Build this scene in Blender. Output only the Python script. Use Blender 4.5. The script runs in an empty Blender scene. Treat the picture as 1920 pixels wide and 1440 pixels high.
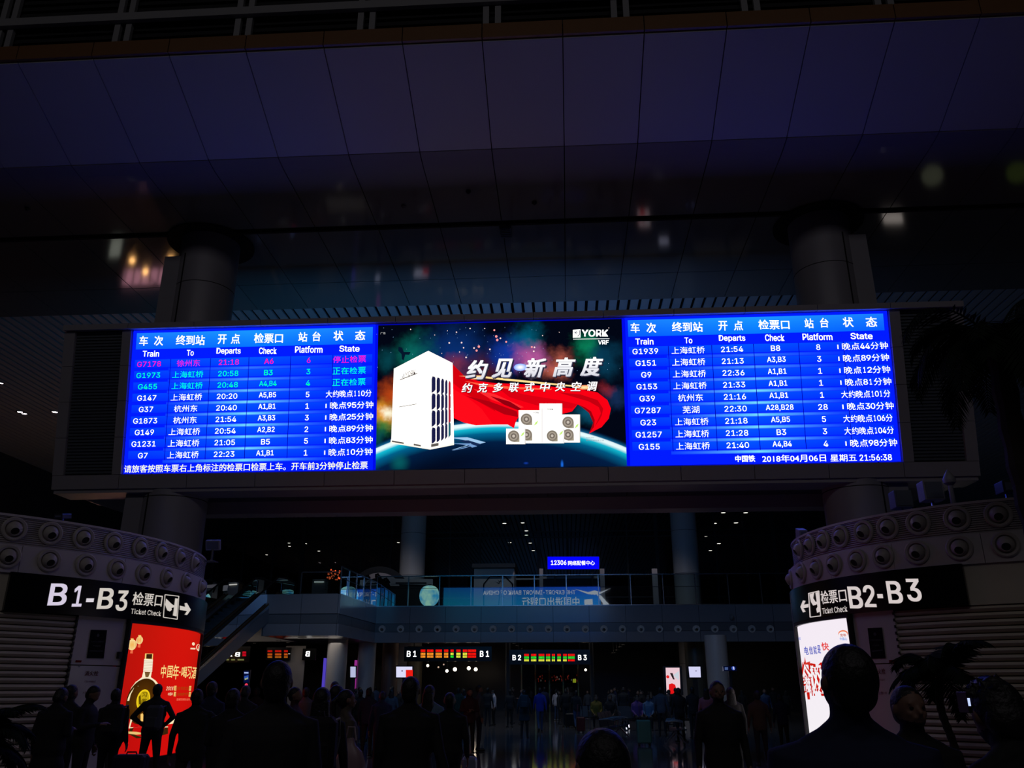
import bpy, bmesh, math, random
import numpy as np
from mathutils import Vector, Matrix
random.seed(7)
SC = bpy.context.scene
COL = SC.collection
PI = math.pi
# ------------------------------------------------------------------ camera
F = 1550.0
TH = math.atan(569 / F)
PS = math.radians(3.65)
CAM = np.array([0.0, 0.0, 1.6])
FW = np.array([-math.sin(PS) * math.cos(TH), math.cos(PS) * math.cos(TH), math.sin(TH)])
RT = np.array([math.cos(PS), math.sin(PS), 0.0])
UP = np.cross(RT, FW)
cd = bpy.data.cameras.new('camera')
cam = bpy.data.objects.new('camera', cd)
COL.objects.link(cam)
cd.sensor_width = 36.0
cd.lens = F / 1920 * 36
cd.clip_end = 300
cam.matrix_world = Matrix(((RT[0], UP[0], -FW[0], CAM[0]), (RT[1], UP[1], -FW[1], CAM[1]), (RT[2], UP[2], -FW[2], CAM[2]), (0, 0, 0, 1)))
SC.camera = cam
# ------------------------------------------------------------------ world, exposure
SC.view_settings.view_transform = 'Standard'
SC.view_settings.look = 'None'
SC.view_settings.gamma = 1
SC.view_settings.use_curve_mapping = False
SC.view_settings.exposure = 0.0
w = bpy.data.worlds.new('world')
SC.world = w
w.use_nodes = True
w.node_tree.nodes['Background'].inputs[0].default_value = (0.85, 0.88, 1.0, 1)
w.node_tree.nodes['Background'].inputs[1].default_value = 0.003


def area(name, loc, to, sx, sy, power, col):
    ld = bpy.data.lights.new(name, 'AREA')
    ld.shape = 'RECTANGLE'
    ld.size, ld.size_y = sx, sy
    ld.energy = power
    ld.color = col
    o = bpy.data.objects.new(name, ld)
    COL.objects.link(o)
    o.location = loc
    o.rotation_euler = (Vector(to) - Vector(loc)).to_track_quat('-Z', 'Y').to_euler()
    return o


# added fill light, out of frame above and behind the camera
area('hall_fill', (-1.6, -8, 20.5), (-1.6, 24, 4), 34, 3, 310, (0.96, 0.9, 0.97))
SC.cycles.max_bounces = 6
SC.cycles.diffuse_bounces = 3
SC.cycles.glossy_bounces = 3
SC.cycles.sample_clamp_indirect = 3.0


def ray(x, y):
    return FW + RT * ((x - 960) / F) - UP * ((y - 720) / F)


def atY(x, y, Y):
    d = ray(x, y)
    return CAM + d * (Y / d[1])


def atZ(x, y, Z):
    d = ray(x, y)
    return CAM + d * ((Z - CAM[2]) / d[2])


def proj(p):
    v = np.asarray(p) - CAM
    z = v @ FW
    return 960 + F * (v @ RT) / z, 720 - F * (v @ UP) / z


def fdist(y, Z=0.0):                       # distance Y of the floor point seen in row y at the picture's middle
    return atZ(1065, y, Z)[1]


# ------------------------------------------------------------------ materials
def lin(c):
    out = []
    for v in c[:3]:
        v = v / 255.0
        out.append(v / 12.92 if v <= 0.04045 else ((v + 0.055) / 1.055) ** 2.4)
    return tuple(out)


MATS = {}


def mat(name, col=(0.5, 0.5, 0.5), rough=0.5, metal=0.0, noise=0.0, nscale=6.0, bump=0.0, spec=0.5, coat=0.0, emis=None, alpha=None, trans=0.0):
    if name in MATS:
        return MATS[name]
    m = bpy.data.materials.new(name)
    m.use_nodes = True
    nt = m.node_tree
    b = nt.nodes['Principled BSDF']
    b.inputs['Base Color'].default_value = (*col, 1)
    b.inputs['Roughness'].default_value = rough
    b.inputs['Metallic'].default_value = metal
    b.inputs['Specular IOR Level'].default_value = spec
    b.inputs['Coat Weight'].default_value = coat
    b.inputs['Transmission Weight'].default_value = trans
    if noise or bump:
        tc = nt.nodes.new('ShaderNodeTexCoord')
        nz = nt.nodes.new('ShaderNodeTexNoise')
        nz.inputs['Scale'].default_value = nscale
        nz.inputs['Detail'].default_value = 5
        nt.links.new(tc.outputs['Object'], nz.inputs['Vector'])
    if noise:
        mx = nt.nodes.new('ShaderNodeMix')
        mx.data_type = 'RGBA'
        mx.inputs['A'].default_value = (*[c * (1 - noise) for c in col], 1)
        mx.inputs['B'].default_value = (*[min(1, c * (1 + noise)) for c in col], 1)
        nt.links.new(nz.outputs['Fac'], mx.inputs['Factor'])
        nt.links.new(mx.outputs['Result'], b.inputs['Base Color'])
    if bump:
        bp = nt.nodes.new('ShaderNodeBump')
        bp.inputs['Strength'].default_value = bump
        bp.inputs['Distance'].default_value = 0.02
        nt.links.new(nz.outputs['Fac'], bp.inputs['Height'])
        nt.links.new(bp.outputs['Normal'], b.inputs['Normal'])
    MATS[name] = m
    return m


def emat(name, col, strength=1.0):
    if name in MATS:
        return MATS[name]
    m = bpy.data.materials.new(name)
    m.use_nodes = True
    nt = m.node_tree
    nt.nodes.clear()
    e = nt.nodes.new('ShaderNodeEmission')
    o = nt.nodes.new('ShaderNodeOutputMaterial')
    e.inputs[0].default_value = (*col, 1)
    e.inputs[1].default_value = strength
    nt.links.new(e.outputs[0], o.inputs[0])
    MATS[name] = m
    return m


def print_mat(name, strength, emit=True, sample=True):
    """flat print whose colours are stored per corner: lit screen (emission) or ink on a plate"""
    if name in MATS:
        return MATS[name]
    m = bpy.data.materials.new(name)
    m.use_nodes = True
    nt = m.node_tree
    at = nt.nodes.new('ShaderNodeAttribute')
    at.attribute_name = 'Col'
    b = nt.nodes['Principled BSDF']
    if emit:
        nt.nodes.remove(b)
        e = nt.nodes.new('ShaderNodeEmission')
        e.inputs[1].default_value = strength
        nt.links.new(at.outputs['Color'], e.inputs[0])
        nt.links.new(e.outputs[0], nt.nodes['Material Output'].inputs[0])
        if not sample:
            m.cycles.emission_sampling = 'NONE'
    else:
        nt.links.new(at.outputs['Color'], b.inputs['Base Color'])
        b.inputs['Roughness'].default_value = 0.6
        b.inputs['Specular IOR Level'].default_value = 0.1
    MATS[name] = m
    return m


def glass_mat(name, tint=(0.5, 0.6, 0.65), refl=0.12, rough=0.02, thru=1.0):
    if name in MATS:
        return MATS[name]
    m = bpy.data.materials.new(name)
    m.use_nodes = True
    nt = m.node_tree
    nt.nodes.clear()
    t = nt.nodes.new('ShaderNodeBsdfTransparent')
    t.inputs[0].default_value = (*[c * thru for c in tint], 1)
    g = nt.nodes.new('ShaderNodeBsdfGlossy')
    g.inputs['Roughness'].default_value = rough
    g.inputs[0].default_value = (0.9, 0.95, 1, 1)
    mx = nt.nodes.new('ShaderNodeMixShader')
    o = nt.nodes.new('ShaderNodeOutputMaterial')
    lw = nt.nodes.new('ShaderNodeFresnel')
    lw.inputs[0].default_value = 1.45
    ad = nt.nodes.new('ShaderNodeMath')
    ad.operation = 'ADD'
    ad.inputs[1].default_value = refl
    ad.use_clamp = True
    nt.links.new(lw.outputs[0], ad.inputs[0])
    nt.links.new(ad.outputs[0], mx.inputs[0])
    nt.links.new(t.outputs[0], mx.inputs[1])
    nt.links.new(g.outputs[0], mx.inputs[2])
    nt.links.new(mx.outputs[0], o.inputs[0])
    MATS[name] = m
    return m


M_SOFFIT = mat('soffit_panel_shaded', (0.24, 0.225, 0.21), 0.065, noise=0.04, nscale=0.6, spec=0.5)  # same panels as the fascia, darkened in colour for the soffit's shade
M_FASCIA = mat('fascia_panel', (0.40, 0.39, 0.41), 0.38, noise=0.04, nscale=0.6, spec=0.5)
M_GROOVE = mat('dark_groove', (0.006, 0.006, 0.006), 0.9)
M_LIP = mat('brown_lip', (0.16, 0.07, 0.02), 0.5, noise=0.1)
M_SLAT = mat('ceiling_slat', (0.5, 0.51, 0.53), 0.5)
M_VOID = mat('dark_void', (0.012, 0.012, 0.013), 0.9)
M_FRAME = mat('white_steel', (0.24, 0.24, 0.24), 0.45, noise=0.03)
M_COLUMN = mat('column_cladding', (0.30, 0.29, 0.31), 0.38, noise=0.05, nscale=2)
M_BOARD = mat('board_cladding', (0.36, 0.34, 0.35), 0.42, noise=0.04, nscale=3)
M_LOUV = mat('louvre_grey', (0.10, 0.115, 0.13), 0.5)
M_KIOSK = mat('kiosk_cladding', (0.60, 0.55, 0.54), 0.4, noise=0.04, nscale=3)
M_RIB = mat('ribbed_metal', (0.46, 0.42, 0.42), 0.4, metal=0.2)
M_NOZZ = mat('nozzle_plastic', (0.45, 0.41, 0.37), 0.45)
M_BLACKP = mat('black_panel', (0.003, 0.003, 0.003), 0.25)
M_SHUT = mat('shutter_slat', (0.62, 0.56, 0.44), 0.42, metal=0.0, noise=0.08, nscale=4)
M_STEEL = mat('brushed_steel', (0.42, 0.42, 0.44), 0.25, metal=0.9)
M_DARKMET = mat('dark_metal', (0.03, 0.03, 0.033), 0.45, metal=0.3)
M_DARK = mat('dark_stone', (0.035, 0.036, 0.04), 0.28, noise=0.1, nscale=1.5)
M_BALC = mat('balcony_cladding', (0.30, 0.30, 0.33), 0.17, noise=0.04, nscale=1.5)
M_RUBBER = mat('black_rubber', (0.01, 0.01, 0.01), 0.5)
M_GLASS = glass_mat('balustrade_glass', (0.35, 0.5, 0.55), 0.09, 0.015)
M_WALLGLASS = glass_mat('curtain_wall_glass', (0.45, 0.55, 0.6), 0.05, 0.02)
M_BRASS = mat('gold_metal', (0.55, 0.33, 0.12), 0.22, metal=1.0)
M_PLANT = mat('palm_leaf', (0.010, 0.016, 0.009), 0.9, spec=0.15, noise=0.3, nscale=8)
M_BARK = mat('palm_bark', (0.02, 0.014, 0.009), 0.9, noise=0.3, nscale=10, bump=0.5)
M_LAMP = emat('lamp_white', (1, 0.82, 0.62), 6.0)
M_LAMPC = emat('lamp_cool', (1, 0.86, 0.9), 5.0)
M_GREEN = emat('lamp_green', (0.1, 1, 0.35), 2.0)
M_SCR = print_mat('led_print', 1.0)
M_TXT = print_mat('led_text', 1.15, sample=False)
M_BACKLIT = print_mat('backlit_print', 0.95)
M_BACKTXT = print_mat('backlit_text', 0.95, sample=False)
M_SIGNTXT = print_mat('sign_text_glow', 0.85, sample=False)
M_INK = print_mat('ink_print', 1.0, emit=False)


# ------------------------------------------------------------------ mesh builder
class MB:
    def __init__(s):
        s.v = []
        s.f = []

    def face(s, pts):
        n = len(s.v)
        s.v += [tuple(p) for p in pts]
        s.f.append(tuple(range(n, n + len(pts))))

    def box(s, a, b, M=None):
        (x0, y0, z0), (x1, y1, z1) = a, b
        P = [(x0, y0, z0), (x1, y0, z0), (x1, y1, z0), (x0, y1, z0), (x0, y0, z1), (x1, y0, z1), (x1, y1, z1), (x0, y1, z1)]
        if M is not None:
            P = [tuple(M @ Vector(p)) for p in P]
        n = len(s.v)
        s.v += P
        s.f += [tuple(n + i for i in q) for q in ((0, 3, 2, 1), (4, 5, 6, 7), (0, 1, 5, 4), (1, 2, 6, 5), (2, 3, 7, 6), (3, 0, 4, 7))]
        return s

    def bar(s, p, q, w, h):
        p = Vector(p)
        q = Vector(q)
        d = q - p
        L = d.length
        M = Matrix.Translation(p) @ d.to_track_quat('X', 'Z').to_matrix().to_4x4()
        return s.box((0, -w / 2, -h / 2), (L, w / 2, h / 2), M)

    def tube(s, pts, rad, n=8, cap=True):
        pts = [Vector(p) for p in pts]
        if not hasattr(rad, '__len__'):
            rad = [rad] * len(pts)
        base = len(s.v)
        ref = None
        for i, p in enumerate(pts):
            d = (pts[min(i + 1, len(pts) - 1)] - pts[max(i - 1, 0)]).normalized()
            if ref is None:
                ref = d.orthogonal().normalized()
            a = (ref - d * ref.dot(d))
            a = a.normalized() if a.length > 1e-5 else d.orthogonal().normalized()
            ref = a
            b = d.cross(a)
            for k in range(n):
                t = 2 * PI * k / n
                s.v.append(tuple(p + (a * math.cos(t) + b * math.sin(t)) * rad[i]))
        for i in range(len(pts) - 1):
            for k in range(n):
                s.f.append((base + i * n + k, base + i * n + (k + 1) % n, base + (i + 1) * n + (k + 1) % n, base + (i + 1) * n + k))
        if cap:
            s.f.append(tuple(base + k for k in range(n))[::-1])
            s.f.append(tuple(base + (len(pts) - 1) * n + k for k in range(n)))
        return s

    def lathe(s, prof, n=24, M=None):           # prof: (r, z)
        base = len(s.v)
        for r, z in prof:
            for k in range(n):
                t = 2 * PI * k / n
                p = Vector((r * math.cos(t), r * math.sin(t), z))
                s.v.append(tuple(M @ p if M is not None else p))
        for i in range(len(prof) - 1):
            for k in range(n):
                s.f.append((base + i * n + k, base + i * n + (k + 1) % n, base + (i + 1) * n + (k + 1) % n, base + (i + 1) * n + k))
        if prof[0][0] > 1e-6:
            s.f.append(tuple(base + k for k in range(n))[::-1])
        if prof[-1][0] > 1e-6:
            s.f.append(tuple(base + (len(prof) - 1) * n + k for k in range(n)))
        return s

    def ell(s, c, r, n=16, m=10, M=None):
        pr = []
        base = len(s.v)
        for j in range(m + 1):
            ph = -PI / 2 + PI * j / m
            for k in range(n):
                t = 2 * PI * k / n
                p = Vector((c[0] + r[0] * math.cos(ph) * math.cos(t), c[1] + r[1] * math.cos(ph) * math.sin(t), c[2] + r[2] * math.sin(ph)))
                s.v.append(tuple(M @ p if M is not None else p))
        for j in range(m):
            for k in range(n):
                s.f.append((base + j * n + k, base + j * n + (k + 1) % n, base + (j + 1) * n + (k + 1) % n, base + (j + 1) * n + k))
        return s

    def arc(s, cx, cy, r0, r1, z0, z1, a0, a1, n=32):   # curved wall piece between radii, angles in degrees
        base = len(s.v)
        for i in range(n + 1):
            a = math.radians(a0 + (a1 - a0) * i / n)
            for r, z in ((r0, z0), (r1, z0), (r1, z1), (r0, z1)):
                s.v.append((cx + r * math.cos(a), cy + r * math.sin(a), z))
        for i in range(n):
            b = base + i * 4
            for k in range(4):
                s.f.append((b + k, b + 4 + k, b + 4 + (k + 1) % 4, b + (k + 1) % 4))
        if abs(a1 - a0) < 359.9:
            s.f.append((base, base + 1, base + 2, base + 3))
            s.f.append(tuple(base + n * 4 + k for k in (3, 2, 1, 0)))
        return s

    def build(s, name, m=None, parent=None, smooth=False, origin=None, bevel=0.0):
        me = bpy.data.meshes.new(name)
        v = s.v
        if origin is not None:
            v = [(a[0] - origin[0], a[1] - origin[1], a[2] - origin[2]) for a in v]
        me.from_pydata(v, [], s.f)
        if m is not None:
            me.materials.append(m)
        bm = bmesh.new()
        bm.from_mesh(me)
        bmesh.ops.remove_doubles(bm, verts=bm.verts, dist=1e-5)
        bmesh.ops.recalc_face_normals(bm, faces=bm.faces)
        if bevel:
            bmesh.ops.bevel(bm, geom=[e for e in bm.edges if len(e.link_faces) == 2 and e.calc_face_angle(0) > 0.6], offset=bevel, segments=1, affect='EDGES')
        bm.to_mesh(me)
        bm.free()
        if smooth:
            me.shade_smooth()
            me.set_sharp_from_angle(angle=math.radians(40))
        o = bpy.data.objects.new(name, me)
        COL.objects.link(o)
        if origin is not None:
            o.location = origin
        if parent is not None:
            o.parent = parent
            if origin is not None:
                o.matrix_parent_inverse = Matrix.Translation(-Vector(world_loc(parent)))
            else:
                o.matrix_parent_inverse = Matrix.Translation(-Vector(world_loc(parent)))
        return o


WL = {}


def world_loc(o):
    return WL.get(o.name, (0, 0, 0)) if o.parent is None else tuple(Vector(WL.get(o.name, (0, 0, 0))))


def tag(o, label=None, cat=None, group=None, kind=None):
    if label:
        o['label'] = label
    if cat:
        o['category'] = cat
    if group:
        o['group'] = group
    if kind:
        o['kind'] = kind
    return o


def empty(name, loc, label=None, cat=None, group=None, kind=None):
    o = bpy.data.objects.new(name, None)
    o.empty_display_size = 0.2
    COL.objects.link(o)
    o.location = loc
    WL[o.name] = tuple(loc)
    return tag(o, label, cat, group, kind)


def new_obj(name, me, parent=None, loc=(0, 0, 0), rz=0.0, scale=1.0):
    o = bpy.data.objects.new(name, me)
    COL.objects.link(o)
    o.location = loc
    o.rotation_euler = (0, 0, rz)
    o.scale = (scale,) * 3 if not hasattr(scale, '__len__') else scale
    if parent is not None:
        o.parent = parent
    return o


# ------------------------------------------------------------------ text
TXT = {}
FONT = None
try:                                     # Blender's own bundled sans face; falls back to the built-in one
    import os
    for _d in (bpy.utils.system_resource('DATAFILES', path='fonts'),):
        _p = os.path.join(_d, 'Inter.woff2') if _d else ''
        if _p and os.path.exists(_p):
            FONT = bpy.data.fonts.load(_p)
except Exception:
    FONT = None


def text_mesh(s, bold=0.0):
    k = s
    if k in TXT:
        return TXT[k]
    cu = bpy.data.curves.new('t', 'FONT')
    cu.body = s
    cu.size = 1
    if FONT is not None and all(ord(ch) < 128 for ch in s):
        cu.font = FONT
    cu.resolution_u = 3
    o = bpy.data.objects.new('t', cu)
    COL.objects.link(o)
    dg = bpy.context.evaluated_depsgraph_get()
    dg.update()
    me = o.evaluated_get(dg).to_mesh()
    v = np.array([tuple(q.co)[:2] for q in me.vertices]) if len(me.vertices) else np.zeros((0, 2))
    f = [tuple(p.vertices) for p in me.polygons]
    o.evaluated_get(dg).to_mesh_clear()
    bpy.data.objects.remove(o)
    bpy.data.curves.remove(cu)
    TXT[k] = (v, f)
    return TXT[k]


class Print:
    """flat print on a surface; points are read off through mapping to (u, v) and laid on with small steps outward"""

    def __init__(s, to_uv, to3, off=0.0):
        s.to_uv = to_uv
        s.to3 = to3
        s.off = off
        s.fr = (0, 0, 1)
        s.clear()

    def clear(s):
        s.v = []
        s.f = []
        s.c = []

    def frame(s, x0, y0, sc):
        s.fr = (x0, y0, sc)

    def uv(s, x, y):
        return s.to_uv(s.fr[0] + x * s.fr[2], s.fr[1] + y * s.fr[2])

    def step(s, d=0.002):
        s.off += d

    def _add(s, uvs, faces, cols):
        n = len(s.v)
        s.v += [tuple(s.to3(u, v, s.off)) for u, v in uvs]
        s.f += [tuple(n + i for i in f) for f in faces]
        s.c += cols

    def polyuv(s, uvs, col):
        cols = [lin(c) for c in col] if hasattr(col[0], '__len__') else [lin(col)] * len(uvs)
        s._add(uvs, [tuple(range(len(uvs)))], cols)

    def poly(s, pts, col):
        s.polyuv([s.uv(*p) for p in pts], col)

    def rectuv(s, u0, v0, u1, v1, col, nu=1, nv=1, colfn=None):
        uvs, fs, cs = [], [], []
        for j in range(nv + 1):
            for i in range(nu + 1):
                a, b = i / nu, j / nv
                uvs.append((u0 + (u1 - u0) * a, v0 + (v1 - v0) * b))
                cs.append(lin(colfn(a, b)) if colfn else lin(col))
        for j in range(nv):
            for i in range(nu):
                k = j * (nu + 1) + i
                fs.append((k, k + 1, k + nu + 2, k + nu + 1))
        s._add(uvs, fs, cs)

    def line(s, a, b, wpx, col):
        u0 = np.array(s.uv(*a))
        u1 = np.array(s.uv(*b))
        ww = abs(s.uv(a[0], a[1])[1] - s.uv(a[0], a[1] + wpx)[1]) / 2
        d = u1 - u0
        d = d / (np.linalg.norm(d) + 1e-9)
        nn = np.array([-d[1], d[0]]) * ww
        s.polyuv([u0 - nn, u1 - nn, u1 + nn, u0 + nn], col)

    def disc(s, x, y, rx, ry, col, n=20, col2=None, a0=0, a1=360):
        c = s.uv(x, y)
        ru = abs(s.uv(x + rx, y)[0] - s.uv(x - rx, y)[0]) / 2
        rv = abs(s.uv(x, y + ry)[1] - s.uv(x, y - ry)[1]) / 2
        pts = [(c[0] + ru * math.cos(math.radians(a0 + (a1 - a0) * k / n)), c[1] + rv * math.sin(math.radians(a0 + (a1 - a0) * k / n))) for k in range(n + 1)]
        if col2 is None:
            s.polyuv(pts[:-1] if a1 - a0 == 360 else pts + [c], col)
        else:
            s._add([c] + pts, [(0, k + 1, k + 2) for k in range(n)], [lin(col)] + [lin(col2)] * len(pts))

    def textuv(s, t, u0, u1, v0, v1, col, bold=0.0, skew=0.0, shear=0.0, mirror=False, col2=None, uclip=None):
        v, f = text_mesh(t)
        if len(v) == 0:
            return
        if bold > 0:                     # heavier strokes: the outline laid on four times, slightly apart
            n0 = len(v)
            q = bold * (0.8 if any(ord(ch) > 127 for ch in t) else 0.5)
            v = np.concatenate([v + np.array(d) * q for d in ((-1, -.6), (1, -.6), (-1, .6), (1, .6))])
            f = [tuple(i + n0 * k for i in p) for k in range(4) for p in f]
        lo, hi = v.min(0), v.max(0)
        a = (v - lo) / (hi - lo + 1e-9)
        if mirror:
            a[:, 0] = 1 - a[:, 0]
        uu = u0 + (u1 - u0) * a[:, 0] + skew * (v1 - v0) * (a[:, 1] - 0.5)
        vv = v0 + (v1 - v0) * a[:, 1] + shear * (uu - u0)
        if uclip is not None:
            uu = np.clip(uu, uclip[0], uclip[1])
        if mirror:
            f = [q[::-1] for q in f]
        c = lin(col)
        if col2 is not None:
            c2 = lin(col2)
            cols = [tuple(c2[k] + (c[k] - c2[k]) * b for k in range(3)) for b in a[:, 1]]
        else:
            cols = [c] * len(v)
        s._add(list(zip(uu, vv)), f, cols)

    def text(s, t, xl, xr, yc, h, col, bold=0.0, skew=0.0, yr=None, mirror=False, col2=None, uclip=None):
        """glyph box from xl to xr, centred at yc (yr: centre at the right end), h high, in the current frame"""
        yr = yc if yr is None else yr
        u0, va = s.uv(xl, yc)
        u1, vb = s.uv(xr, yr)
        xm, ym = (xl + xr) / 2, (yc + yr) / 2
        hv = abs(s.uv(xm, ym - h / 2)[1] - s.uv(xm, ym + h / 2)[1])
        sh = (vb - va) / (u1 - u0)
        if abs(sh) < 0.012:
            va = (va + vb) / 2
            sh = 0
        s.textuv(t, u0, u1, va - hv / 2, va + hv / 2, col, bold, skew, sh, mirror, col2, uclip)

    def build(s, name, m, parent=None, label=None):
        if not s.v:
            s.v, s.f, s.c = [tuple(s.to3(*s.uv(0, 0), s.off))] * 3, [(0, 1, 2)], [(0, 0, 0)] * 3
        me = bpy.data.meshes.new(name)
        me.from_pydata(s.v, [], s.f)
        ca = me.color_attributes.new('Col', 'FLOAT_COLOR', 'POINT')
        arr = np.ones((len(s.v), 4), np.float32)
        arr[:, :3] = np.array(s.c)
        ca.data.foreach_set('color', arr.ravel())
        me.materials.append(m)
        o = bpy.data.objects.new(name, me)
        COL.objects.link(o)
        if parent is not None:
            o.parent = parent
            base = parent
            while base.parent is not None:
                base = base.parent
            o.matrix_parent_inverse = Matrix.Translation(-Vector(WL.get(base.name, (0, 0, 0))))
        if label:
            o['label'] = label
        s.clear()
        return o


def child_fix(o, parent):
    """parent is itself a child of a located root whose meshes are in world coordinates"""
    o.parent = parent
    base = parent
    while base.parent is not None:
        base = base.parent
    o.matrix_parent_inverse = (parent.matrix_parent_inverse if parent.parent else Matrix.Identity(4)).copy()
    return o


def sub(mb, name, m, part, **k):
    """a sub-part in world coordinates under a part that is also in world coordinates"""
    o = mb.build(name, m, None, **k)
    o.parent = part
    return o


def psub(pr, name, m, part, label=None, stuff=True):
    o = pr.build(name, m, None, label)
    o.parent = part
    if part.parent is None:
        o.matrix_parent_inverse = Matrix.Translation(-Vector(WL.get(part.name, (0, 0, 0))))
    if stuff:
        o['kind'] = 'stuff'
    return o
# ================================================================== FLOOR, WALLS, CEILING
mf = mat('floor_stone', (0.16, 0.155, 0.16), 0.08, noise=0.12, nscale=1.2, spec=0.6)
nt = mf.node_tree
bs = nt.nodes['Principled BSDF']
br = nt.nodes.new('ShaderNodeTexBrick')
tcn = nt.nodes.new('ShaderNodeTexCoord')
br.offset = 0.0
br.inputs['Scale'].default_value = 1.0
br.inputs['Brick Width'].default_value = 1.2
br.inputs['Row Height'].default_value = 1.2
br.inputs['Mortar Size'].default_value = 0.006
br.inputs['Color1'].default_value = (0.17, 0.165, 0.17, 1)
br.inputs['Color2'].default_value = (0.15, 0.145, 0.15, 1)
br.inputs['Mortar'].default_value = (0.05, 0.05, 0.05, 1)
nt.links.new(tcn.outputs['Object'], br.inputs['Vector'])
nt.links.new(br.outputs['Color'], bs.inputs['Base Color'])
tag(MB().box((-34, -14, -0.2), (34, 68, 0)).build('floor', mf), kind='structure')
tag(MB().box((-34.4, -14, 0), (-34, 68, 24)).build('wall_left', M_DARK), kind='structure')
tag(MB().box((-34, -14.4, 0), (34, -14, 24)).build('wall_front', M_VOID), kind='structure')
tag(MB().box((34, -14, 0), (34.4, 68, 24)).build('wall_right', M_DARK), kind='structure')
# ground-floor back wall below the mezzanine: dark gate hall
tag(MB().box((-34, 68, 0), (34, 68.4, 6.3)).build('wall_back', M_DARK), kind='structure')
# polished stone wall on the left, beneath the escalators
pA = atY(385, 1289, 50)
pB = atY(612, 1289, 55)
swl = MB()
swl.face([(pA[0] - 4, 50, 0), (pB[0], 50, 0), (pB[0], 50, 3.9), (pA[0] - 4, 50, 3.9)])
swl.box((pA[0] - 6, 50, 0), (pB[0] - 1.2, 50.3, 3.9))
M_STONEW = mat('polished_stone_wall', (0.30, 0.27, 0.25), 0.2, noise=0.15, nscale=1.5)
tag(swl.build('wall_left_stone', M_STONEW), kind='structure')

ceil = empty('ceiling', (0, 26, 14.5), kind='structure')
roof = MB()
roof.box((-34, -14, 24), (34, 15.3, 24.3))
roof.box((-34, 15.3, 16.05), (34, 15.5, 24.3))
roof.box((-34, 15.5, 15.75), (34, 15.9, 16.1))
roof.box((-34, 15.8, 15.75), (34, 18.5, 16.0))
roof.box((-34, 18.4, 15.3), (34, 66.5, 15.5))
roof.box((-34, 18.3, 15.3), (34, 18.5, 16.0))
roof.box((-61, 66.5, 15.3), (61, 113, 15.5))
roof.build('roof_deck', M_VOID, ceil)
# smooth soffit panels: sloped fascia, flat soffit with a black channel, flat soffit again
SZ = 14.5
yA, zA = 15.15, 15.62
X0 = atZ(1058, 262, SZ)[0]
PW = 1.86
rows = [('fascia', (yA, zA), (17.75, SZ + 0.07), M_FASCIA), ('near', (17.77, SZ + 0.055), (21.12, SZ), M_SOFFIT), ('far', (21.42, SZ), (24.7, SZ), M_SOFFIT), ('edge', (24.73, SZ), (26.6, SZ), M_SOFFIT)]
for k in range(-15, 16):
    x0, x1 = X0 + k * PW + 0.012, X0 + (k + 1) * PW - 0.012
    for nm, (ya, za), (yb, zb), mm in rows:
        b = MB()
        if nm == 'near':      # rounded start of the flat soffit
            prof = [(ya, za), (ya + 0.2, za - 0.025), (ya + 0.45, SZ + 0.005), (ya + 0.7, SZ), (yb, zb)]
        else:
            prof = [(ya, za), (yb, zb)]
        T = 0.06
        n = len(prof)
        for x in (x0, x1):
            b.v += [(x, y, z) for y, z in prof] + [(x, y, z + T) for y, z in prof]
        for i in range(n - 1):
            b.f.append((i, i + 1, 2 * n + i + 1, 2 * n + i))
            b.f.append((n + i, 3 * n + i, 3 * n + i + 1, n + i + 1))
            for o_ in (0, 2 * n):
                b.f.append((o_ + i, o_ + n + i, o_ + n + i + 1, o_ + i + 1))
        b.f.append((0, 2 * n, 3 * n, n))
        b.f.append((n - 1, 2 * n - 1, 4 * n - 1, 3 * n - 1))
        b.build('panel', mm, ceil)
MB().box((-31, 21.1, SZ + 0.12), (31, 21.45, SZ + 0.2)).build('channel', M_GROOVE, ceil)
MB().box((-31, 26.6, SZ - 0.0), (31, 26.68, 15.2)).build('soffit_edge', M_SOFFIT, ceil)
bk = MB()
bk.face([(-31, yA + .1, zA + 0.1), (31, yA + .1, zA + 0.1), (31, 17.8, SZ + 0.16), (-31, 17.8, SZ + 0.16)])
bk.box((-31, 17.8, SZ + 0.13), (31, 21.1, SZ + 0.2))
bk.box((-31, 21.45, SZ + 0.13), (31, 26.6, SZ + 0.2))
bk.build('backing', M_VOID, ceil)
# brown lip, framed louvre above it
for k in range(-15, 16):
    x0, x1 = X0 + k * PW + 0.012, X0 + (k + 1) * PW - 0.012
    MB().box((x0, 15.05, 15.66), (x1, 15.2, 16.06)).build('lip_panel', M_LIP, ceil)
for x in [-29 + 3.0 * i for i in range(20)]:
    pass
fr = MB()
pa, pb = atY(0, 42, 15.0), atY(480, 24, 15.0)
zr = (pa[2] + pb[2]) / 2
MB().box((-31, 14.95, zr - 0.11), (31, 15.07, zr + 0.11)).build('rail', M_FRAME, ceil)
MB().box((-31, 14.95, zr + 1.3), (31, 15.07, zr + 1.5)).build('rail', M_FRAME, ceil)
xs = [atY(x, y, 15.0)[0] for x, y in ((227, 50), (458, 40), (690, 30), (922, 12))]
dx = (xs[3] - xs[0]) / 3
for k in range(-8, 14):
    for e in (-0.14, 0.14):
        xx = xs[0] + k * dx + e
        MB().box((xx - 0.07, 15.07, 16.06), (xx + 0.07, 15.17, zr + 1.4)).build('post', M_FRAME, ceil)
lv = MB()
for k in range(26):
    lv.box((-31, 15.22, 16.1 + k * 0.2), (31, 15.27, 16.2 + k * 0.2))
lv.build('louvre', M_VOID, ceil)['kind'] = 'stuff'
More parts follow.
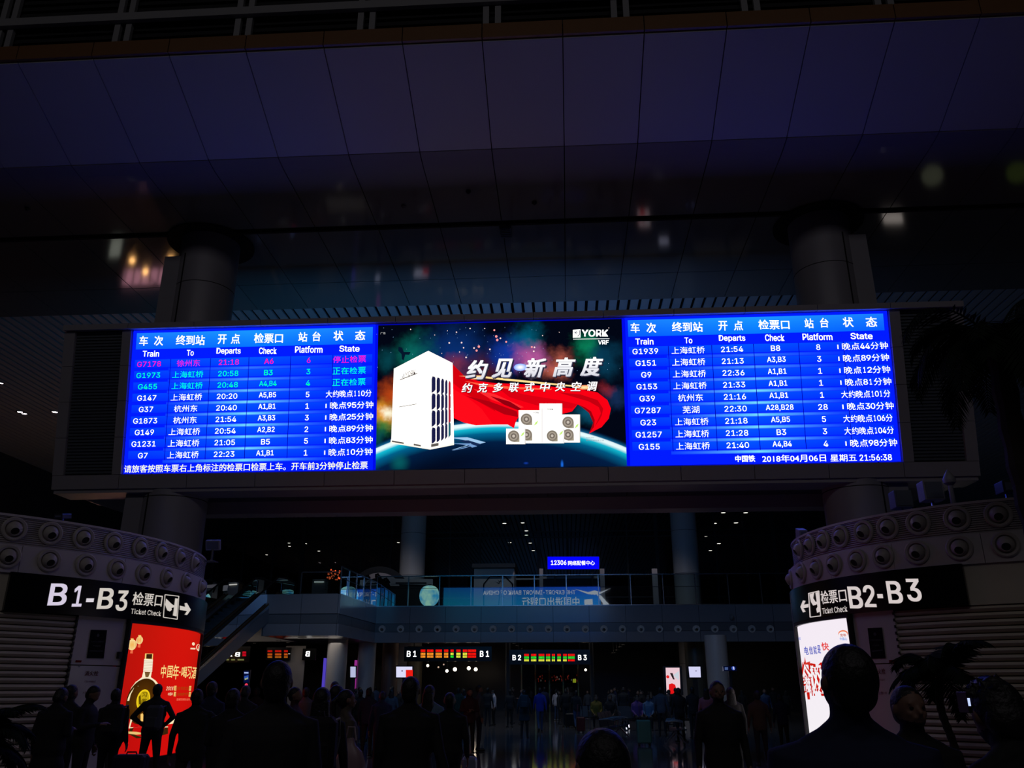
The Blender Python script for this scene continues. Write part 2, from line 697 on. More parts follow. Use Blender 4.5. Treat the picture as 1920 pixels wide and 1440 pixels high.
# slatted ceiling beyond (strips run away from the camera)
ZS = 15.0
sp = 0.395
mesh_s = MB().box((-sp * 0.36, 0, 0), (sp * 0.36, 84, 0.07))
so = mesh_s.build('slat', M_SLAT)
me_s = so.data
bpy.data.objects.remove(so)
for k in range(-86, 87):
    o = new_obj('slat', me_s, ceil)
    o.location = (k * sp - 0.0, 0.75, 0.5)
# sprinklers / smoke heads on the near soffit
for (x, y) in ((757, 386), (878, 358), (1002, 379), (52, 390)):
    p = atZ(x, y, SZ)
    MB().lathe([(0.07, 0), (0.075, -0.03), (0.045, -0.06), (0.02, -0.09), (0, -0.09)], 16, Matrix.Translation(Vector(p))).build('sprinkler', M_DARKMET if x != 757 else M_FRAME, ceil)
p = atZ(948, 430, SZ)
sb = MB().box((p[0] - 0.17, p[1] - 0.25, SZ - 0.12), (p[0] + 0.17, p[1] + 0.3, SZ))
for i in range(5):
    sb.box((p[0] - 0.15, p[1] - 0.22 + i * 0.1, SZ - 0.14), (p[0] + 0.15, p[1] - 0.17 + i * 0.1, SZ - 0.12))
sb.build('speaker_box', M_LOUV, ceil)

# ================================================================== COLUMNS
M_COLFAR = mat('column_lit', (0.85, 0.83, 0.82), 0.4)  # near columns' cladding made paler, the light put into its colour


def column(x, y, side, zt, label, r=0.86, ring=True, mc=M_COLUMN):
    c = empty('column', (x, y, 0), label, 'column')
    b = MB()
    b.lathe([(r, 0), (r, zt)], 48, Matrix.Translation((x, y, 0)))
    b.build('shaft', mc, c, smooth=True)
    for z in (3.2, 6.4, 9.6, 12.8):
        MB().lathe([(r + 0.004, z), (r + 0.004, z + 0.02)], 48, Matrix.Translation((x, y, 0))).build('joint', M_GROOVE, c)
    if side:
        xo = x + side * r
        ztp = zt - 0.75
        MB().box((min(xo - side * 0.45, xo + side * 0.22), y - 0.62, 0), (max(xo - side * 0.45, xo + side * 0.22), y + 0.6, ztp)).build('pilaster', M_COLUMN, c)
        MB().box((min(xo - side * 0.47, xo - side * 0.50), y - 0.80, 0), (max(xo - side * 0.47, xo - side * 0.50), y - 0.3, ztp)).build('joint', M_GROOVE, c)
    if ring:
        MB().lathe([(r + 0.01, zt - 0.02), (r + 0.42, zt - 0.02), (r + 0.42, zt - 0.07), (r + 0.36, zt - 0.07), (r + 0.01, zt - 0.05)], 48, Matrix.Translation((x, y, 0))).build('recess_ring', M_GROOVE, c)  # near-black ring painted in for the shaded recess round the column
    return c


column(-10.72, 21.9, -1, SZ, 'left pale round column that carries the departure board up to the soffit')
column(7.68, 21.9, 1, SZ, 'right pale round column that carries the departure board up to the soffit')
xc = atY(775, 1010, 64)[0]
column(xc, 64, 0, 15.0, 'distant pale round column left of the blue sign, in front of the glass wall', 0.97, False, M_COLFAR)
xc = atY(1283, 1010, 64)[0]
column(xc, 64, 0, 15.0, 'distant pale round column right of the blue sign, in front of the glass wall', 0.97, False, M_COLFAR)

# ================================================================== CURTAIN WALL beyond the mezzanine
YW = 66.5
wb = empty('window_1', (0, YW, 6.1), kind='structure')
vx = [atY(1065 + 55 * k, 1010, YW)[0] for k in range(-22, 24)]
zt = 15.0
hz = [6.1, 8.2, atY(960, 998, YW)[2], 12.9, 15.0]
for i in range(len(vx) - 1):
    for j in range(len(hz) - 1):
        b = MB()
        b.face([(vx[i] + .03, YW, hz[j] + .03), (vx[i + 1] - .03, YW, hz[j] + .03), (vx[i + 1] - .03, YW, hz[j + 1] - .03), (vx[i] + .03, YW, hz[j + 1] - .03)])
        if i in (0,) and j == 0:
            pass
        b.build('pane', M_WALLGLASS, wb)
for i, x in enumerate(vx):
    wd = 0.14 if i % 4 == 1 else 0.06
    MB().box((x - wd, YW - 0.12, 6.1), (x + wd, YW + 0.05, 15.0)).build('mullion', M_DARKMET, wb)
for z in hz[1:-1]:
    MB().box((vx[0], YW - 0.08, z - 0.05), (vx[-1], YW + 0.05, z + 0.05)).build('transom', M_DARKMET, wb)
for sx in (-60, 60):
    tag(MB().box((sx - .2, 66.5, 0), (sx + .2, 112, 18)).build('wall_forecourt', M_VOID), kind='structure')
# night-dark forecourt roof edge far behind the glass
tag(MB().box((-60, 112, 0), (60, 112.3, 18)).build('wall_far', M_VOID), kind='structure')
tag(MB().box((-60, 66.8, 5.4), (60, 112, 6.0)).build('floor_forecourt', M_VOID), kind='structure')
# ================================================================== DEPARTURE BOARD
TILT = math.atan(0.68 / 3.9)
BP = np.array([0, 21.0, 7.0])
BU = np.array([0, -math.sin(TILT), math.cos(TILT)])
BN = np.array([0, -math.cos(TILT), -math.sin(TILT)])      # out of the front face


def b_uv(x, y):
    d = ray(x, y)
    t = ((BP - CAM) @ BN) / (d @ BN)
    p = CAM + d * t
    return p[0], (p - BP) @ BU


def b_3(u, v, off=0.0):
    return BP + np.array([u, 0, 0]) + BU * v + BN * off


BL, BR_ = -13.77, 10.48                                    # outer frame
VB, VT = -0.40, 4.13
SL, SR = b_uv(240, 754)[0], b_uv(1677, 728)[0]             # lit area
SB, ST = 0.0, b_uv(250, 620)[1]
XA, XB = b_uv(703, 745)[0], b_uv(1175, 738)[0]             # picture between the two tables
board = empty('departure_board', (-1.65, 21.6, 6.6), 'huge overhead black and white framed LED board showing two blue train tables and an advert', 'display board')


def bbox(u0, v0, u1, v1, o0, o1):
    b = MB()
    P = [tuple(b_3(u, v, o)) for o in (o0, o1) for (u, v) in ((u0, v0), (u1, v0), (u1, v1), (u0, v1))]
    b.v = P
    b.f = [(0, 1, 2, 3), (4, 7, 6, 5), (0, 4, 5, 1), (1, 5, 6, 2), (2, 6, 7, 3), (3, 7, 4, 0)]
    return b


# hollow back body and its side cheeks, double-sided board 2.2 m deep
DEEP = -2.2
h = MB()
for q in (bbox(BL + .02, VB + .02, BR_ - .02, VT - .02, -0.16, -0.4),):
    h.v += q.v
    h.f += q.f
h.box((BL + 0.03, 21.4, 6.66), (BR_ - 0.03, 23.4, 10.9))
h.build('housing', M_BOARD, board)
# frame panels along the top and the bottom
n = 13
for i in range(n):
    u0, u1 = BL + (BR_ - BL) * i / n + 0.008, BL + (BR_ - BL) * (i + 1) / n - 0.008
    bbox(u0, ST + 0.02, u1, VT, -0.16, 0.16).build('frame_panel', M_BOARD, board)  # top row made deeper as a visor, keeping board light off the soffit
    bbox(u0, VB, u1, SB - 0.03, -0.16, 0.05).build('frame_panel', M_BOARD, board)
for j in range(4):
    v0, v1 = SB + (ST - SB) * j / 4 + (0.006 if j else -0.02), SB + (ST - SB) * (j + 1) / 4
    for (u0, u1) in ((BL, BL + 0.30), (SL - 0.28, SL - 0.03), (SR + 0.03, SR + 0.30), (BR_ - 0.30, BR_)):
        bbox(u0, v0, u1, v1 - 0.006, -0.16, 0.05).build('frame_panel', M_BOARD, board)
for (u0, u1) in ((BL + 0.31, SL - 0.29), (SR + 0.31, BR_ - 0.31)):
    lp = bbox(u0, SB, u1, ST, -0.12, -0.06).build('louvre_field', M_LOUV, board)
    lv = MB()
    nn = 46
    for k in range(nn):
        v = SB + (ST - SB) * (k + 0.5) / nn
        q = bbox(u0, v - 0.022, u1, v + 0.02, -0.06, -0.02)
        n0 = len(lv.v)
        lv.v += q.v
        lv.f += [tuple(n0 + i for i in f) for f in q.f]
    l_ = sub(lv, 'louvre_blade', M_LOUV, lp)
    l_['kind'] = 'stuff'
# stepped underside: shallow lip, dark recess, deeper beam behind
us = MB()
us.box((BL + 0.05, 21.08, 6.50), (BR_ - 0.05, 21.9, 6.64))
us.build('lower_lip', M_BOARD, board)
for i in range(16):
    x0 = -10.3 + (7.2 + 10.3) * i / 16
    MB().box((x0 + .01, 21.9, 6.60), (x0 + (17.5 / 16) - .01, 22.9, 6.66)).build('soffit_tray', M_LOUV, board)
MB().box((-12.4, 22.9, 6.25), (9.1, 23.5, 6.66)).build('lower_beam', M_BOARD, board)
b = MB()
b.v = [(-13.3, 21.9, 6.5), (-12.4, 23.5, 6.25), (-12.4, 23.5, 6.66), (-13.3, 21.9, 6.66), (-11.8, 21.9, 6.5), (-11.8, 23.5, 6.25), (-11.8, 23.5, 6.66), (-11.8, 21.9, 6.66)]
b.f = [(0, 1, 2, 3), (4, 7, 6, 5), (0, 4, 5, 1), (3, 2, 6, 7), (0, 3, 7, 4), (1, 5, 6, 2)]
b.build('end_wedge', M_BOARD, board)
b = MB()
b.v = [(10.0, 21.9, 6.5), (9.1, 23.5, 6.25), (9.1, 23.5, 6.66), (10.0, 21.9, 6.66), (8.7, 21.9, 6.5), (8.7, 23.5, 6.25), (8.7, 23.5, 6.66), (8.7, 21.9, 6.66)]
b.f = [(0, 3, 2, 1), (4, 5, 6, 7), (0, 1, 5, 4), (3, 7, 6, 2), (0, 4, 7, 3), (1, 2, 6, 5)]
b.build('end_wedge', M_BOARD, board)

DB = (2, 28, 330)      # deep blue ground
HB = (8, 118, 330)     # header band
W_ = (282, 282, 282)


def cw(t, hz_, cj):
    """width of a string: latin digits and cjk glyphs in zoom pixels"""
    s_ = 0
    for ch in t:
        if ord(ch) > 0x2000:
            s_ += cj
        elif ch in ',.:':
            s_ += hz_ * 0.42
        elif ch in '|':
            s_ += hz_ * 0.55
        elif ch == '1':
            s_ += hz_ * 0.92
        elif ch == 'G':
            s_ += hz_ * 1.2
        else:
            s_ += hz_
    return s_


def full_table(root, u0, u1, fr, rows_, r1, r9, cols5, heads, subs, foot, uclip):
    P = Print(b_uv, b_3, -0.03)
    P.frame(*fr)
    P.rectuv(u0, SB, u1, ST, DB)
    scr = P.build('led_screen', M_SCR, root)
    v1 = P.uv(*r1)[1]
    v9 = P.uv(*r9)[1]
    dv = (v1 - v9) / 8
    us_ = [P.uv(*c)[0] for c in cols5]
    P.off = -0.025
    m = 0.10
    hv = P.uv(heads[0][1], heads[0][2])[1]
    P.rectuv(u0 + m, hv - 0.24, u1 - m, ST - 0.07, HB, 24, 2, colfn=lambda a, b: (6 + 20 * b, 92 + 34 * b + 26 * (1 - abs(a - .5) * 2), 330))
    for i in range(9):
        vc = v1 - i * dv
        P.rectuv(u0 + m, vc - dv * 0.30, u1 - m, vc + dv * 0.40, (4, 52, 255), 20, 1, colfn=lambda a, b: (3, 40 + 26 * max(0, 1 - abs(a - .45) * 2.2) + 22 * b, 330))
    P.step()
    uva, uvb = (us_[0] + us_[1]) / 2, (us_[4] + us_[5]) / 2 + 0.9
    for i in range(9):
        vc = v1 - i * dv - dv * 0.52

        def cf(a, b, i=i):
            k = max(0.0, 1 - abs(a - 0.42) / 0.5) ** 1.2 * math.sin(PI * b) ** 0.7
            k *= 0.4 + 0.6 * min(1, i / 3.0)
            return (4 + 120 * k, 44 + 190 * k, 330)
        P.rectuv(uva, vc - dv * 0.17, uvb, vc + dv * 0.15, HB, 24, 4, colfn=cf)
    P.step()
    for d in [(us_[0] + us_[1]) / 2 + .05, (us_[1] + us_[2]) / 2 + .05, (us_[2] + us_[3]) / 2, (us_[3] + us_[4]) / 2 + .05, (us_[4] + us_[5]) / 2 + .1]:
        P.rectuv(d - 0.010, v9 - dv * 0.42, d + 0.010, v1 + dv * 0.42, (0, 8, 150))
    psub(P, 'table_grid', M_SCR, scr)
    P.off = -0.018
    for t, x, y, wd, hh in heads:
        P.text(t, x - wd / 2, x + wd / 2, y, hh, W_, 0.02)
    for t, x, y, wd, hh in subs:
        P.text(t, x - wd / 2, x + wd / 2, y, hh, W_, 0.028)
    psub(P, 'heading', M_TXT, scr)
    kz = abs(P.uv(1000, 600)[0] - P.uv(900, 600)[0]) / 100     # metres per zoom pixel
    for i, (tr, to, dp, ck, pl, st) in enumerate(rows_):
        vc = v1 - i * dv
        col = {0: (255, 0, 120), 1: (0, 255, 150), 2: (0, 255, 150)}.get(i, W_) if len(foot) == 1 else W_
        for (t, u, hz_, cj, bold) in ((tr, us_[0], 30, 0, .012), (to, us_[1], 0, 56, -.002), (dp, us_[2], 28.5, 0, .012), (ck, us_[3], 32, 0, .02), (pl, us_[4], 30, 0, .012)):
            cjk = cj > 0
            hh = (0.60 if cjk else 0.47) * dv
            tv = text_mesh(t)[0]
            asp = (tv[:, 0].max() - tv[:, 0].min()) / (tv[:, 1].max() - tv[:, 1].min())
            if ',' in t:
                asp *= (tv[:, 1].max() - tv[:, 1].min()) / 0.74
                hh *= 1.15
            wd = cw(t, hz_, cj) * kz * 0.97 if cjk else asp * hh * 1.06
            P.textuv(t, u - wd / 2, u + wd / 2, vc - hh / 2, vc + hh / 2, col, bold)
        # status column is wider than its cell: both ends are cut off
        cl = len(st) and st[0] == '|'
        body = st[1:] if cl else st
        u = us_[5]
        wd = (316 if not cl else 300) * kz
        if len(body) == 4:
            wd = 232 * kz
        ua = u - wd / 2 + (0.09 if cl else 0)
        # glyph by glyph so digits sit lower than the characters
        x = ua
        unit = wd / sum((1.0 if ord(c) > 0x2000 else 0.56) for c in body)
        if cl:
            P.rectuv(ua - 0.11, vc - dv * .2, ua - 0.08, vc + dv * .16, col)
        lim = uclip
        for c in body:
            cwid = unit * (1.0 if ord(c) > 0x2000 else 0.56)
            hh = (0.60 if ord(c) > 0x2000 else 0.47) * dv
            pad = 0.05 if c != '1' else 0.27
            P.textuv(c, x + cwid * pad, x + cwid * (1 - pad), vc - hh / 2, vc + hh / 2, col, 0.004 if ord(c) > 0x2000 else 0.02, uclip=(lim[0], lim[1]))
            x += cwid
        psub(P, 'train_row', M_TXT, scr)
    for t, xl, xr, yl, yr, hh, c, bd in (foot if foot else []):
        P.text(t, xl, xr, yl, hh, c, bd, yr=yr)
    psub(P, 'ticker_text', M_TXT, scr)
    return scr


fr1 = (200, 580, 520 / 1920)
rowsL = [('G7178', '徐州东', '21:18', 'A6', '6', '停止检票'), ('G1973', '上海虹桥', '20:58', 'B3', '3', '正在检票'), ('G455', '上海虹桥', '20:48', 'A4,B4', '4', '正在检票'),
         ('G147', '上海虹桥', '20:20', 'A5,B5', '5', '大约晚点110分'), ('G37', '杭州东', '20:40', 'A1,B1', '1', '|晚点95分钟'), ('G1873', '杭州东', '21:54', 'A3,B3', '3', '|晚点25分钟'),
         ('G149', '上海虹桥', '20:54', 'A2,B2', '2', '|晚点89分钟'), ('G1231', '上海虹桥', '21:05', 'B5', '5', '|晚点83分钟'), ('G7', '上海虹桥', '22:23', 'A1,B1', '1', '|晚点10分钟')]
headsL = [('车', 254, 217, 60, 68), ('次', 358, 216, 62, 68), ('终到站', 578, 212, 200, 68), ('开', 798, 206, 60, 66), ('点', 890, 203, 62, 68), ('检票口', 1119, 198, 200, 68), ('站', 1357, 190, 62, 66), ('台', 1452, 186, 56, 66), ('状', 1603, 181, 68, 68), ('态', 1754, 178, 70, 68)]
subsL = [('Train', 304, 306, 114, 42), ('To', 577, 300, 48, 40), ('Departs', 842, 291, 168, 50), ('Check', 1114, 286, 122, 44), ('Platform', 1398, 277, 190, 46), ('State', 1680, 271, 140, 42)]
footL = [('请旅客按照车票右上角标注的检票口检票上车。开车前3分钟停止检票', 118, 1806, 1105, 1078, 54, (255, 255, 190), 0.012)]
full_table(board, SL, XA, fr1, rowsL, (295, 378), (245, 1012), [(270, 688), (545, 683), (828, 676), (1108, 672), (1387, 665), (1672, 655)], headsL, subsL, footL, (SL, XA + 0.02))
fr3 = (1160, 570, 560 / 1920)
rowsR = [('G1939', '上海虹桥', '21:54', 'B8', '8', '|晚点44分钟'), ('G151', '上海虹桥', '21:13', 'A3,B3', '3', '|晚点89分钟'), ('G9', '上海虹桥', '22:36', 'A1,B1', '1', '|晚点12分钟'),
         ('G153', '上海虹桥', '21:33', 'A1,B1', '1', '|晚点81分钟'), ('G39', '杭州东', '21:16', 'A1,B1', '1', '大约晚点101分'), ('G7287', '芜湖', '22:30', 'A28,B28', '28', '|晚点30分钟'),
         ('G23', '上海虹桥', '21:18', 'A5,B5', '5', '大约晚点106分'), ('G1257', '上海虹桥', '21:28', 'B3', '3', '大约晚点104分'), ('G155', '上海虹桥', '21:40', 'A4,B4', '4', '|晚点98分钟')]
headsR = [('车', 106, 152, 58, 64), ('次', 210, 152, 62, 64), ('终到站', 442, 146, 198, 62), ('开', 671, 139, 58, 62), ('点', 770, 137, 58, 62), ('检票口', 999, 131, 200, 62), ('站', 1225, 123, 58, 62), ('台', 1323, 119, 54, 62), ('状', 1476, 115, 68, 64), ('态', 1626, 113, 72, 64)]
subsR = [('Train', 166, 240, 116, 40), ('To', 449, 233, 50, 38), ('Departs', 730, 222, 170, 46), ('Check', 1004, 216, 124, 42), ('Platform', 1279, 210, 192, 44), ('State', 1563, 205, 142, 40)]
footR = [('中国铁', 750, 878, 995, 992, 42, W_, 0.03), ('2018年04月06日', 924, 1334, 994, 988, 48, W_, 0.012), ('星期五', 1362, 1532, 990, 987, 46, W_, 0.006), ('21:56:38', 1550, 1758, 987, 985, 40, W_, 0.022)]
full_table(board, XB, SR, fr3, rowsR, (168, 303), (195, 917), [(184, 605), (462, 600), (748, 597), (1031, 594), (1309, 588), (1590, 583)], headsR, subsR, footR, (XB, SR + 0.02))

# ---- advert between the tables
fr2 = (690, 580, 510 / 1920)
m = bpy.data.materials.new('led_space_picture')
m.use_nodes = True
nt = m.node_tree
nt.nodes.clear()
N = nt.nodes.new
Lk = nt.links.new
tc = N('ShaderNodeTexCoord')
out = N('ShaderNodeOutputMaterial')
em = N('ShaderNodeEmission')
Lk(em.outputs[0], out.inputs[0])
nz = N('ShaderNodeTexNoise')
nz.inputs['Scale'].default_value = 1.1
nz.inputs['Detail'].default_value = 6
nz.inputs['Roughness'].default_value = 0.6
Lk(tc.outputs['Object'], nz.inputs['Vector'])
# warp the picture coordinates with the noise
vs = N('ShaderNodeVectorMath')
vs.operation = 'SUBTRACT'
vs.inputs[1].default_value = (0.5, 0.5, 0.5)
Lk(nz.outputs['Color'], vs.inputs[0])
vm = N('ShaderNodeVectorMath')
vm.operation = 'SCALE'
vm.inputs['Scale'].default_value = 1.1
Lk(vs.outputs[0], vm.inputs[0])
va = N('ShaderNodeVectorMath')
va.operation = 'ADD'
Lk(tc.outputs['Object'], va.inputs[0])
Lk(vm.outputs[0], va.inputs[1])
PP = Print(b_uv, b_3, -0.03)
PP.frame(*fr2)
cur = None
base = N('ShaderNodeRGB')
base.outputs[0].default_value = (*lin((2, 6, 20)), 1)
cur = base.outputs[0]


def blend_blob(cur, x, y, r, col, stren=1.0, warped=True, squash=(1, 1)):
    u, v = PP.uv(x, y)
    sb_ = N('ShaderNodeVectorMath')
    sb_.operation = 'SUBTRACT'
    sb_.inputs[1].default_value = (u, v, 0)
    Lk((va if warped else tc).outputs[0 if warped else 'Object'], sb_.inputs[0])
    ml = N('ShaderNodeVectorMath')
    ml.operation = 'MULTIPLY'
    ml.inputs[1].default_value = (squash[0], squash[1], 0)
    Lk(sb_.outputs[0], ml.inputs[0])
    ln = N('ShaderNodeVectorMath')
    ln.operation = 'LENGTH'
    Lk(ml.outputs[0], ln.inputs[0])
    mr = N('ShaderNodeMapRange')
    mr.interpolation_type = 'SMOOTHSTEP'
    mr.inputs['From Min'].default_value = 0
    mr.inputs['From Max'].default_value = r
    mr.inputs['To Min'].default_value = stren
    mr.inputs['To Max'].default_value = 0
    Lk(ln.outputs['Value'], mr.inputs['Value'])
    mx = N('ShaderNodeMix')
    mx.data_type = 'RGBA'
    Lk(mr.outputs[0], mx.inputs['Factor'])
    Lk(cur, mx.inputs['A'])
    mx.inputs['B'].default_value = (*lin(col), 1)
    return mx.outputs['Result']


for a in [(600, 300, 1.3, (10, 50, 120), .8), (330, 280, 0.75, (10, 110, 100), .85), (120, 330, 0.5, (6, 70, 80), .8), (1130, 190, 0.6, (0, 100, 130), .8), (1540, 270, 0.5, (10, 130, 90), .9),
          (1680, 330, 0.7, (10, 70, 100), .7), (1000, 300, 0.8, (20, 60, 170), .8), (1150, 330, 0.6, (190, 90, 160), .9), (1330, 400, 0.6, (220, 110, 90), .85), (1180, 400, 0.3, (230, 240, 255), .95),
          (800, 400, 0.6, (90, 30, 30), .7), (620, 420, 0.5, (150, 50, 60), .6), (150, 560, 0.55, (190, 70, 20), .9), (130, 720, 0.55, (255, 170, 50), .95), (165, 710, 0.28, (255, 250, 220), 1.0),
          (90, 800, 0.45, (40, 130, 60), .8), (1560, 700, 0.6, (10, 90, 120), .8), (1750, 600, 0.5, (30, 60, 110), .5), (1700, 540, 0.3, (160, 40, 40), .5), (60, 900, .4, (10, 90, 90), .6)]:
    cur = blend_blob(cur, *a)
# planet: circle fitted through its rim
pts = np.array([PP.uv(*p) for p in ((40, 1000), (330, 860), (700, 806), (985, 812), (1500, 865), (1840, 980))])
A_ = np.c_[pts, np.ones(len(pts))]
s_ = np.linalg.lstsq(A_, -(pts ** 2).sum(1), rcond=None)[0]
pcx, pcy = -s_[0] / 2, -s_[1] / 2
pR = math.sqrt(pcx ** 2 + pcy ** 2 - s_[2])
sb_ = N('ShaderNodeVectorMath')
sb_.operation = 'SUBTRACT'
sb_.inputs[1].default_value = (pcx, pcy, 0)
Lk(tc.outputs['Object'], sb_.inputs[0])
m2 = N('ShaderNodeVectorMath')
m2.operation = 'MULTIPLY'
m2.inputs[1].default_value = (1, 1, 0)
Lk(sb_.outputs[0], m2.inputs[0])
ln = N('ShaderNodeVectorMath')
ln.operation = 'LENGTH'
Lk(m2.outputs[0], ln.inputs[0])
mr = N('ShaderNodeMapRange')
mr.inputs['From Min'].default_value = pR - 1.0
mr.inputs['From Max'].default_value = pR + 0.12
Lk(ln.outputs['Value'], mr.inputs['Value'])
cr = N('ShaderNodeValToRGB')
e = cr.color_ramp
e.elements[0].position = 0
e.elements[0].color = (*lin((2, 8, 26)), 1)
e.elements[1].position = 1.0
e.elements[1].color = (*lin((0, 40, 90)), 1)
for ps, c in ((0.42, (2, 30, 66)), (0.62, (0, 96, 140)), (0.76, (20, 190, 215)), (0.83, (235, 255, 255)), (0.895, (225, 250, 255)), (0.91, (20, 110, 160))):
    q = e.elements.new(ps)
    q.color = (*lin(c), 1)
Lk(mr.outputs[0], cr.inputs[0])
mk = N('ShaderNodeMapRange')
mk.inputs['From Min'].default_value = pR - 0.02
mk.inputs['From Max'].default_value = pR + 0.14
mk.inputs['To Min'].default_value = 1
mk.inputs['To Max'].default_value = 0
Lk(ln.outputs['Value'], mk.inputs['Value'])
mx = N('ShaderNodeMix')
mx.data_type = 'RGBA'
Lk(mk.outputs[0], mx.inputs['Factor'])
Lk(cur, mx.inputs['A'])
Lk(cr.outputs[0], mx.inputs['B'])
cur = mx.outputs['Result']
cur = blend_blob(cur, 700, 1130, 1.1, (2, 12, 36), .9, False, (0.6, 1.4))
cur = blend_blob(cur, 1240, 1080, 1.3, (4, 26, 70), .7, False, (0.5, 1.6))
cur = blend_blob(cur, 1370, 1095, 0.16, (30, 120, 255), .8, False, (3, 1))
cur = blend_blob(cur, 1115, 1085, 0.09, (20, 60, 170), .8, False, (1, 2))
cur = blend_blob(cur, 220, 1080, 0.35, (10, 110, 110), .6, False)
Lk(cur, em.inputs[0])
em.inputs[1].default_value = 1.0
ad_me = bpy.data.meshes.new('led_screen')
c4 = [(XA, SB), (XB, SB), (XB, ST), (XA, ST)]
ad_me.from_pydata([(u, v, 0) for u, v in c4], [], [(0, 1, 2, 3)])
ad_me.materials.append(m)
ad = bpy.data.objects.new('led_screen', ad_me)
COL.objects.link(ad)
ad.parent = board
Mb = Matrix(((1, 0, BN[0], BP[0]), (0, BU[1], BN[1], BP[1]), (0, BU[2], BN[2], BP[2]), (0, 0, 0, 1)))
Mb = Matrix.Translation(Vector(BN * -0.03)) @ Mb
ad.matrix_parent_inverse = Matrix.Translation(-Vector(WL[board.name]))
ad.matrix_basis = Mb
ad['label'] = 'space advert picture with white air conditioner and red cape'


def adsub(P, name, mm):
    o = P.build(name, mm)
    o.parent = ad
    o.matrix_parent_inverse = Mb.inverted()
    o['kind'] = 'stuff'
    return o


P = PP
P.off = -0.026
# blue seams beside the picture
P.rectuv(XA - 0.03, SB, XA + 0.05, ST, (0, 10, 235))
P.rectuv(XB - 0.06, SB, XB + 0.03, ST, (0, 10, 235))
P.rectuv(XA, ST - 0.03, XB, ST, (0, 6, 170))
adsub(P, 'screen_seam', M_SCR)
# red cape
RD = (235, 0, 18)
P.step()
cape = [(596, 385), (650, 440), (690, 480), (780, 505), (900, 520), (1100, 528), (1300, 545), (1480, 560), (1620, 585), (1690, 640), (1715, 700), (1700, 770), (1650, 830), (1560, 876), (1595, 830), (1600, 780), (1575, 720), (1530, 690), (1480, 670), (1440, 720), (1360, 740), (1060, 760), (1040, 800), (1030, 838), (985, 812), (880, 812), (760, 818), (680, 800), (600, 765)]
P.poly(cape, RD)
P.step()
for pts, c in (([(596, 385), (650, 440), (690, 480), (740, 500), (800, 560), (860, 640), (900, 720), (760, 640), (650, 560), (600, 520)], (200, 0, 12)),
               ([(600, 560), (700, 620), (800, 700), (880, 810), (760, 818), (680, 800), (600, 765)], (250, 10, 24)),
               ([(690, 610), (860, 650), (1050, 720), (1060, 760), (960, 740), (800, 660)], (165, 0, 14)),
               ([(900, 540), (1100, 600), (1350, 640), (1480, 670), (1440, 700), (1200, 680), (1000, 620)], (205, 0, 16)),
               ([(740, 560), (900, 600), (1100, 690), (1060, 700), (880, 640)], (255, 40, 44)),
               ([(860, 610), (1000, 650), (1080, 700), (1060, 712), (960, 672)], (135, 0, 14)),
               ([(1340, 585), (1500, 600), (1620, 640), (1660, 700), (1640, 770), (1600, 830), (1650, 750), (1630, 690), (1560, 650)], (185, 0, 14)),
               ([(1480, 670), (1530, 690), (1575, 720), (1600, 780), (1595, 830), (1560, 876), (1590, 800), (1560, 730), (1510, 690)], (150, 0, 12)),
               ([(680, 505), (780, 520), (1000, 545), (1300, 560), (1290, 568), (1000, 562), (800, 540)], (255, 90, 60))):
    P.poly(pts, c)
    P.step(0.001)
adsub(P, 'red_cape', M_TXT)
# light streak under the title
P.poly([(640, 470), (760, 478), (1000, 505), (1600, 560), (1600, 552), (1000, 490), (780, 468)], (255, 214, 140))
P.disc(768, 480, 70, 14, (255, 250, 220), col2=(255, 170, 90))
P.disc(1075, 408, 46, 26, (255, 255, 255), col2=(120, 160, 255))
P.disc(1530, 550, 60, 16, (255, 240, 190), col2=(255, 120, 60))
adsub(P, 'light_streak', M_TXT)
# tall outdoor unit
P.off = -0.012
P.poly([(182, 418), (425, 292), (438, 988), (163, 930)], (290, 284, 274))
P.poly([(425, 292), (597, 378), (607, 955), (438, 988)], (275, 268, 256))
P.poly([(160, 918), (438, 975), (607, 942), (607, 957), (438, 990), (158, 944)], (250, 240, 225))
P.step()
for (a, b_, c, d) in (((168, 925), (252, 940), (252, 950), (168, 936)), ((322, 948), (372, 956), (372, 968), (322, 960)), ((445, 952), (498, 942), (498, 962), (445, 972)), ((225, 494), (348, 448), (348, 454), (225, 500)), ((218, 687), (342, 666), (342, 670), (218, 691))):
    P.poly([a, b_, c, d], (90, 84, 80))
P.text('YORK', 262, 336, 462, 34, (70, 60, 60), 0.0, yr=440)
P.text('J', 240, 256, 470, 26, (70, 60, 60), 0.02, yr=467)
xs_ = [449, 484, 516, 544, 568, 591]
for r_ in range(4):
    for k in range(5):
        x0, x1 = xs_[k], xs_[k + 1] - 8
        t0 = 470 + r_ * 120 + k * 8 * (1 - r_ * 0.75)
        t1 = t0 + 100
        s2 = 28
        col = (24, 26, 66) if not (k == 4 and r_ < 3) else (170, 30, 50)
        if k == 4 and r_ == 3:
            col = (30, 90, 100)
        P.poly([(x0, t0 + 22), (x0 + 6, t0 + 2), (x1 - 4, t0 + 6), (x1, t0 + 18), (x1, t1 - 4), (x1 - 8, t1 + 8), (x0, t1 + 20)], col)
adsub(P, 'tall_air_unit', M_TXT)
# small units with fans
P.off = -0.010


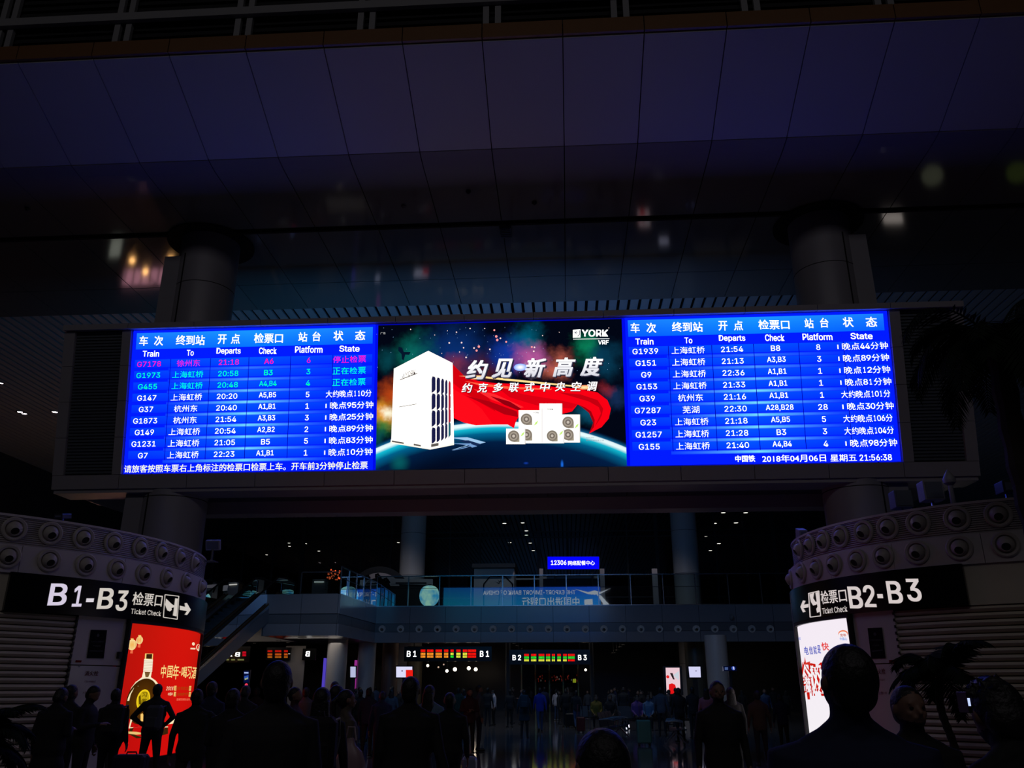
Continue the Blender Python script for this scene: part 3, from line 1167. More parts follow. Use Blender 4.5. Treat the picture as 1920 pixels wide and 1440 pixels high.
def unit(x0, y0, x1, y1, fans, dim=250):
    P.poly([(x0, y0), (x1, y0), (x1, y1), (x0, y1)], (255, 253, 248))
    P.step(0.0008)
    P.line((x1, y0), (x1, y1), 4, (190, 180, 175))
    for fx, fy, r in fans:
        P.poly([(fx - r * .1, fy + r * .5), (fx + r, fy), (fx + r * 1.02, fy + r * 1.02), (fx, fy + r * 1.05)], (150, 140, 120))
        P.step(0.0006)
        P.disc(fx, fy, r, r, (126, 116, 104), 24)
        P.step(0.0006)
        P.disc(fx, fy, r * 0.72, r * 0.72, (160, 150, 136), 24)
        P.step(0.0006)
        P.disc(fx, fy, r * 0.5, r * 0.5, (110, 100, 92), 24)
        P.step(0.0006)
        P.disc(fx, fy, r * 0.25, r * 0.25, (190, 180, 168), 24)
        P.step(0.0006)


unit(1063, 712, 1222, 946, [(1118, 775, 40), (1118, 885, 40)])
unit(1210, 664, 1370, 946, [])
unit(1368, 742, 1496, 940, [(1412, 797, 40), (1412, 885, 40)])
P.step(0.002)
unit(975, 842, 1110, 952, [(1028, 895, 40)])
unit(1250, 845, 1384, 946, [(1300, 893, 38)])
for (a, b_) in ((1185, 800), (1090, 878), (1362, 870), (1472, 820)):
    P.poly([(a - 14, b_ + 22), (a - 2, b_ - 2), (a + 16, b_ - 14), (a + 8, b_ + 8)], (190, 230, 120))
P.text('YORK', 1265, 1308, 706, 11, (40, 40, 50), 0.0)
P.text('YORK', 1166, 1206, 729, 9, (60, 60, 70), 0.0)
P.line((1228, 700), (1228, 940), 3, (200, 190, 190))
adsub(P, 'small_air_units', M_TXT)
# titles
P.off = 0.0
for i, (c, x, y) in enumerate((('约', 770, 426), ('见', 955, 416), ('新', 1180, 412), ('高', 1384, 408), ('度', 1580, 404))):
    for dx_, dy_, cc in ((10, 9, (20, 20, 40)), (5, 5, (70, 70, 90)), (0, 0, (255, 255, 255))):
        P.text(c, x - 68 + dx_, x + 68 + dx_, y + dy_, 136, cc, 0.045, skew=0.28, col2=(205, 205, 215) if cc[0] == 255 else None)
        P.step(0.0015)
for i, c in enumerate('约克多联式中央空调'):
    x = 700 + i * 110
    P.text(c, x - 34 + 4, x + 34 + 4, 560 - i * 1.5, 66, (60, 10, 10), 0.03, skew=0.22)
    P.step(0.0008)
    P.text(c, x - 34, x + 34, 556 - i * 1.5, 66, (255, 255, 255), 0.03, skew=0.22)
    P.step(0.0008)
P.text('YORK', 1508, 1695, 170, 50, W_, 0.045, skew=0.05)
P.poly([(1446, 147), (1500, 143), (1500, 201), (1446, 203)], W_)
P.step(.001)
for k in range(6):
    a = PI * k / 3
    P.line((1466, 167), (1466 + 15 * math.cos(a), 167 + 15 * math.sin(a)), 3, (10, 20, 60))
P.poly([(1490, 150), (1494, 150), (1494, 182), (1478, 196), (1478, 190), (1490, 180)], (10, 20, 60))
P.line((1448, 213), (1704, 209), 3, W_)
P.text('VRF', 1624, 1698, 235, 30, W_, 0.04, skew=0.1)
P.text('广告', 90, 126, 171, 16, (190, 190, 190), 0.0)
P.text('约克多联', 1540, 1596, 907, 8, (120, 130, 140), 0.0)
P.text('智能空调专家之选', 1538, 1665, 926, 10, (120, 130, 140), 0.0)
adsub(P, 'advert_text', M_TXT)
P.off = -0.02
for (x, y, r) in ((891, 146, 7), (720, 134, 5), (624, 160, 5), (573, 236, 6), (660, 234, 6), (674, 270, 5), (782, 262, 9), (766, 290, 8), (748, 272, 6), (860, 281, 6), (905, 190, 9), (912, 215, 9), (934, 203, 6), (975, 228, 7), (692, 338, 6), (823, 134, 4), (1156, 265, 7), (1175, 267, 6), (1170, 295, 6), (646, 300, 4), (1232, 184, 4), (300, 140, 4), (470, 180, 3), (1350, 160, 3), (1700, 130, 3), (520, 310, 3), (560, 150, 3)):
    P.disc(x, y, r, r, (255, 220 if r < 7 else 150, 215 if r < 7 else 150), 8)
for k in range(120):
    x, y = random.uniform(60, 1790), random.uniform(120, 480)
    if 600 < x < 1350 or random.random() < .3:
        P.disc(x, y, 1.8, 1.8, (150, 190, 235), 5)
# dark splatter cloud and ripples round the unit foot
P.poly([(215, 262), (240, 270), (252, 300), (300, 300), (290, 320), (262, 318), (250, 360), (238, 350), (235, 315), (212, 290)], (4, 20, 40))
for k in range(4):
    P.poly([(560 - 6 * k, 905 + 20 * k), (700 + 8 * k, 902 + 22 * k), (830 - 30 * k, 938 + 14 * k), (700, 975 + 5 * k), (590, 992 + 2 * k), (690, 960 + 6 * k), (740 - 10 * k, 935 + 12 * k), (640, 915 + 18 * k)], ((150, 190, 225), (20, 40, 80), (110, 150, 200), (10, 26, 54))[k])
    P.step(0.0008)
adsub(P, 'star_field', M_TXT)

# ---- back face of the board: blue bank advert that mirrors in the balcony glass
YB_ = 23.45
BX0, BX1 = -12.0, 3.3
mbk = lambda x, y: (x, y)


def back3(u, v, off=0.0):
    return np.array([u, YB_ + off, v])


G = Print(lambda x, y: (x, y), back3, 0.06)
G.rectuv(BX0, 6.75, BX1, 10.8, (10, 90, 190), 24, 8, colfn=lambda a, b: (18 + 16 * a, 82 + 58 * math.sin(PI * b) * (0.6 + 0.4 * a), 142 + 80 * a))
bscr = G.build('led_screen', print_mat('led_print_bank', 3.0), board, 'blue bank advert facing the balcony')
G.off = 0.08


def rx(px_):
    return (px_ - 1065) * 83 / 1640


def rz(py_):
    return 1.6 + math.tan(TH - math.atan((py_ - 720) / F)) * 83


# seen mirrored from the hall, so written the right way round for someone facing the board from the balcony
G.off = 0.08
G.textuv('THE EXPORT-IMPORT BANK OF CHINA', rx(905), rx(1083), 10.1, 10.5, (235, 245, 255), 0.01, mirror=True)
G.textuv('中国进出口银行', rx(980), rx(1090), 8.95, 9.85, (225, 240, 255), 0.012, mirror=True)
lx = rx(1137) - 0.9
NB = len(G.v)
G.polyuv([(lx - 1.9, 9.3), (lx - .6, 9.0), (lx, 9.15), (lx + .6, 9.0), (lx + 1.6, 9.35), (lx + .5, 8.8), (lx, 8.75), (lx - .6, 8.8)], (235, 245, 255))
G.polyuv([(lx - 1.0, 8.3), (lx - .2, 8.35), (lx - .2, 7.6), (lx - 1.0, 7.5)], (235, 245, 255))
G.polyuv([(lx + .2, 8.8), (lx + .6, 8.7), (lx + 1.4, 7.8), (lx + 1.2, 7.4), (lx + .7, 7.5), (lx + .8, 7.9)], (235, 245, 255))
G.v = [(v[0], v[1], v[2] + (1.3 if abs(v[0] - lx) < 2.0 and v[2] < 9.6 and i >= NB else 0)) for i, v in enumerate(G.v)]
psub(G, 'bank_lettering', print_mat('bank_text', 2.2, sample=False), bscr)

# ================================================================== ROUND KIOSKS
def cyl_hit(x, y, K, r):
    d = ray(x, y)
    cx, cy = K
    a = d[0] ** 2 + d[1] ** 2
    b_ = -2 * (d[0] * cx + d[1] * cy)
    c = cx * cx + cy * cy - r * r
    D = b_ * b_ - 4 * a * c
    if D < 0:
        return None
    t = (-b_ - math.sqrt(D)) / (2 * a)
    p = CAM + d * t
    return math.degrees(math.atan2(p[1] - cy, p[0] - cx)), p[2]


class KMap:
    """uv on a drum: u = arc length measured to the right as seen from outside, v = height"""

    def __init__(s, K, r, mid):
        s.K, s.r, s.mid = K, r, mid

    def uv(s, x, y):
        # clamp at the tangent: walk inwards until the ray meets the drum
        h = cyl_hit(x, y, s.K, s.r)
        k = 0
        side = 1 if s.K[0] < 0 else -1
        while h is None and k < 80:
            k += 1
            h = cyl_hit(x - side * k * 0.5, y, s.K, s.r)
        a, z = h
        a = (a - s.mid + 180) % 360 - 180 + 0.0
        return (math.radians(a) * s.r + side * k * 0.02, z)

    def p3(s, u, v, off=0.0):
        a = math.radians(s.mid) + u / s.r
        return np.array([s.K[0] + (s.r + off) * math.cos(a), s.K[1] + (s.r + off) * math.sin(a), v])

    def ang(s, u):
        return s.mid + math.degrees(u / s.r)


def nozzle(K, r, ang, z, parent, sc=1.0, tilt=0.5):
    a = math.radians(ang)
    n = Vector((math.cos(a), math.sin(a), 0))
    t = Vector((-math.sin(a), math.cos(a), 0))
    M = Matrix.Translation(Vector((K[0] + r * n.x, K[1] + r * n.y, z))) @ Matrix((t, Vector((0, 0, 1)), n)).transposed().to_4x4() @ Matrix.Scale(sc, 4)
    fl = MB().lathe([(0.205, 0.0), (0.205, 0.025), (0.185, 0.04), (0.15, 0.035), (0.143, 0.012), (0.135, 0.0)], 28, M)
    fo = fl.build('air_nozzle', M_NOZZ, parent, smooth=True)
    # ball with a throat that points down and outward
    R = Matrix.Rotation(tilt, 4, 'X')
    bl = MB()
    prof = []
    for k in range(8):
        ph = math.radians(-10 + k * 9.2)
        prof.append((0.128 * math.cos(ph), 0.128 * math.sin(ph)))
    prof += [(0.068, 0.112), (0.064, 0.09)]
    bl.lathe([(0.126, -0.04)] + prof, 24, M @ R)
    sub(bl, 'nozzle_ball', M_NOZZ, fo, smooth=True)
    th = MB().lathe([(0.066, 0.095), (0.0, 0.06)], 18, M @ R)
    sub(th, 'nozzle_throat', M_RUBBER, fo)
    return fo


def kiosk(K, r, mid, nozU, nozL, side, label):
    k = empty('round_kiosk', (K[0], K[1], 0), label, 'kiosk')
    ru, rl, rw = r, r + 0.09, r + 0.05
    n = 96
    MB().arc(K[0], K[1], r - 0.5, ru - 0.03, 3.88, 4.36, 0, 360, n).build('upper_drum', M_KIOSK, k, smooth=True)
    rb = MB()
    for i in range(14):
        z = 3.90 + i * 0.0345
        rb.arc(K[0], K[1], ru - 0.04, ru + 0.0, z, z + 0.02, 0, 360, n)
    o = rb.build('rib', M_RIB, k, smooth=True)
    o['kind'] = 'stuff'
    MB().arc(K[0], K[1], ru - 0.35, ru + 0.02, 4.37, 4.41, 0, 360, n).build('coping', M_KIOSK, k, smooth=True)
    MB().lathe([(0.0, 4.34), (ru - 0.3, 4.34), (ru - 0.3, 4.30), (0, 4.30)], n, Matrix.Translation((K[0], K[1], 0))).build('roof', M_DARKMET, k)
    # lower band in panels
    step = 20
    for i in range(360 // step):
        MB().arc(K[0], K[1], rl - 0.4, rl, 3.42, 3.885, i * step + 0.06, (i + 1) * step - 0.06, 10).build('band_panel', M_KIOSK, k, smooth=True)
    for px_, py_, up in [(a, b, 1) for a, b in nozU] + [(a, b, 0) for a, b in nozL]:
        h = cyl_hit(px_, py_, K, ru if up else rl)
        if h is None:
            kk = KMap(K, ru if up else rl, 0)
            u, v = kk.uv(px_, py_)
            h = (math.degrees(u / kk.r), 0)
        nozzle(K, ru + 0.0 if up else rl, h[0], 4.16 if up else 3.68, k, 1.0 if up else 0.98)
    return k


KL, RL = (-13.5, 17.25), 5.42
nU = [(27, 990), (95, 997), (157, 1004), (213, 1015), (263, 1022), (302, 1035), (337, 1041), (364, 1048)]
nL = [(15, 1045), (92, 1051), (161, 1058), (219, 1067), (269, 1074), (312, 1080), (348, 1086), (377, 1092)]
k1 = kiosk(KL, RL, -15, nU, nL, 1, 'round pale kiosk at the left with two rows of air nozzles and the B1-B3 sign')
KR, RR = (8.5, 16.9), 3.86
nU = [(1500, 1033), (1520, 1028), (1545, 1020), (1577, 1010), (1620, 1000), (1665, 990), (1722, 980), (1795, 975), (1872, 968)]
nL = [(1484, 1087), (1505, 1080), (1532, 1073), (1565, 1065), (1608, 1056), (1657, 1047), (1720, 1035), (1800, 1032), (1887, 1028)]
k2 = kiosk(KR, RR, -150, nU, nL, -1, 'round pale kiosk at the right with two rows of air nozzles and the B2-B3 sign')


def kfit(K, r, mid, x, z):
    """angle on the drum at height z whose picture column is x (front side)"""
    best = None
    for i in range(-900, 901):
        a = mid + i * 0.1
        p = (K[0] + r * math.cos(math.radians(a)), K[1] + r * math.sin(math.radians(a)), z)
        # facing the camera?
        if (p[0]) * math.cos(math.radians(a)) + p[1] * math.sin(math.radians(a)) > 0.4:
            continue
        d = abs(proj(p)[0] - x)
        if best is None or d < best[0]:
            best = (d, a)
    return best[1]


def wall_ring(k, K, r, side, mid, edges):
    """wall below the sign: roller shutter, service panels, light box; edges are angles"""
    pass


def wall_arc(k, K, r0, r1, z0, z1, a0, a1, name, m, n=12):
    return MB().arc(K[0], K[1], r0, r1, z0, z1, a0, a1, n).build(name, m, k, smooth=True)


HS0, HS1 = 2.80, 3.43       # sign band
for (k, K, r, mid, s_edge, sh_edge, p_edge, far) in (
        (k1, KL, RL + 0.05, -30, 10, 143, 233, 384), (k2, KR, RR + 0.05, -140, 1813, 1677, 1602, 1484)):
    sg = 1 if K[0] < 0 else -1
    a_far = kfit(K, r, mid, far, 2.0)
    if K[0] < 0:
        a_far = max(a_far, 14)
    else:
        a_far = -190
    a_p = kfit(K, r, mid, p_edge, 2.4)
    a_sh = kfit(K, r, mid, sh_edge, 2.7)
    a_s = kfit(K, r, mid, s_edge, 3.1)
    # solid core so nothing shows through, open floor to band
    wall_arc(k, K, r - 0.5, r - 0.14, 0, 3.42, 0, 360, 'core_wall', M_DARKMET, 72)
    # sign band, a black box proud of the wall
    wall_arc(k, K, r - 0.1, r + 0.10, HS0, HS1, min(a_s, a_far + sg * 1.0), max(a_s, a_far + sg * 1.0), 'sign_box', M_BLACKP, 40)
    # plain cladding behind and round the back
    if sg > 0:
        wall_arc(k, K, r - 0.14, r, 0, 3.42, a_far + 3.2, a_far + 140, 'cladding', M_KIOSK, 40)
        wall_arc(k, K, r - 0.14, r + 0.10, 0, 3.42, a_far + 1.2, a_far + 3.0, 'corner_post', M_KIOSK, 4)
    else:
        wall_arc(k, K, r - 0.14, r, 0, 3.42, a_far - 140, a_far - 3.2, 'cladding', M_KIOSK, 40)
        wall_arc(k, K, r - 0.14, r + 0.10, 0, 3.42, a_far - 3.0, a_far - 1.2, 'corner_post', M_KIOSK, 4)
    # roller shutter of single slats
    e0, e1 = (a_sh - 100, a_sh) if sg > 0 else (a_sh, a_sh + 100)
    wall_arc(k, K, r - 0.14, r, 2.80 if True else 0, 3.42, e0, e1, 'lintel', M_SHUT, 40)
    nsl = 27
    hh = 2.80 / nsl
    for i in range(nsl):
        z = i * hh
        b = MB()
        nn = 30
        prof = [(r - 0.09, z + 0.004), (r - 0.035, z + 0.02), (r - 0.005, z + hh * 0.5), (r - 0.03, z + hh * 0.86), (r - 0.09, z + hh - 0.006)]
        for j in range(nn + 1):
            a = math.radians(e0 + (e1 - e0) * j / nn)
            for rr, zz in prof:
                b.v.append((K[0] + rr * math.cos(a), K[1] + rr * math.sin(a), zz))
        m_ = len(prof)
        for j in range(nn):
            for q in range(m_ - 1):
                b.f.append((j * m_ + q, (j + 1) * m_ + q, (j + 1) * m_ + q + 1, j * m_ + q + 1))
        b.build('shutter_slat', M_SHUT, k, smooth=True)
        # end hook of each slat
        ae = a_sh
        d = 0.35 * sg
        wall_arc(k, K, r - 0.08, r + 0.012, z + 0.03, z + 0.075, min(ae, ae + d), max(ae, ae + d), 'slat_hook', M_RUBBER, 2)
    # service strip: upper panel with a black notice, lower hydrant cabinet
    s0, s1 = min(a_sh, a_p), max(a_sh, a_p)
    gp = 0.08
    up = wall_arc(k, K, r - 0.14, r, 1.98, 2.80, s0 + 0.4, s1 - gp, 'upper_panel', M_KIOSK, 8)
    hy = wall_arc(k, K, r - 0.14, r + 0.01, 0.05, 1.96, s0 + 0.5, s1 - 1.5 if sg > 0 else s1 - gp, 'hydrant_door', mat('cabinet_white', (0.55, 0.53, 0.54), 0.3), 8)
    wall_arc(k, K, r - 0.14, r, 0.0, 1.96, (s1 - 1.4) if sg > 0 else s0, s1 - gp if sg > 0 else s0 + 0.4, 'side_panel', M_KIOSK, 3)
    if sg > 0:
        wall_arc(k, K, r, r + 0.05, 1.10, 1.28, s1 - 1.35, s1 - 0.5, 'alarm_box', mat('alarm_red', (0.35, 0.01, 0.01), 0.4), 3)
        wall_arc(k, K, r, r + 0.06, 2.10, 2.22, s1 - 1.3, s1 - 0.5, 'hinge', M_RUBBER, 3)
    km = KMap(K, r, mid)
    P = Print(km.uv, km.p3, 0.012)
    if sg > 0:
        # black notice with emblem
        P.frame(60, 1160, 400 / 1920)
        q = [(527, 100), (672, 103), (642, 358), (488, 356)]
        P.poly(q, (5, 6, 8))
        psub(P, 'notice_plate', M_INK, up, stuff=False)
        P.off = 0.016
        P.disc(590, 150, 13, 16, (90, 90, 92), 6)
        P.text('公共安全温馨提示', 525, 645, 207, 15, (95, 95, 98), 0.0, yr=206)
        P.text('严禁携带', 542, 612, 246, 15, (95, 95, 98), 0.0, yr=248)
        P.line((512, 290), (632, 292), 7, (80, 80, 84))
        psub(P, 'notice_text', M_INK, up)
        P.off = 0.016
        P.text('消火栓', 470, 592, 492, 46, (120, 22, 30), 0.01)
        P.text('FIRE HYDRANT', 468, 570, 566, 16, (110, 60, 66), 0.0)
        P.poly([(388, 374), (442, 376), (438, 394), (384, 392)], (120, 10, 14))
        P.text('火警119', 450, 520, 665, 22, (110, 60, 66), 0.0)
        P.disc(420, 428, 9, 9, (150, 150, 155), 10)
        psub(P, 'hydrant_text', M_INK, hy)
    else:
        P.frame(1440, 1160, 480 / 1920)
        P.poly([(750, 72), (858, 66), (886, 298), (778, 302)], (5, 6, 8))
        psub(P, 'notice_plate', M_INK, up, stuff=False)
        P.off = 0.016
        P.disc(806, 116, 12, 14, (80, 80, 82), 6)
        P.text('公共安全温馨提示', 772, 856, 162, 13, (90, 90, 93), 0.0, yr=157)
        P.text('严禁携带', 790, 838, 203, 13, (90, 90, 93), 0.0, yr=199)
        P.line((786, 244), (864, 236), 9, (80, 80, 84))
        psub(P, 'notice_text', M_INK, up)
        P.off = 0.016
        P.text('消火栓', 800, 884, 398, 44, (130, 22, 30), 0.01, yr=394)
        P.text('FIRE HYDRANT', 815, 884, 462, 14, (110, 60, 66), 0.0, yr=459)
        P.text('火警119', 835, 895, 560, 24, (120, 30, 40), 0.0, yr=556)
        P.poly([(912, 312), (962, 308), (966, 328), (914, 332)], (120, 10, 14))
        psub(P, 'hydrant_text', M_INK, hy)
    # light box
    zb0, zb1 = 0.35, 2.74
    b0, b1 = (a_p, a_far + 1.1) if sg > 0 else (a_far - 1.1, a_p)
    fr_ = MB()
    fa = 0.45
    fr_.arc(K[0], K[1], r - 0.1, r + 0.09, zb0 - 0.08, zb0, b0, b1, 20)
    fr_.arc(K[0], K[1], r - 0.1, r + 0.09, zb1, zb1 + 0.06, b0, b1, 20)
    fr_.arc(K[0], K[1], r - 0.1, r + 0.09, zb0, zb1, b0, b0 + fa, 2)
    fr_.arc(K[0], K[1], r - 0.1, r + 0.09, zb0, zb1, b1 - fa, b1, 2)
    fr_.arc(K[0], K[1], r - 0.1, r + 0.02, 0, zb0 - 0.08, b0, b1, 20)
    lb = fr_.build('light_box', M_DARKMET, k)
    P = Print(km.uv, km.p3, 0.03)
    to_u = lambda a: math.radians((a - mid + 180) % 360 - 180) * r
    u0, u1 = to_u(b0 + fa), to_u(b1 - fa)
    if u1 < u0:
        u0, u1 = u1, u0
    if sg > 0:
        P.rectuv(u0, zb0, u1, zb1, (225, 8, 10), 24, 6, colfn=lambda a, b: (188 + 26 * math.sin(PI * a), 14 + 8 * b, 12))
        psub(P, 'poster', M_BACKLIT, lb, stuff=False)
        P.frame(200, 1150, 200 / 1152)
        P.off = 0.034
        GOLD = (255, 205, 110)
        CRM = (255, 236, 190)
        # lanterns
        for (x, y, rx_, ry_) in ((340, 290, 36, 44), (258, 340, 50, 58)):
            P.disc(x, y, rx_, ry_, (250, 190, 90), 20, col2=(255, 232, 160))
            P.step(.001)
            for q in (-0.6, -0.2, 0.2, 0.6):
                P.poly([(x + q * rx_ - 2, y - ry_ * .8), (x + q * rx_ + 2, y - ry_ * .8), (x + q * rx_ * 1.2 + 2, y), (x + q * rx_ + 2, y + ry_ * .8), (x + q * rx_ - 2, y + ry_ * .8), (x + q * rx_ * 1.2 - 2, y)], (225, 120, 50))
            P.poly([(x - 14, y - ry_ - 12), (x + 16, y - ry_ - 10), (x + 15, y - ry_ + 4), (x - 14, y - ry_ + 4)], GOLD)
            P.poly([(x - 14, y + ry_ - 2), (x + 10, y + ry_ - 2), (x + 6, y + ry_ + 36), (x - 22, y + ry_ + 34)], (245, 110, 70))
        # bottle
        P.poly([(398, 434), (484, 436), (480, 496), (394, 494)], (255, 214, 120))
        P.step(.001)
        P.poly([(412, 440), (474, 440), (470, 492), (408, 490)], (60, 30, 14))
        P.poly([(388, 492), (482, 498), (472, 632), (376, 630)], (255, 244, 220))
        P.step(.001)
        for i in range(7):
            y = 512 + i * 17
            P.line((386 - i, y), (478 - i, y + 4), 4, (205, 178, 140))
        P.poly([(376, 632), (468, 634), (458, 690), (500, 720), (540, 790), (320, 790), (300, 740), (362, 690)], (255, 240, 205))
        P.poly([(300, 735), (250, 800), (215, 880), (200, 945), (225, 945), (240, 880), (280, 800), (320, 745)], CRM)
        P.poly([(500, 715), (545, 770), (570, 850), (560, 900), (530, 800)], CRM)
        P.step(.001)
        P.disc(378, 950, 168, 248, (98, 56, 8), 40, col2=(60, 32, 4))
        P.poly([(392, 632), (452, 634), (430, 690), (400, 690)], (120, 90, 50))
        P.step(.001)
        P.disc(378, 935, 72, 114, (250, 214, 30), 30)
        P.step(.001)
        P.disc(378, 935, 58, 98, (200, 170, 20), 30)
        P.step(.001)
        P.text('习', 360, 415, 880, 50, (90, 70, 0), 0.02)
        P.text('酱', 352, 412, 950, 60, (90, 70, 0), 0.02)
        P.poly([(325, 900), (345, 880), (352, 990), (330, 980)], (90, 70, 0))
        P.poly([(345, 1090), (365, 1078), (378, 1100), (372, 1155), (385, 1165), (335, 1165), (345, 1150)], GOLD)
        P.poly([(240, 1135), (270, 1160), (330, 1190), (500, 1190), (500, 1180), (340, 1176), (280, 1148), (262, 1130)], (230, 180, 110))
        P.poly([(240, 1135), (262, 1130), (232, 1230), (430, 1224), (640, 1222), (640, 1232), (216, 1242)], CRM)
        P.poly([(232, 1240), (640, 1232), (640, 1300), (520, 1335), (300, 1350), (212, 1300)], (60, 34, 10))
        P.poly([(212, 1275), (300, 1280), (420, 1300), (300, 1310), (215, 1300)], (240, 200, 120))
        P.poly([(640, 1180), (730, 1130), (728, 1145), (700, 1190), (640, 1200)], CRM)
        # calligraphy, crest and captions
        for i, (c, x, wd, hh) in enumerate((('中', 592, 52, 140), ('国', 662, 56, 130), ('年', 726, 62, 160), ('喝', 815, 58, 120), ('习', 868, 44, 130), ('酒', 920, 48, 130))):
            P.text(c, x - wd / 2, x + wd / 2, 628 + i * 3, hh, (255, 225, 140), 0.016, skew=-0.05)
        P.disc(768, 636, 9, 9, (255, 225, 140), 8)
        P.disc(916, 330, 16, 18, (255, 225, 190), 12)
        P.poly([(884, 372), (938, 374), (936, 390), (882, 388)], (255, 225, 190))
        P.disc(972, 370, 24, 40, (255, 225, 190), 20)
        P.step(.001)
        P.disc(972, 366, 17, 31, (215, 10, 12), 20)
        P.step(.001)
        P.poly([(952, 345), (990, 340), (975, 395), (966, 395), (972, 358)], (255, 225, 190))
        P.text('2018', 622, 697, 811, 40, CRM, 0.01, skew=0.15)
        P.text('中国年', 640, 690, 872, 34, CRM, 0.01)
        P.poly([(708, 782), (892, 784), (886, 836), (704, 834)], (245, 200, 110))
        P.poly([(704, 848), (888, 850), (882, 900), (700, 896)], (245, 200, 110))
        P.step(.001)
        P.text('百名农民工返乡', 716, 882, 809, 34, (150, 70, 10), 0.006)
        P.text('五省免费专列千张', 712, 880, 873, 32, (150, 70, 10), 0.006)
        P.text('温暖回家路公益行动', 730, 880, 930, 24, (255, 120, 90), 0.01)
        psub(P, 'poster_art', M_BACKTXT, lb)
        # sign lettering
        kb = KMap(K, r + 0.10, mid)
        S = Print(kb.uv, kb.p3, 0.006)
        S.frame(60, 1070, 360 / 1920)
        WS = (235, 228, 236)
        WG = (222, 214, 205)
        kk = dict(bold=0.03)
        S.text('B', 170, 352, 238, 222, (228, 218, 240), 0.035)
        S.text('1', 412, 508, 255, 212, (228, 218, 240), 0.03)
        S.text('-', 540, 616, 296, 38, WS, 0.02)
        S.text('B', 660, 814, 278, 212, WG, 0.035)
        S.text('3', 842, 955, 300, 208, WG, 0.035)
        S.text('检票口', 1005, 1300, 276, 132, WG, 0.015, yr=300)
        S.text('Ticket Check', 988, 1288, 404, 52, WG, 0.004, yr=430)
        S.poly([(1476, 350), (1530, 362), (1524, 325), (1546, 322), (1586, 392), (1548, 444), (1524, 440), (1548, 404), (1476, 392)], WG)
        for a, b_ in (((1328, 240), (1466, 256)), ((1466, 256), (1450, 486)), ((1450, 486), (1312, 466)), ((1312, 466), (1328, 240))):
            S.line(a, b_, 7, WG)
        for e in ((1328, 240, 1466, 256),):
            S.poly([(1328, 236), (1466, 252), (1466, 260), (1328, 244)], WG)
            S.poly([(1312, 462), (1450, 482), (1450, 490), (1312, 470)], WG)
            S.poly([(1324, 240), (1332, 240), (1316, 468), (1308, 466)], WG)
            S.poly([(1462, 254), (1470, 254), (1454, 488), (1446, 486)], WG)
        S.step(.001)
        S.poly([(1338, 278), (1360, 300), (1390, 330), (1412, 345), (1444, 355), (1440, 368), (1410, 368), (1392, 372), (1395, 392), (1376, 408), (1352, 398), (1340, 372), (1328, 340)], WG)
        S.poly([(1430, 276), (1456, 280), (1444, 458), (1406, 448), (1414, 400), (1420, 350)], WG)
        psub(S, 'sign_lettering', M_SIGNTXT, k)
    else:
        P.rectuv(u0, zb0, u1, zb1, (250, 245, 250), 16, 4, colfn=lambda a, b: (250, 246 - 6 * b, 250))
        psub(P, 'poster', M_BACKLIT, lb, stuff=False)
        P.frame(1440, 1160, 480 / 1920)
        P.off = 0.034
        BLU = (50, 70, 190)
        P.text('中国电信', 210, 258, 148, 22, (90, 120, 230), 0.01)
        P.line((212, 168), (262, 166), 4, (120, 140, 230))
        P.text('电', 286, 316, 240, 62, BLU, 0.025)
        P.text('信', 322, 350, 238, 62, BLU, 0.025)
        P.text('就', 354, 380, 235, 62, BLU, 0.025)
        P.text('是', 384, 408, 230, 62, BLU, 0.025)
        P.text('快', 414, 470, 208, 62, (235, 70, 70), 0.03)
        P.disc(574, 112, 36, 26, (245, 120, 70), 16)
        P.step(.001)
        P.disc(574, 118, 32, 22, (250, 246, 250), 16)
        P.step(.001)
        P.text('宽带', 554, 598, 124, 22, (200, 60, 40), 0.02)
        P.text('中国心', 552, 606, 152, 22, (90, 150, 230), 0.02)
        # big outlined red and white character
        P.text('全', 262, 352, 440, 240, (205, 26, 16), 0.10)
        P.text('网', 330, 460, 455, 250, (205, 26, 16), 0.10)
        P.poly([(270, 370), (310, 330), (370, 340), (372, 362), (330, 362), (300, 400), (262, 412)], (205, 26, 16))
        P.poly([(268, 528), (350, 530), (350, 552), (272, 552)], (205, 26, 16))
        P.poly([(304, 552), (326, 552), (330, 606), (312, 606)], (205, 26, 16))
        P.poly([(290, 285), (300, 330), (330, 320), (330, 345), (286, 345)], (220, 60, 50))
        P.step(.002)
        P.text('全', 276, 346, 440, 200, (252, 248, 250), 0.02)
        P.text('网', 344, 450, 455, 215, (252, 248, 250), 0.02)
        psub(P, 'poster_art', M_BACKTXT, lb)
        kb = KMap(K, r + 0.10, mid)
        S = Print(kb.uv, kb.p3, 0.006)
        S.frame(1440, 860, 480 / 1192)
        WS = (228, 216, 214)
        S.text('B', 376, 440, 646, 104, WS, 0.035)
        S.text('2', 446, 500, 640, 104, WS, 0.035)
        S.text('-', 510, 536, 640, 20, WS, 0.02)
        S.text('B', 556, 625, 622, 106, WS, 0.035)
        S.text('3', 645, 712, 612, 108, WS, 0.035)
        S.text('检票口', 248, 366, 648, 64, WS, 0.015, yr=634)
        S.text('Ticket Check', 254, 370, 710, 28, WS, 0.006, yr=698)
        S.poly([(190, 676), (190, 692), (166, 696), (176, 712), (164, 716), (152, 690), (164, 660), (176, 662), (168, 680)], WS)
        S.poly([(188, 626), (238, 614), (240, 618), (190, 630)], WS)
        S.poly([(196, 736), (246, 730), (247, 734), (197, 740)], WS)
        S.poly([(188, 626), (192, 626), (200, 738), (195, 738)], WS)
        S.poly([(236, 616), (240, 616), (248, 732), (244, 732)], WS)
        S.step(.001)
        S.poly([(194, 632), (216, 624), (212, 650), (224, 668), (236, 660), (238, 668), (226, 680), (212, 684), (202, 668)], (228, 216, 214))
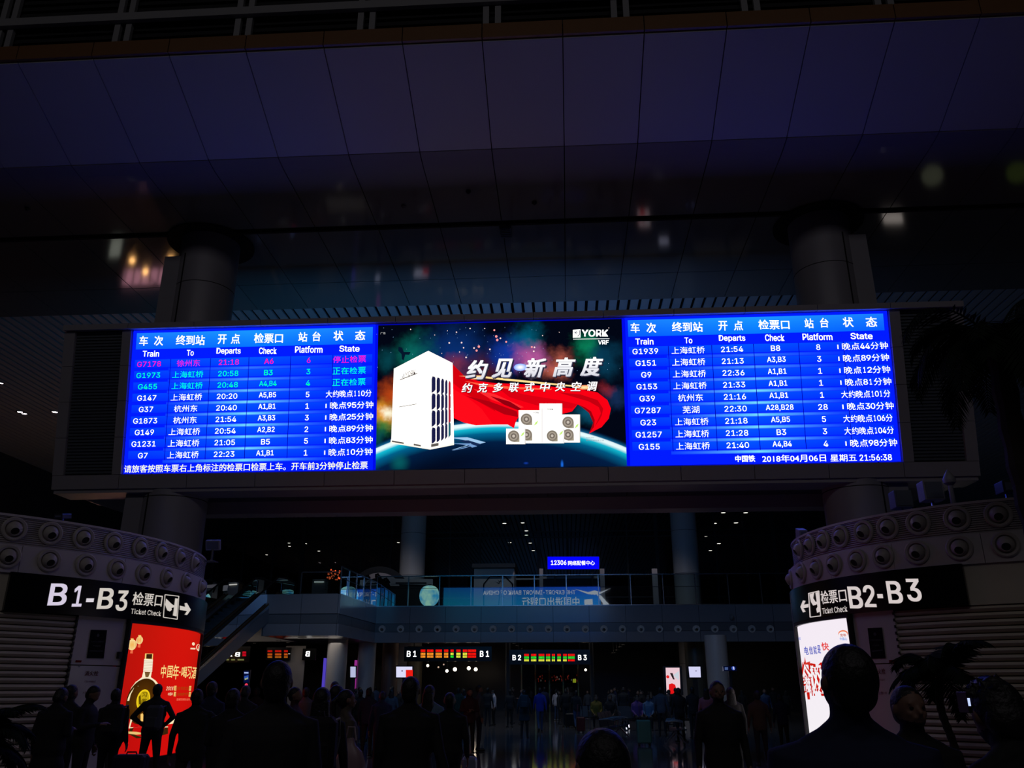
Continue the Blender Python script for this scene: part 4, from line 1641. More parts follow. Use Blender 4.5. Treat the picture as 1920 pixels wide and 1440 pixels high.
        S.poly([(222, 624), (236, 620), (244, 712), (230, 718), (226, 700), (232, 690)], (228, 216, 214))
        psub(S, 'sign_lettering', M_SIGNTXT, k)
# ================================================================== KIOSK-TOP EQUIPMENT
def stand_box(x, y, Y, wpx, hpx, name, label, cat, m, tilt=0.0, foot=4.34, depth=0.3):
    c = atY(x, y, Y)
    k = Y / 1.06 / F * 1.12
    w_, h_ = wpx * k, hpx * k
    r_ = empty(name, (c[0], Y, foot), label, cat)
    M = Matrix.Translation((c[0], Y, c[2])) @ Matrix.Rotation(tilt, 4, 'X')
    b = MB().box((-w_ / 2, -depth / 2, -h_ / 2), (w_ / 2, depth / 2, h_ / 2), M)
    bo = b.build('body', m, r_, bevel=0.01)
    sub(MB().box((-w_ / 2 + .03, -depth / 2 - .012, -h_ / 2 + .03), (w_ / 2 - .03, -depth / 2, h_ / 2 - .03), M), 'face_plate', M_LOUV, bo)
    MB().tube([(c[0], Y, foot), (c[0], Y, c[2] - h_ / 2 + 0.02)], 0.03, 8).build('post', M_STEEL, r_)
    MB().box((c[0] - .12, Y - .12, foot), (c[0] + .12, Y + .12, foot + .02)).build('base_plate', M_STEEL, r_)
    return r_


stand_box(1745, 922, 15.6, 34, 34, 'loudspeaker', 'pale square loudspeaker box on top of the right kiosk, under the board corner', 'loudspeaker', M_FRAME)
stand_box(1689, 938, 15.4, 30, 30, 'loudspeaker', 'darker loudspeaker box on the right kiosk roof, left of the pale one', 'loudspeaker', M_LOUV)
stand_box(1503, 1003, 17.2, 14, 20, 'floodlight', 'small tilted floodlight at the left rim of the right kiosk roof', 'floodlight', M_FRAME, 0.3)
stand_box(400, 1022, 19.0, 26, 18, 'floodlight', 'tilted floodlight with a bluish face at the right rim of the left kiosk roof', 'floodlight', M_FRAME, 0.35, 4.34, 0.1)
stand_box(118, 968, 14.6, 16, 9, 'floodlight', 'low black floodlight lying near the front rim of the left kiosk roof', 'floodlight', M_DARKMET, 0.2)
stand_box(1885, 915, 14.6, 22, 20, 'security_camera', 'faint camera box on the roof at the far right kiosk edge', 'camera', M_DARKMET)
# slim white finial with a pierced head standing on the right kiosk
c = atY(1788, 945, 15.0)
fin = empty('finial', (c[0], 15.0, 4.34), 'slim pale pointed finial on the right kiosk roof', 'ornament')
zt_ = atY(1788, 882, 15.0)[2]
MB().tube([(c[0], 15, 4.345), (c[0], 15, zt_ - .25)], [0.05, 0.04], 10).build('stem', M_FRAME, fin)
MB().lathe([(0.04, 0), (0.10, 0.05), (0.11, 0.12), (0.07, 0.2), (0.02, 0.28), (0, 0.30)], 12, Matrix.Translation((c[0], 15, zt_ - .28))).build('head', M_FRAME, fin, smooth=True)

# ================================================================== MEZZANINE BALCONY
YF = 53.0                                   # long front
YN = 45.4                                   # nearer landing at the left
ZF0, ZF1, ZG = 4.20, 6.36, 8.25
xl0 = atY(497, 1150, YN)[0]
xl1 = atY(633, 1150, YN)[0]
xl2 = atY(703, 1160, YF)[0]
xr = atY(1500, 1160, YF)[0] + 14
mz = empty('mezzanine_balcony', (0, YF, ZF0), 'long grey upper-level balcony with a glass balustrade and a row of air nozzles', 'balcony')
outline = [(xl0 - 12, YN + 6), (xl0, YN + 6), (xl0, YN), (xl1, YN), (xl2, YF), (xr, YF), (xr, 66.4), (xl0 - 12, 66.4)]
b = MB()
nO = len(outline)
ins = outline
b.v = [(x, y, 5.3) for x, y in ins] + [(x, y, ZF1 - 0.02) for x, y in ins]
b.f = [tuple(range(nO))[::-1], tuple(range(nO, 2 * nO))] + [(i, (i + 1) % nO, nO + (i + 1) % nO, nO + i) for i in range(nO)]
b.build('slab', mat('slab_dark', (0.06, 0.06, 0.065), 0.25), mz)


def face_panels(p, q, spacing, bands, parent):
    p, q = Vector((*p, 0)), Vector((*q, 0))
    d = q - p
    L = d.length
    d.normalize()
    nrm = Vector((d.y, -d.x, 0))
    n = max(1, round(L / spacing))
    for i in range(n):
        a, c = p + d * (L * i / n + 0.012), p + d * (L * (i + 1) / n - 0.012)
        for z0, z1, off, m in bands:
            bb = MB()
            P4 = [a + nrm * 0.0, c + nrm * 0.0, c + nrm * off, a + nrm * off]
            bb.v = [(v.x, v.y, z0) for v in P4] + [(v.x, v.y, z1) for v in P4]
            bb.f = [(3, 2, 1, 0), (4, 5, 6, 7), (0, 1, 5, 4), (1, 2, 6, 5), (2, 3, 7, 6), (3, 0, 4, 7)]
            bb.build('fascia_panel', m, parent)
    return d, nrm, L


b = MB()
lo = [(xl0 - 12, YN + 6), (xl0, YN + 6), (xl0, YN + .02), (xl1, YN + .02), (xl2, YF + .02), (xr, YF + .02), (xr, YF + 1.0), (xl2 - 1, YF + 1.0), (xl0 - 12, YF + 1.0)]
b.v = [(x, y, ZF0 + .01) for x, y in lo] + [(x, y, 5.29) for x, y in lo]
n_ = len(lo)
b.f = [tuple(range(n_))[::-1], tuple(range(n_, 2 * n_))] + [(i, (i + 1) % n_, n_ + (i + 1) % n_, n_ + i) for i in range(n_)]
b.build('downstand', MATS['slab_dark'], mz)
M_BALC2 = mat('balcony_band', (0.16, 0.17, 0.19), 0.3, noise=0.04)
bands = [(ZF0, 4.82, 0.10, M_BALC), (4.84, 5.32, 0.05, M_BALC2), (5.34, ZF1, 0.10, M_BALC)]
for (p, q) in (((xl0, YN), (xl1, YN)), ((xl1, YN), (xl2, YF)), ((xl2, YF), (xr, YF))):
    face_panels(p, q, 2.2, bands, mz)
face_panels((xl0, YN + 6), (xl0, YN), 2.2, bands, mz)
# nozzles of the long front
for k in range(22):
    x = 717 + k * 34.6
    p = atY(x, 1179.5 - 0 * k, YF)
    M = Matrix.Translation((p[0], YF - 0.05, p[2])) @ Matrix(((1, 0, 0), (0, 0, -1), (0, 1, 0))).to_4x4()
    fo = MB().lathe([(0.23, 0), (0.23, 0.05), (0.21, 0.09), (0.15, 0.06), (0.14, 0.03)], 20, M).build('air_nozzle', mat('nozzle_white', (0.85, 0.8, 0.75), 0.4), mz, smooth=True)
    bl = MB()
    R = Matrix.Rotation(0.35, 4, 'X')
    bl.lathe([(0.145, -0.02), (0.142, 0.05), (0.12, 0.10), (0.095, 0.125)], 16, M @ R)
    sub(bl, 'nozzle_ball', MATS['nozzle_white'], fo, smooth=True)
    sub(MB().lathe([(0.094, 0.125), (0.0, 0.09)], 12, M @ R), 'nozzle_throat', M_RUBBER, fo)
for px_ in (650,):
    p = atY(px_, 1180, 48)
# balustrade: panes, posts, top rail
def rail(p, q, z0, z1, spacing, parent, posts=True):
    p, q = Vector((*p, 0)), Vector((*q, 0))
    d = q - p
    L = d.length
    d.normalize()
    n = max(1, round(L / spacing))
    for i in range(n):
        a, c = p + d * (L * i / n + 0.03), p + d * (L * (i + 1) / n - 0.03)
        bb = MB()
        bb.face([(a.x, a.y, z0 + .05), (c.x, c.y, z0 + .05), (c.x, c.y, z1 - .04), (a.x, a.y, z1 - .04)])
        bb.build('glass_pane', M_GLASS, parent)
        MB().bar((a.x, a.y, z1), (c.x + d.x * .06, c.y + d.y * .06, z1), 0.06, 0.06).build('handrail', M_STEEL, parent)
        if posts:
            MB().box((p.x + d.x * L * i / n - .03, p.y + d.y * L * i / n + .02, z0), (p.x + d.x * L * i / n + .03, p.y + d.y * L * i / n + .10, z1)).build('rail_post', M_STEEL, parent)
    MB().bar((p.x, p.y, z0 + 0.03), (q.x, q.y, z0 + 0.03), 0.07, 0.06).build('bottom_rail', M_STEEL, parent)
    MB().bar((p.x, p.y + .05, z0 + (z1 - z0) * .6), (q.x, q.y + .05, z0 + (z1 - z0) * .6), 0.03, 0.03).build('middle_rail', M_DARKMET, parent)


rail((xl0 + 1.8, YN + .1), (xl1 - 0.1, YN + .1), ZF1, ZF1 + 1.2, 1.5, mz)
rail((xl1, YN + .15), (xl2, YF + .1), ZF1, ZF1 + 1.5, 1.5, mz)
rail((xl2, YF + .1), (xr - 0.1, YF + .1), ZF1, ZG, 2.0, mz)
# security dome on the fascia
p = atY(1370, 1158, YF)
dm = empty('security_camera', (p[0], YF - .12, p[2]), 'small white dome camera on the balcony front above the right nozzles', 'camera')
MB().box((p[0] - .09, YF - .16, p[2]), (p[0] + .09, YF - .10, p[2] + .22)).build('bracket', M_FRAME, dm)
MB().ell((p[0], YF - .28, p[2] - .02), (.14, .14, .15), 14, 8).build('dome', M_FRAME, dm, smooth=True)

# ------------------------------------------------------------------ downlights
ORD = ['leftmost', 'second from the left', 'third from the left', 'fourth from the left', 'fifth from the left', 'sixth from the left', 'seventh from the left', 'eighth from the left', 'rightmost']
DLG = {}


def downlight(p, m=M_LAMP, r=0.10, label=None, group=None):
    t = empty('downlight', (p[0], p[1], p[2]), label, 'lamp', group)
    if group:
        DLG.setdefault(group, []).append((t, tuple(p)))
    elif label is None:
        t['label'] = 'tiny lit downlight'
    M = Matrix.Translation(Vector(p))
    MB().lathe([(r * 1.5, 0.0), (r * 1.5, -0.03), (r * 1.05, -0.03), (r, 0.0)], 14, M).build('trim_ring', M_DARKMET, t)
    MB().lathe([(r, -0.012), (0.0, -0.012)], 14, M).build('lens', m, t)
    if p[2] < 5.2 and p[1] > 55:
        MB().tube([(p[0], p[1], p[2]), (p[0], p[1], 5.3)], 0.02, 6).build('stem', M_DARKMET, t)
    return t


for (x, y) in ((933, 962), (972, 962), (946, 981), (980, 980), (987, 995), (987, 1003), (956, 1017), (994, 1018), (1000, 1032)):
    downlight(atZ(x, y, 14.98), M_LAMP, 0.17, 'tiny lit downlight in the slatted ceiling behind the glass, left of the distant right column', 'lit downlights above the blue sign')
for (x, y) in ((1356, 961), (1398, 961), (1340, 981), (1380, 980), (1324, 1005), (1348, 1019), (1332, 1032)):
    downlight(atZ(x, y, 14.98), M_LAMP, 0.19, 'tiny lit downlight in the slatted ceiling, right of the distant right column', 'lit downlights at the right')
for (x, y) in ((542, 1018), (543, 1024), (573, 1019), (598, 1033), (747, 1017), (500, 1040)):
    downlight(atZ(x, y, 14.98), M_LAMP, 0.15, 'tiny lit downlight in the dark ceiling above the escalators', 'lit downlights above the escalators')
for (x, y, t_) in ((45, 775, 'second'), (38, 772, 'first'), (103, 772, 'third')):
    downlight(atZ(x, y, 14.98), M_LAMPC, 0.14, 'pinkish lit downlight in the slatted ceiling left of the board', 'pinkish downlights left of the board')
downlight(atZ(2, 718, 14.98), M_LAMPC, 0.10, 'pinkish downlight cut by the left picture edge', None)
# under the balcony
for (x, y) in ((567, 1195), (477, 1205), (523, 1201), (540, 1204), (452, 1206)):
    downlight(atZ(x, y, ZF0 - .01), M_LAMP, 0.09 if x != 567 else 0.16, 'small lit downlight beneath the left landing', 'downlights beneath the left landing')
# two receding rows of small lamps in the gate hall
for (x, y) in ((964, 1206), (971, 1210), (979, 1216), (985, 1220), (990, 1224)):
    downlight(atY(x, y, 62), M_LAMP, 0.10, 'warm ceiling lamp in the slanting row above the B2 board', 'slanting lamp row above B2')
for (x, y) in ((1168, 1208), (1162, 1212), (1156, 1218), (1150, 1223)):
    downlight(atY(x, y, 60), M_LAMP, 0.12, 'warm ceiling lamp in the slanting row right of the B3 board', 'slanting lamp row right of B3')
for g, L in DLG.items():
    L.sort(key=lambda q: (proj(q[1])[0], proj(q[1])[1]))
    for i, (t, p) in enumerate(L):
        t['label'] = ('tiny lit downlight, ' if 'row' not in g else 'warm lamp, ') + (ORD[i] if i < len(L) - 1 else 'rightmost') + ' of the ' + g
# gate hall ceiling
# pendant globe lamps
PEND = ['globe lamp on a cord, leftmost below the B1 board'] + ['%s globe lamp on a cord below the B1 board' % q for q in ('dim second from the left', 'lowest', 'dim highest', 'brightest middle', 'second from the right', 'rightmost')] + ['lone globe lamp on a cord below the B3 mark']
for i, (x, y, r_) in enumerate(((802, 1248, .09), (822, 1251, .06), (838, 1258, .10), (832, 1246, .05), (853, 1255, .13), (879, 1253, .12), (892, 1255, .12), (1098, 1256, .08))):
    p = atY(x, y, 60)
    t = empty('pendant_lamp', tuple(p), PEND[i], 'lamp', 'globe lamps in the gate hall')
    MB().ell(tuple(p), (r_, r_, r_), 12, 8).build('globe', M_LAMP if i not in (3, 1) else emat('lamp_dim', (1, .7, .5), 0.6), t, smooth=True)
    MB().tube([(p[0], p[1], p[2] + r_), (p[0], p[1], 5.29)], 0.012, 6).build('cord', M_RUBBER, t)

# ================================================================== GATE BOARDS, SCREENS
def flat_print(Y, off=0.0):
    return Print(lambda x, y: tuple(atY(x, y, Y)[[0, 2]]), lambda u, v, o=0.0: np.array([u, Y - o, v]), off)


def gate_board(x0, x1, y0, y1, Y, lab, left, right, colrows, seed, mirror=False):
    wallm = Y < 50
    a, b_ = atY(x0, y1, Y), atY(x1, y0, Y)
    t = empty('gate_board', ((a[0] + b_[0]) / 2, Y, a[2]), lab, 'display board')
    MB().box((a[0], Y, a[2]), (b_[0], Y + .2, b_[2])).build('housing', M_BLACKP, t)
    for x in (() if wallm else (a[0] + .6, b_[0] - .6)):
        MB().tube([(x, Y + .1, b_[2]), (x, Y + .1, 5.29)], 0.03, 6).build('hanger', M_DARKMET, t)
    P = flat_print(Y, 0.02)
    for s_, px0, px1, py, ph in (left, right):
        P.text(s_, px0, px1, py, ph, (330, 330, 330), 0.03, mirror=mirror)
    P.build('gate_number', M_TXT, t)['kind'] = 'stuff'
    rnd = random.Random(seed)
    for cols, y_, h_, xs2 in colrows:
        for (xa, xb), c in zip(xs2, cols):
            n_ = max(2, int((xb - xa) / 2.2))
            for k in range(n_):
                xx = xa + (xb - xa) * k / n_
                ww = (xb - xa) / n_ * 0.8
                P.poly([(xx, y_ - h_ / 2), (xx + ww, y_ - h_ / 2), (xx + ww, y_ + h_ / 2), (xx, y_ + h_ / 2)], c)
                P.step(.0003)
                if rnd.random() < .8:
                    P.poly([(xx + ww * .3, y_ - h_ * .15), (xx + ww * .8, y_ - h_ * .15), (xx + ww * .8, y_ + h_ * .12), (xx + ww * .3, y_ + h_ * .12)], tuple(v * .35 for v in c))
    if colrows:
        P.build('led_rows', M_TXT, t)['kind'] = 'stuff'
    P.clear()
    return t


R_, O_, G_, Y_ = (255, 20, 10), (255, 150, 40), (40, 230, 50), (240, 240, 70)
c1 = [(789, 798), (801, 813), (817, 829), (833, 841), (845, 851), (856, 864), (868, 876), (877, 893)]
gate_board(757, 922, 1212, 1240, 54.0, 'black gate board with red and orange rows between two white B1 marks', ('B 1', 763, 781, 1226, 11), ('B 1', 900, 917, 1226, 11),
           [([R_] * 8, 1220, 4, c1), ([O_, O_, O_, O_, Y_, Y_, Y_, R_], 1226, 4, c1), ([O_, O_, O_, O_, G_, Y_, Y_, R_], 1231, 4, c1)], 3)
c2 = [(983, 992), (996, 1006), (1010, 1021), (1024, 1032), (1035, 1041), (1045, 1052), (1056, 1063), (1065, 1078)]
gate_board(955, 1106, 1218, 1246, 54.0, 'black gate board with red, green and yellow rows between the B2 and B3 marks', ('B 2', 961, 977, 1233, 10), ('B 3', 1084, 1100, 1233, 10),
           [([R_] * 8, 1228, 4, c2), ([G_] * 8, 1233, 4, c2), ([Y_, Y_, Y_, Y_, Y_, Y_, Y_, R_], 1238, 3.6, c2)], 4)
# reflections of the gate boards in the polished stone, modelled as small lit boards
gate_board(424, 470, 1212, 1242, 49.77, 'dim reversed 1B gate board reflection by the foot of the escalator', ('1', 433, 436, 1227, 8), ('B', 441, 450, 1227, 8),
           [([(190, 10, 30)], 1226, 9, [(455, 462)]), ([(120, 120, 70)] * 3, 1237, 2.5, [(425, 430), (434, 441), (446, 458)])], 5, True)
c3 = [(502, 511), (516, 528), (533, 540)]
gate_board(498, 545, 1214, 1238, 49.77, 'reflection of red and orange board rows on the polished wall behind the escalators', ('B', 541, 542, 1226, 1), ('B', 543, 544, 1226, 1),
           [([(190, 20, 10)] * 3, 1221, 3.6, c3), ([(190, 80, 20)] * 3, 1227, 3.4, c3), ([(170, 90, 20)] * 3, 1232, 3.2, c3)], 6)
gate_board(566, 592, 1216, 1238, 49.77, 'small dark reflection with one reversed white B left of the nearest lower column', ('B', 573, 581, 1226, 10), ('B', 574, 581, 1226, 9), [], 7, True)


def screen(x0, x1, y0, y1, Y, label, draw, foot=None, name='display_screen', cat='screen', base=True, strength=None):
    a, b_ = atY(x0, y1, Y), atY(x1, y0, Y)
    t = empty(name, ((a[0] + b_[0]) / 2, Y, 0 if base else a[2]), label, cat)
    e = 0.05
    MB().box((a[0] - e, Y, a[2] - e), (b_[0] + e, Y + .15, b_[2] + e)).build('housing', M_DARKMET, t)
    if base:
        mx_ = (a[0] + b_[0]) / 2
        MB().box((mx_ - .12, Y + .05, 0), (mx_ + .12, Y + .12, a[2])).build('stand', M_DARKMET, t)
        MB().box((mx_ - .4, Y - .15, 0), (mx_ + .4, Y + .3, .04)).build('foot', M_DARKMET, t)
    P = flat_print(Y, 0.01)
    draw(P)
    P.build('screen_print', strength or M_BACKLIT, t)
    return t


def d1(P):
    P.poly([(743, 1250), (773, 1250), (773, 1270), (743, 1270)], (225, 225, 255))
    P.step()
    P.poly([(761, 1256), (774, 1256), (774, 1270), (761, 1270)], (240, 30, 20))
    P.disc(754, 1258, 1.5, 1.5, (90, 60, 90), 8)


screen(743, 774, 1250, 1270, 47, 'lit white and red screen hanging right of the third lower column', d1, base=True)


def d2(P):
    P.poly([(657, 1250), (667, 1250), (667, 1270), (657, 1270)], (185, 190, 225))


screen(657, 667, 1250, 1270, 47.5, 'narrow pale lit screen between the first two lower columns', d2)


def d3(P):
    P.poly([(1248, 1252), (1274, 1252), (1276, 1301), (1250, 1301)], (240, 205, 215))
    P.step()
    P.disc(1252, 1269, 3, 3, (235, 40, 40), 10)
    P.poly([(1256, 1262), (1261, 1262), (1265, 1274), (1262, 1274)], (40, 30, 34))
    P.poly([(1254, 1283), (1260, 1281), (1266, 1284), (1268, 1292), (1264, 1301), (1256, 1301), (1254, 1292)], (230, 20, 24))
    P.poly([(1262, 1266), (1273, 1258), (1273, 1276)], (205, 215, 225))


screen(1248, 1276, 1251, 1301, 42, 'tall lit pink advert screen with red shapes on the floor at the right', d3, name='advert_screen')


def d4(P):
    P.poly([(1291, 1250), (1313, 1250), (1314, 1270), (1293, 1270)], (215, 215, 250))
    P.step()
    P.disc(1305, 1258, 1.2, 1.2, (90, 80, 110), 8)


screen(1291, 1314, 1250, 1270, 44, 'square pale lit screen right of the tall pink advert', d4)


def d5(P):
    P.poly([(457, 1258), (467, 1258), (467, 1280), (457, 1280)], (6, 14, 60))
    P.step()
    P.poly([(458, 1260), (466, 1260), (466, 1263), (458, 1263)], (150, 170, 220))
    P.poly([(458, 1268), (466, 1266), (466, 1274), (458, 1273)], (40, 80, 170))
    P.poly([(459, 1272), (465, 1270), (465, 1273), (459, 1275)], (170, 180, 120))
    P.disc(462, 1284, 3, 3, (230, 60, 90), 8)


screen(457, 467, 1258, 1287, 42, 'slim blue poster screen standing behind the crowd at the left', d5, name='poster_screen')
# blue direction box on a pole at the right
a = atY(1357, 1258, 40)
b_ = atY(1381, 1249, 40)
t = empty('direction_sign', (a[0], 40, 0), 'dark blue sign box with a clock mark on a pole before the right pillar', 'sign')
MB().box((a[0], 40, a[2]), (b_[0], 40.3, b_[2])).build('sign_box', mat('sign_blue', (0.01, 0.03, 0.16), 0.3), t)
MB().box(((a[0] + b_[0]) / 2 - .06, 40.1, 0), ((a[0] + b_[0]) / 2 + .06, 40.2, a[2])).build('pole', M_DARKMET, t)
P = flat_print(39.98)
P.poly([(1359, 1251), (1365, 1251), (1365, 1256), (1359, 1256)], (70, 90, 140))
P.disc(1375, 1253, 3.4, 3.6, (60, 90, 190), 12)
P.step()
P.poly([(1374, 1250), (1376, 1250), (1377, 1256), (1375, 1255)], (220, 220, 240))
P.build('sign_print', M_BACKTXT, t)

# lower columns carrying the balcony
def low_col(x0, x1, Y, label, strip=None, m=mat('pillar_pale', (0.62, 0.6, 0.6), 0.4)):
    a, b_ = atY(x0, 1270, Y), atY(x1, 1270, Y)
    cx_, r_ = (a[0] + b_[0]) / 2, (b_[0] - a[0]) / 2
    t = empty('round_pillar', (cx_, Y, 0), label, 'column')
    MB().lathe([(r_, 0), (r_, 4.4)], 36, Matrix.Translation((cx_, Y, 0))).build('shaft', m, t, smooth=True)
    MB().lathe([(r_ + .03, 0), (r_ + .03, .25)], 36, Matrix.Translation((cx_, Y, 0))).build('base_ring', M_STEEL, t, smooth=True)
    if strip:
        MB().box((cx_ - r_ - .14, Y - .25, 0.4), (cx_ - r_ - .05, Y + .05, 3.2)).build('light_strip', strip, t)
    return t


M_PILL = mat('pillar_pale', (0.62, 0.6, 0.6), 0.4)
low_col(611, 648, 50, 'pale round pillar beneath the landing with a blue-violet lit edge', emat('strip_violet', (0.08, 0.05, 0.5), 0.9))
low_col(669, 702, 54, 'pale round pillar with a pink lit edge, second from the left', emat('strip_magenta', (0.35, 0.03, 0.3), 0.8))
low_col(715, 745, 58, 'brownish round pillar behind the lit white and red screen', None, mat('pillar_brown', (0.22, 0.15, 0.12), 0.4))
low_col(762, 791, 62, 'dim round pillar left of the B1 gate hall', None, mat('pillar_dim', (0.15, 0.13, 0.09), 0.4))
low_col(1326, 1368, 50, 'bluish pale round pillar behind the direction sign at the right')
low_col(1287, 1327, 56, 'round pillar behind the square pale screen at the right', None, mat('pillar_dim', (0.15, 0.13, 0.09), 0.4))
low_col(948, 957, 58, 'thin dark post left of the B2 gate doors', None, M_LOUV)
low_col(1106, 1114, 58, 'thin dark post right of the B3 gate doors', None, M_LOUV)
# gate doors: framed glass leaves below the B2-B3 board
t = empty('gate_doors', (atY(1030, 1270, 60)[0], 60, 0), 'row of framed glass gate doors below the B2 and B3 board', 'door')
xsd = [atY(x, 1270, 60)[0] for x in (978, 1004, 1030, 1056, 1084)]
for i in range(4):
    bb = MB()
    bb.face([(xsd[i] + .05, 60, .05), (xsd[i + 1] - .05, 60, .05), (xsd[i + 1] - .05, 60, 3.2), (xsd[i] + .05, 60, 3.2)])
    bb.build('glass_leaf', M_GLASS, t)
for x in xsd:
    MB().box((x - .05, 59.95, 0), (x + .05, 60.05, 3.2)).build('door_post', M_BRASS, t)
MB().box((xsd[0], 59.95, 3.2), (xsd[-1], 60.05, 3.35)).build('door_head', M_DARKMET, t)
P = flat_print(62)
rnd = random.Random(5)
for k in range(34):
    x = rnd.choice([rnd.uniform(1006, 1028), rnd.uniform(1034, 1054), rnd.uniform(1060, 1082)])
    y = rnd.uniform(1264, 1276)
    P.poly([(x, y), (x + 1.4, y), (x + 1.4, y + 3), (x, y + 3)], rnd.choice([(110, 20, 12), (130, 40, 30), (120, 100, 90)]))
P.poly([(1074, 1273), (1080, 1273), (1080, 1280), (1074, 1280)], (190, 180, 40))
t = empty('led_matrix', (atY(1040, 1270, 62)[0], 62.05, 0), 'dark ticker board with scattered red and yellow lights behind the gate doors', 'display board')
bxp_ = atY(1004, 1281, 62), atY(1084, 1262, 62)
MB().box((bxp_[0][0], 62.02, bxp_[0][2]), (bxp_[1][0], 62.2, bxp_[1][2])).build('housing', M_BLACKP, t)
for sx in (bxp_[0][0] + .2, bxp_[1][0] - .2):
    MB().box((sx - .05, 62.08, 0), (sx + .05, 62.16, bxp_[0][2])).build('leg', M_DARKMET, t)
P.build('led_rows', M_BACKTXT, t)['kind'] = 'stuff'

# ================================================================== SHOPS AND SIGNS ON THE MEZZANINE
def bxp(b, x0, x1, y0, y1, Y, d, z0=None):
    a, c = atY(x0, y1, Y), atY(x1, y0, Y)
    b.box((a[0], Y, a[2] if z0 is None else z0), (c[0], Y + d, c[2]))
    return b


M_WHITEP = mat('shop_white', (0.62, 0.56, 0.58), 0.5)
M_SHOPDK = mat('shop_dark', (0.02, 0.02, 0.022), 0.4)
Ys = 58
cb = atY(925, 1100, Ys)
t = empty('tea_booth', (cb[0], Ys, ZF1), 'white boxy booth with a flat dark roof and an eight-sided bamboo window', 'booth')
bxp(MB(), 888, 964, 1066, 1135, Ys, 2.5, ZF1 - .02).build('body', M_WHITEP, t)
bxp(MB(), 885, 966, 1056, 1064, Ys - .5, 3.4).build('roof', M_SHOPDK, t)
P = flat_print(Ys, 0.02)
oc = [(907, 1135), (907, 1095), (919, 1081), (947, 1081), (961, 1095), (961, 1135)]
for i in range(5):
    P.line(oc[i], oc[i + 1], 2.2, (30, 30, 36))
for i, (x0, x1) in enumerate(((906, 908), (960, 962))):
    P.poly([(x0, 1095), (x1, 1095), (x1, 1135), (x0, 1135)], (30, 30, 36))
for l in (((935, 1135), (938, 1100)), ((938, 1112), (944, 1107)), ((936, 1118), (928, 1112))):
    P.poly([(l[0][0] - .6, l[0][1]), (l[1][0] - .6, l[1][1]), (l[1][0] + .6, l[1][1]), (l[0][0] + .6, l[0][1])], (60, 66, 60))
for (x, y, dx_, dy_) in ((936, 1094, -8, -4), (937, 1092, -4, -6), (938, 1091, 1, -6), (939, 1091, 5, -7), (937, 1094, 7, -3), (930, 1098, -4, 3), (926, 1122, -6, 4), (944, 1108, 6, 3), (930, 1113, -6, 2), (941, 1118, 6, 3)):
    P.poly([(x - .5, y + .5), (x + dx_, y + dy_), (x + .8, y - .5)], (20, 26, 22))
P.build('window_motif', M_INK, t)['kind'] = 'stuff'
# arched shop front at the left
ca = atY(712, 1090, Ys)
t = empty('arched_shopfront', (ca[0], Ys, ZF1), 'dark shopfront with a white arched gable painted with black blossom', 'shop')
bxp(MB(), 640, 812, 1090, 1135, Ys, 2.5, ZF1 - .02).build('body', M_SHOPDK, t)
P = flat_print(Ys, 0.03)
ar = [(712 + 38 * math.cos(math.radians(a)), 1104 - 30 * math.sin(math.radians(a))) for a in range(10, 171, 8)]
ai = [(708 + 26 * math.cos(math.radians(a)), 1106 - 22 * math.sin(math.radians(a))) for a in range(10, 171, 8)]
aro = [(712 + 50 * math.cos(math.radians(a)), 1104 - 42 * math.sin(math.radians(a))) for a in range(5, 176, 8)]
bb = MB()
Q = [atY(x, y, Ys) for x, y in aro]
nn = len(Q)
bb.v = [(q[0], Ys - .02, q[2]) for q in Q] + [(q[0], Ys + .8, q[2]) for q in Q]
bb.f = [tuple(range(nn)), tuple(range(2 * nn - 1, nn - 1, -1))] + [(i, i + 1, nn + i + 1, nn + i) for i in range(nn - 1)]
bb.build('arch_canopy', M_SHOPDK, t)
P.off = .06
P.poly(ar, (170, 160, 165))
P.step(.01)
P.poly(ai, (10, 10, 12))
P.step(.01)
for (x, y) in ((686, 1086), (708, 1080), (724, 1088), (690, 1083), (711, 1084), (727, 1092)):
    for k in range(5):
        a = k * 1.257
        P.disc(x + 3 * math.cos(a), y + 3 * math.sin(a), 2.4, 2.4, (14, 13, 16), 7)
P.poly([(733, 1085), (812, 1086), (812, 1097), (733, 1095)], (165, 155, 160))
P.step(.01)
P.poly([(742, 1092), (800, 1092), (800, 1095), (742, 1095)], (40, 44, 52))
P.build('gable_print', M_INK, t)['kind'] = 'stuff'
# reflected glow in the balustrade glass, modelled as a round lit globe
cl = atY(805, 1117, 56)
t = empty('reflected_globe', (cl[0], 56, ZF1), 'large round pale green and blue reflection, modelled as a lit globe behind the balustrade', 'lantern')
rl_ = abs(atY(823, 1117, 56)[0] - atY(786, 1117, 56)[0]) / 2
b = MB()
zc = cl[2]
prof = []
for k in range(13):
    ph = math.radians(-70 + k * 13.3)
    prof.append((rl_ * math.cos(ph) ** 0.7, zc + rl_ * 1.0 * math.sin(ph)))
b.lathe([(0.3, ZF1)] + [(0.35, prof[0][1])] + prof, 24, Matrix.Translation((cl[0], 56, 0)))
me_ = b.build('shade', None, t, smooth=True)
lm = bpy.data.materials.new('reflection_glow')
lm.use_nodes = True
nt = lm.node_tree
nt.nodes.clear()
e_ = nt.nodes.new('ShaderNodeEmission')
o_ = nt.nodes.new('ShaderNodeOutputMaterial')
tx = nt.nodes.new('ShaderNodeTexCoord')
nz_ = nt.nodes.new('ShaderNodeTexNoise')
nz_.inputs['Scale'].default_value = 1.6
rp = nt.nodes.new('ShaderNodeValToRGB')
rp.color_ramp.elements[0].position = .35
rp.color_ramp.elements[0].color = (*lin((60, 150, 190)), 1)
rp.color_ramp.elements[1].position = .65
rp.color_ramp.elements[1].color = (*lin((185, 220, 190)), 1)
nt.links.new(tx.outputs['Object'], nz_.inputs['Vector'])
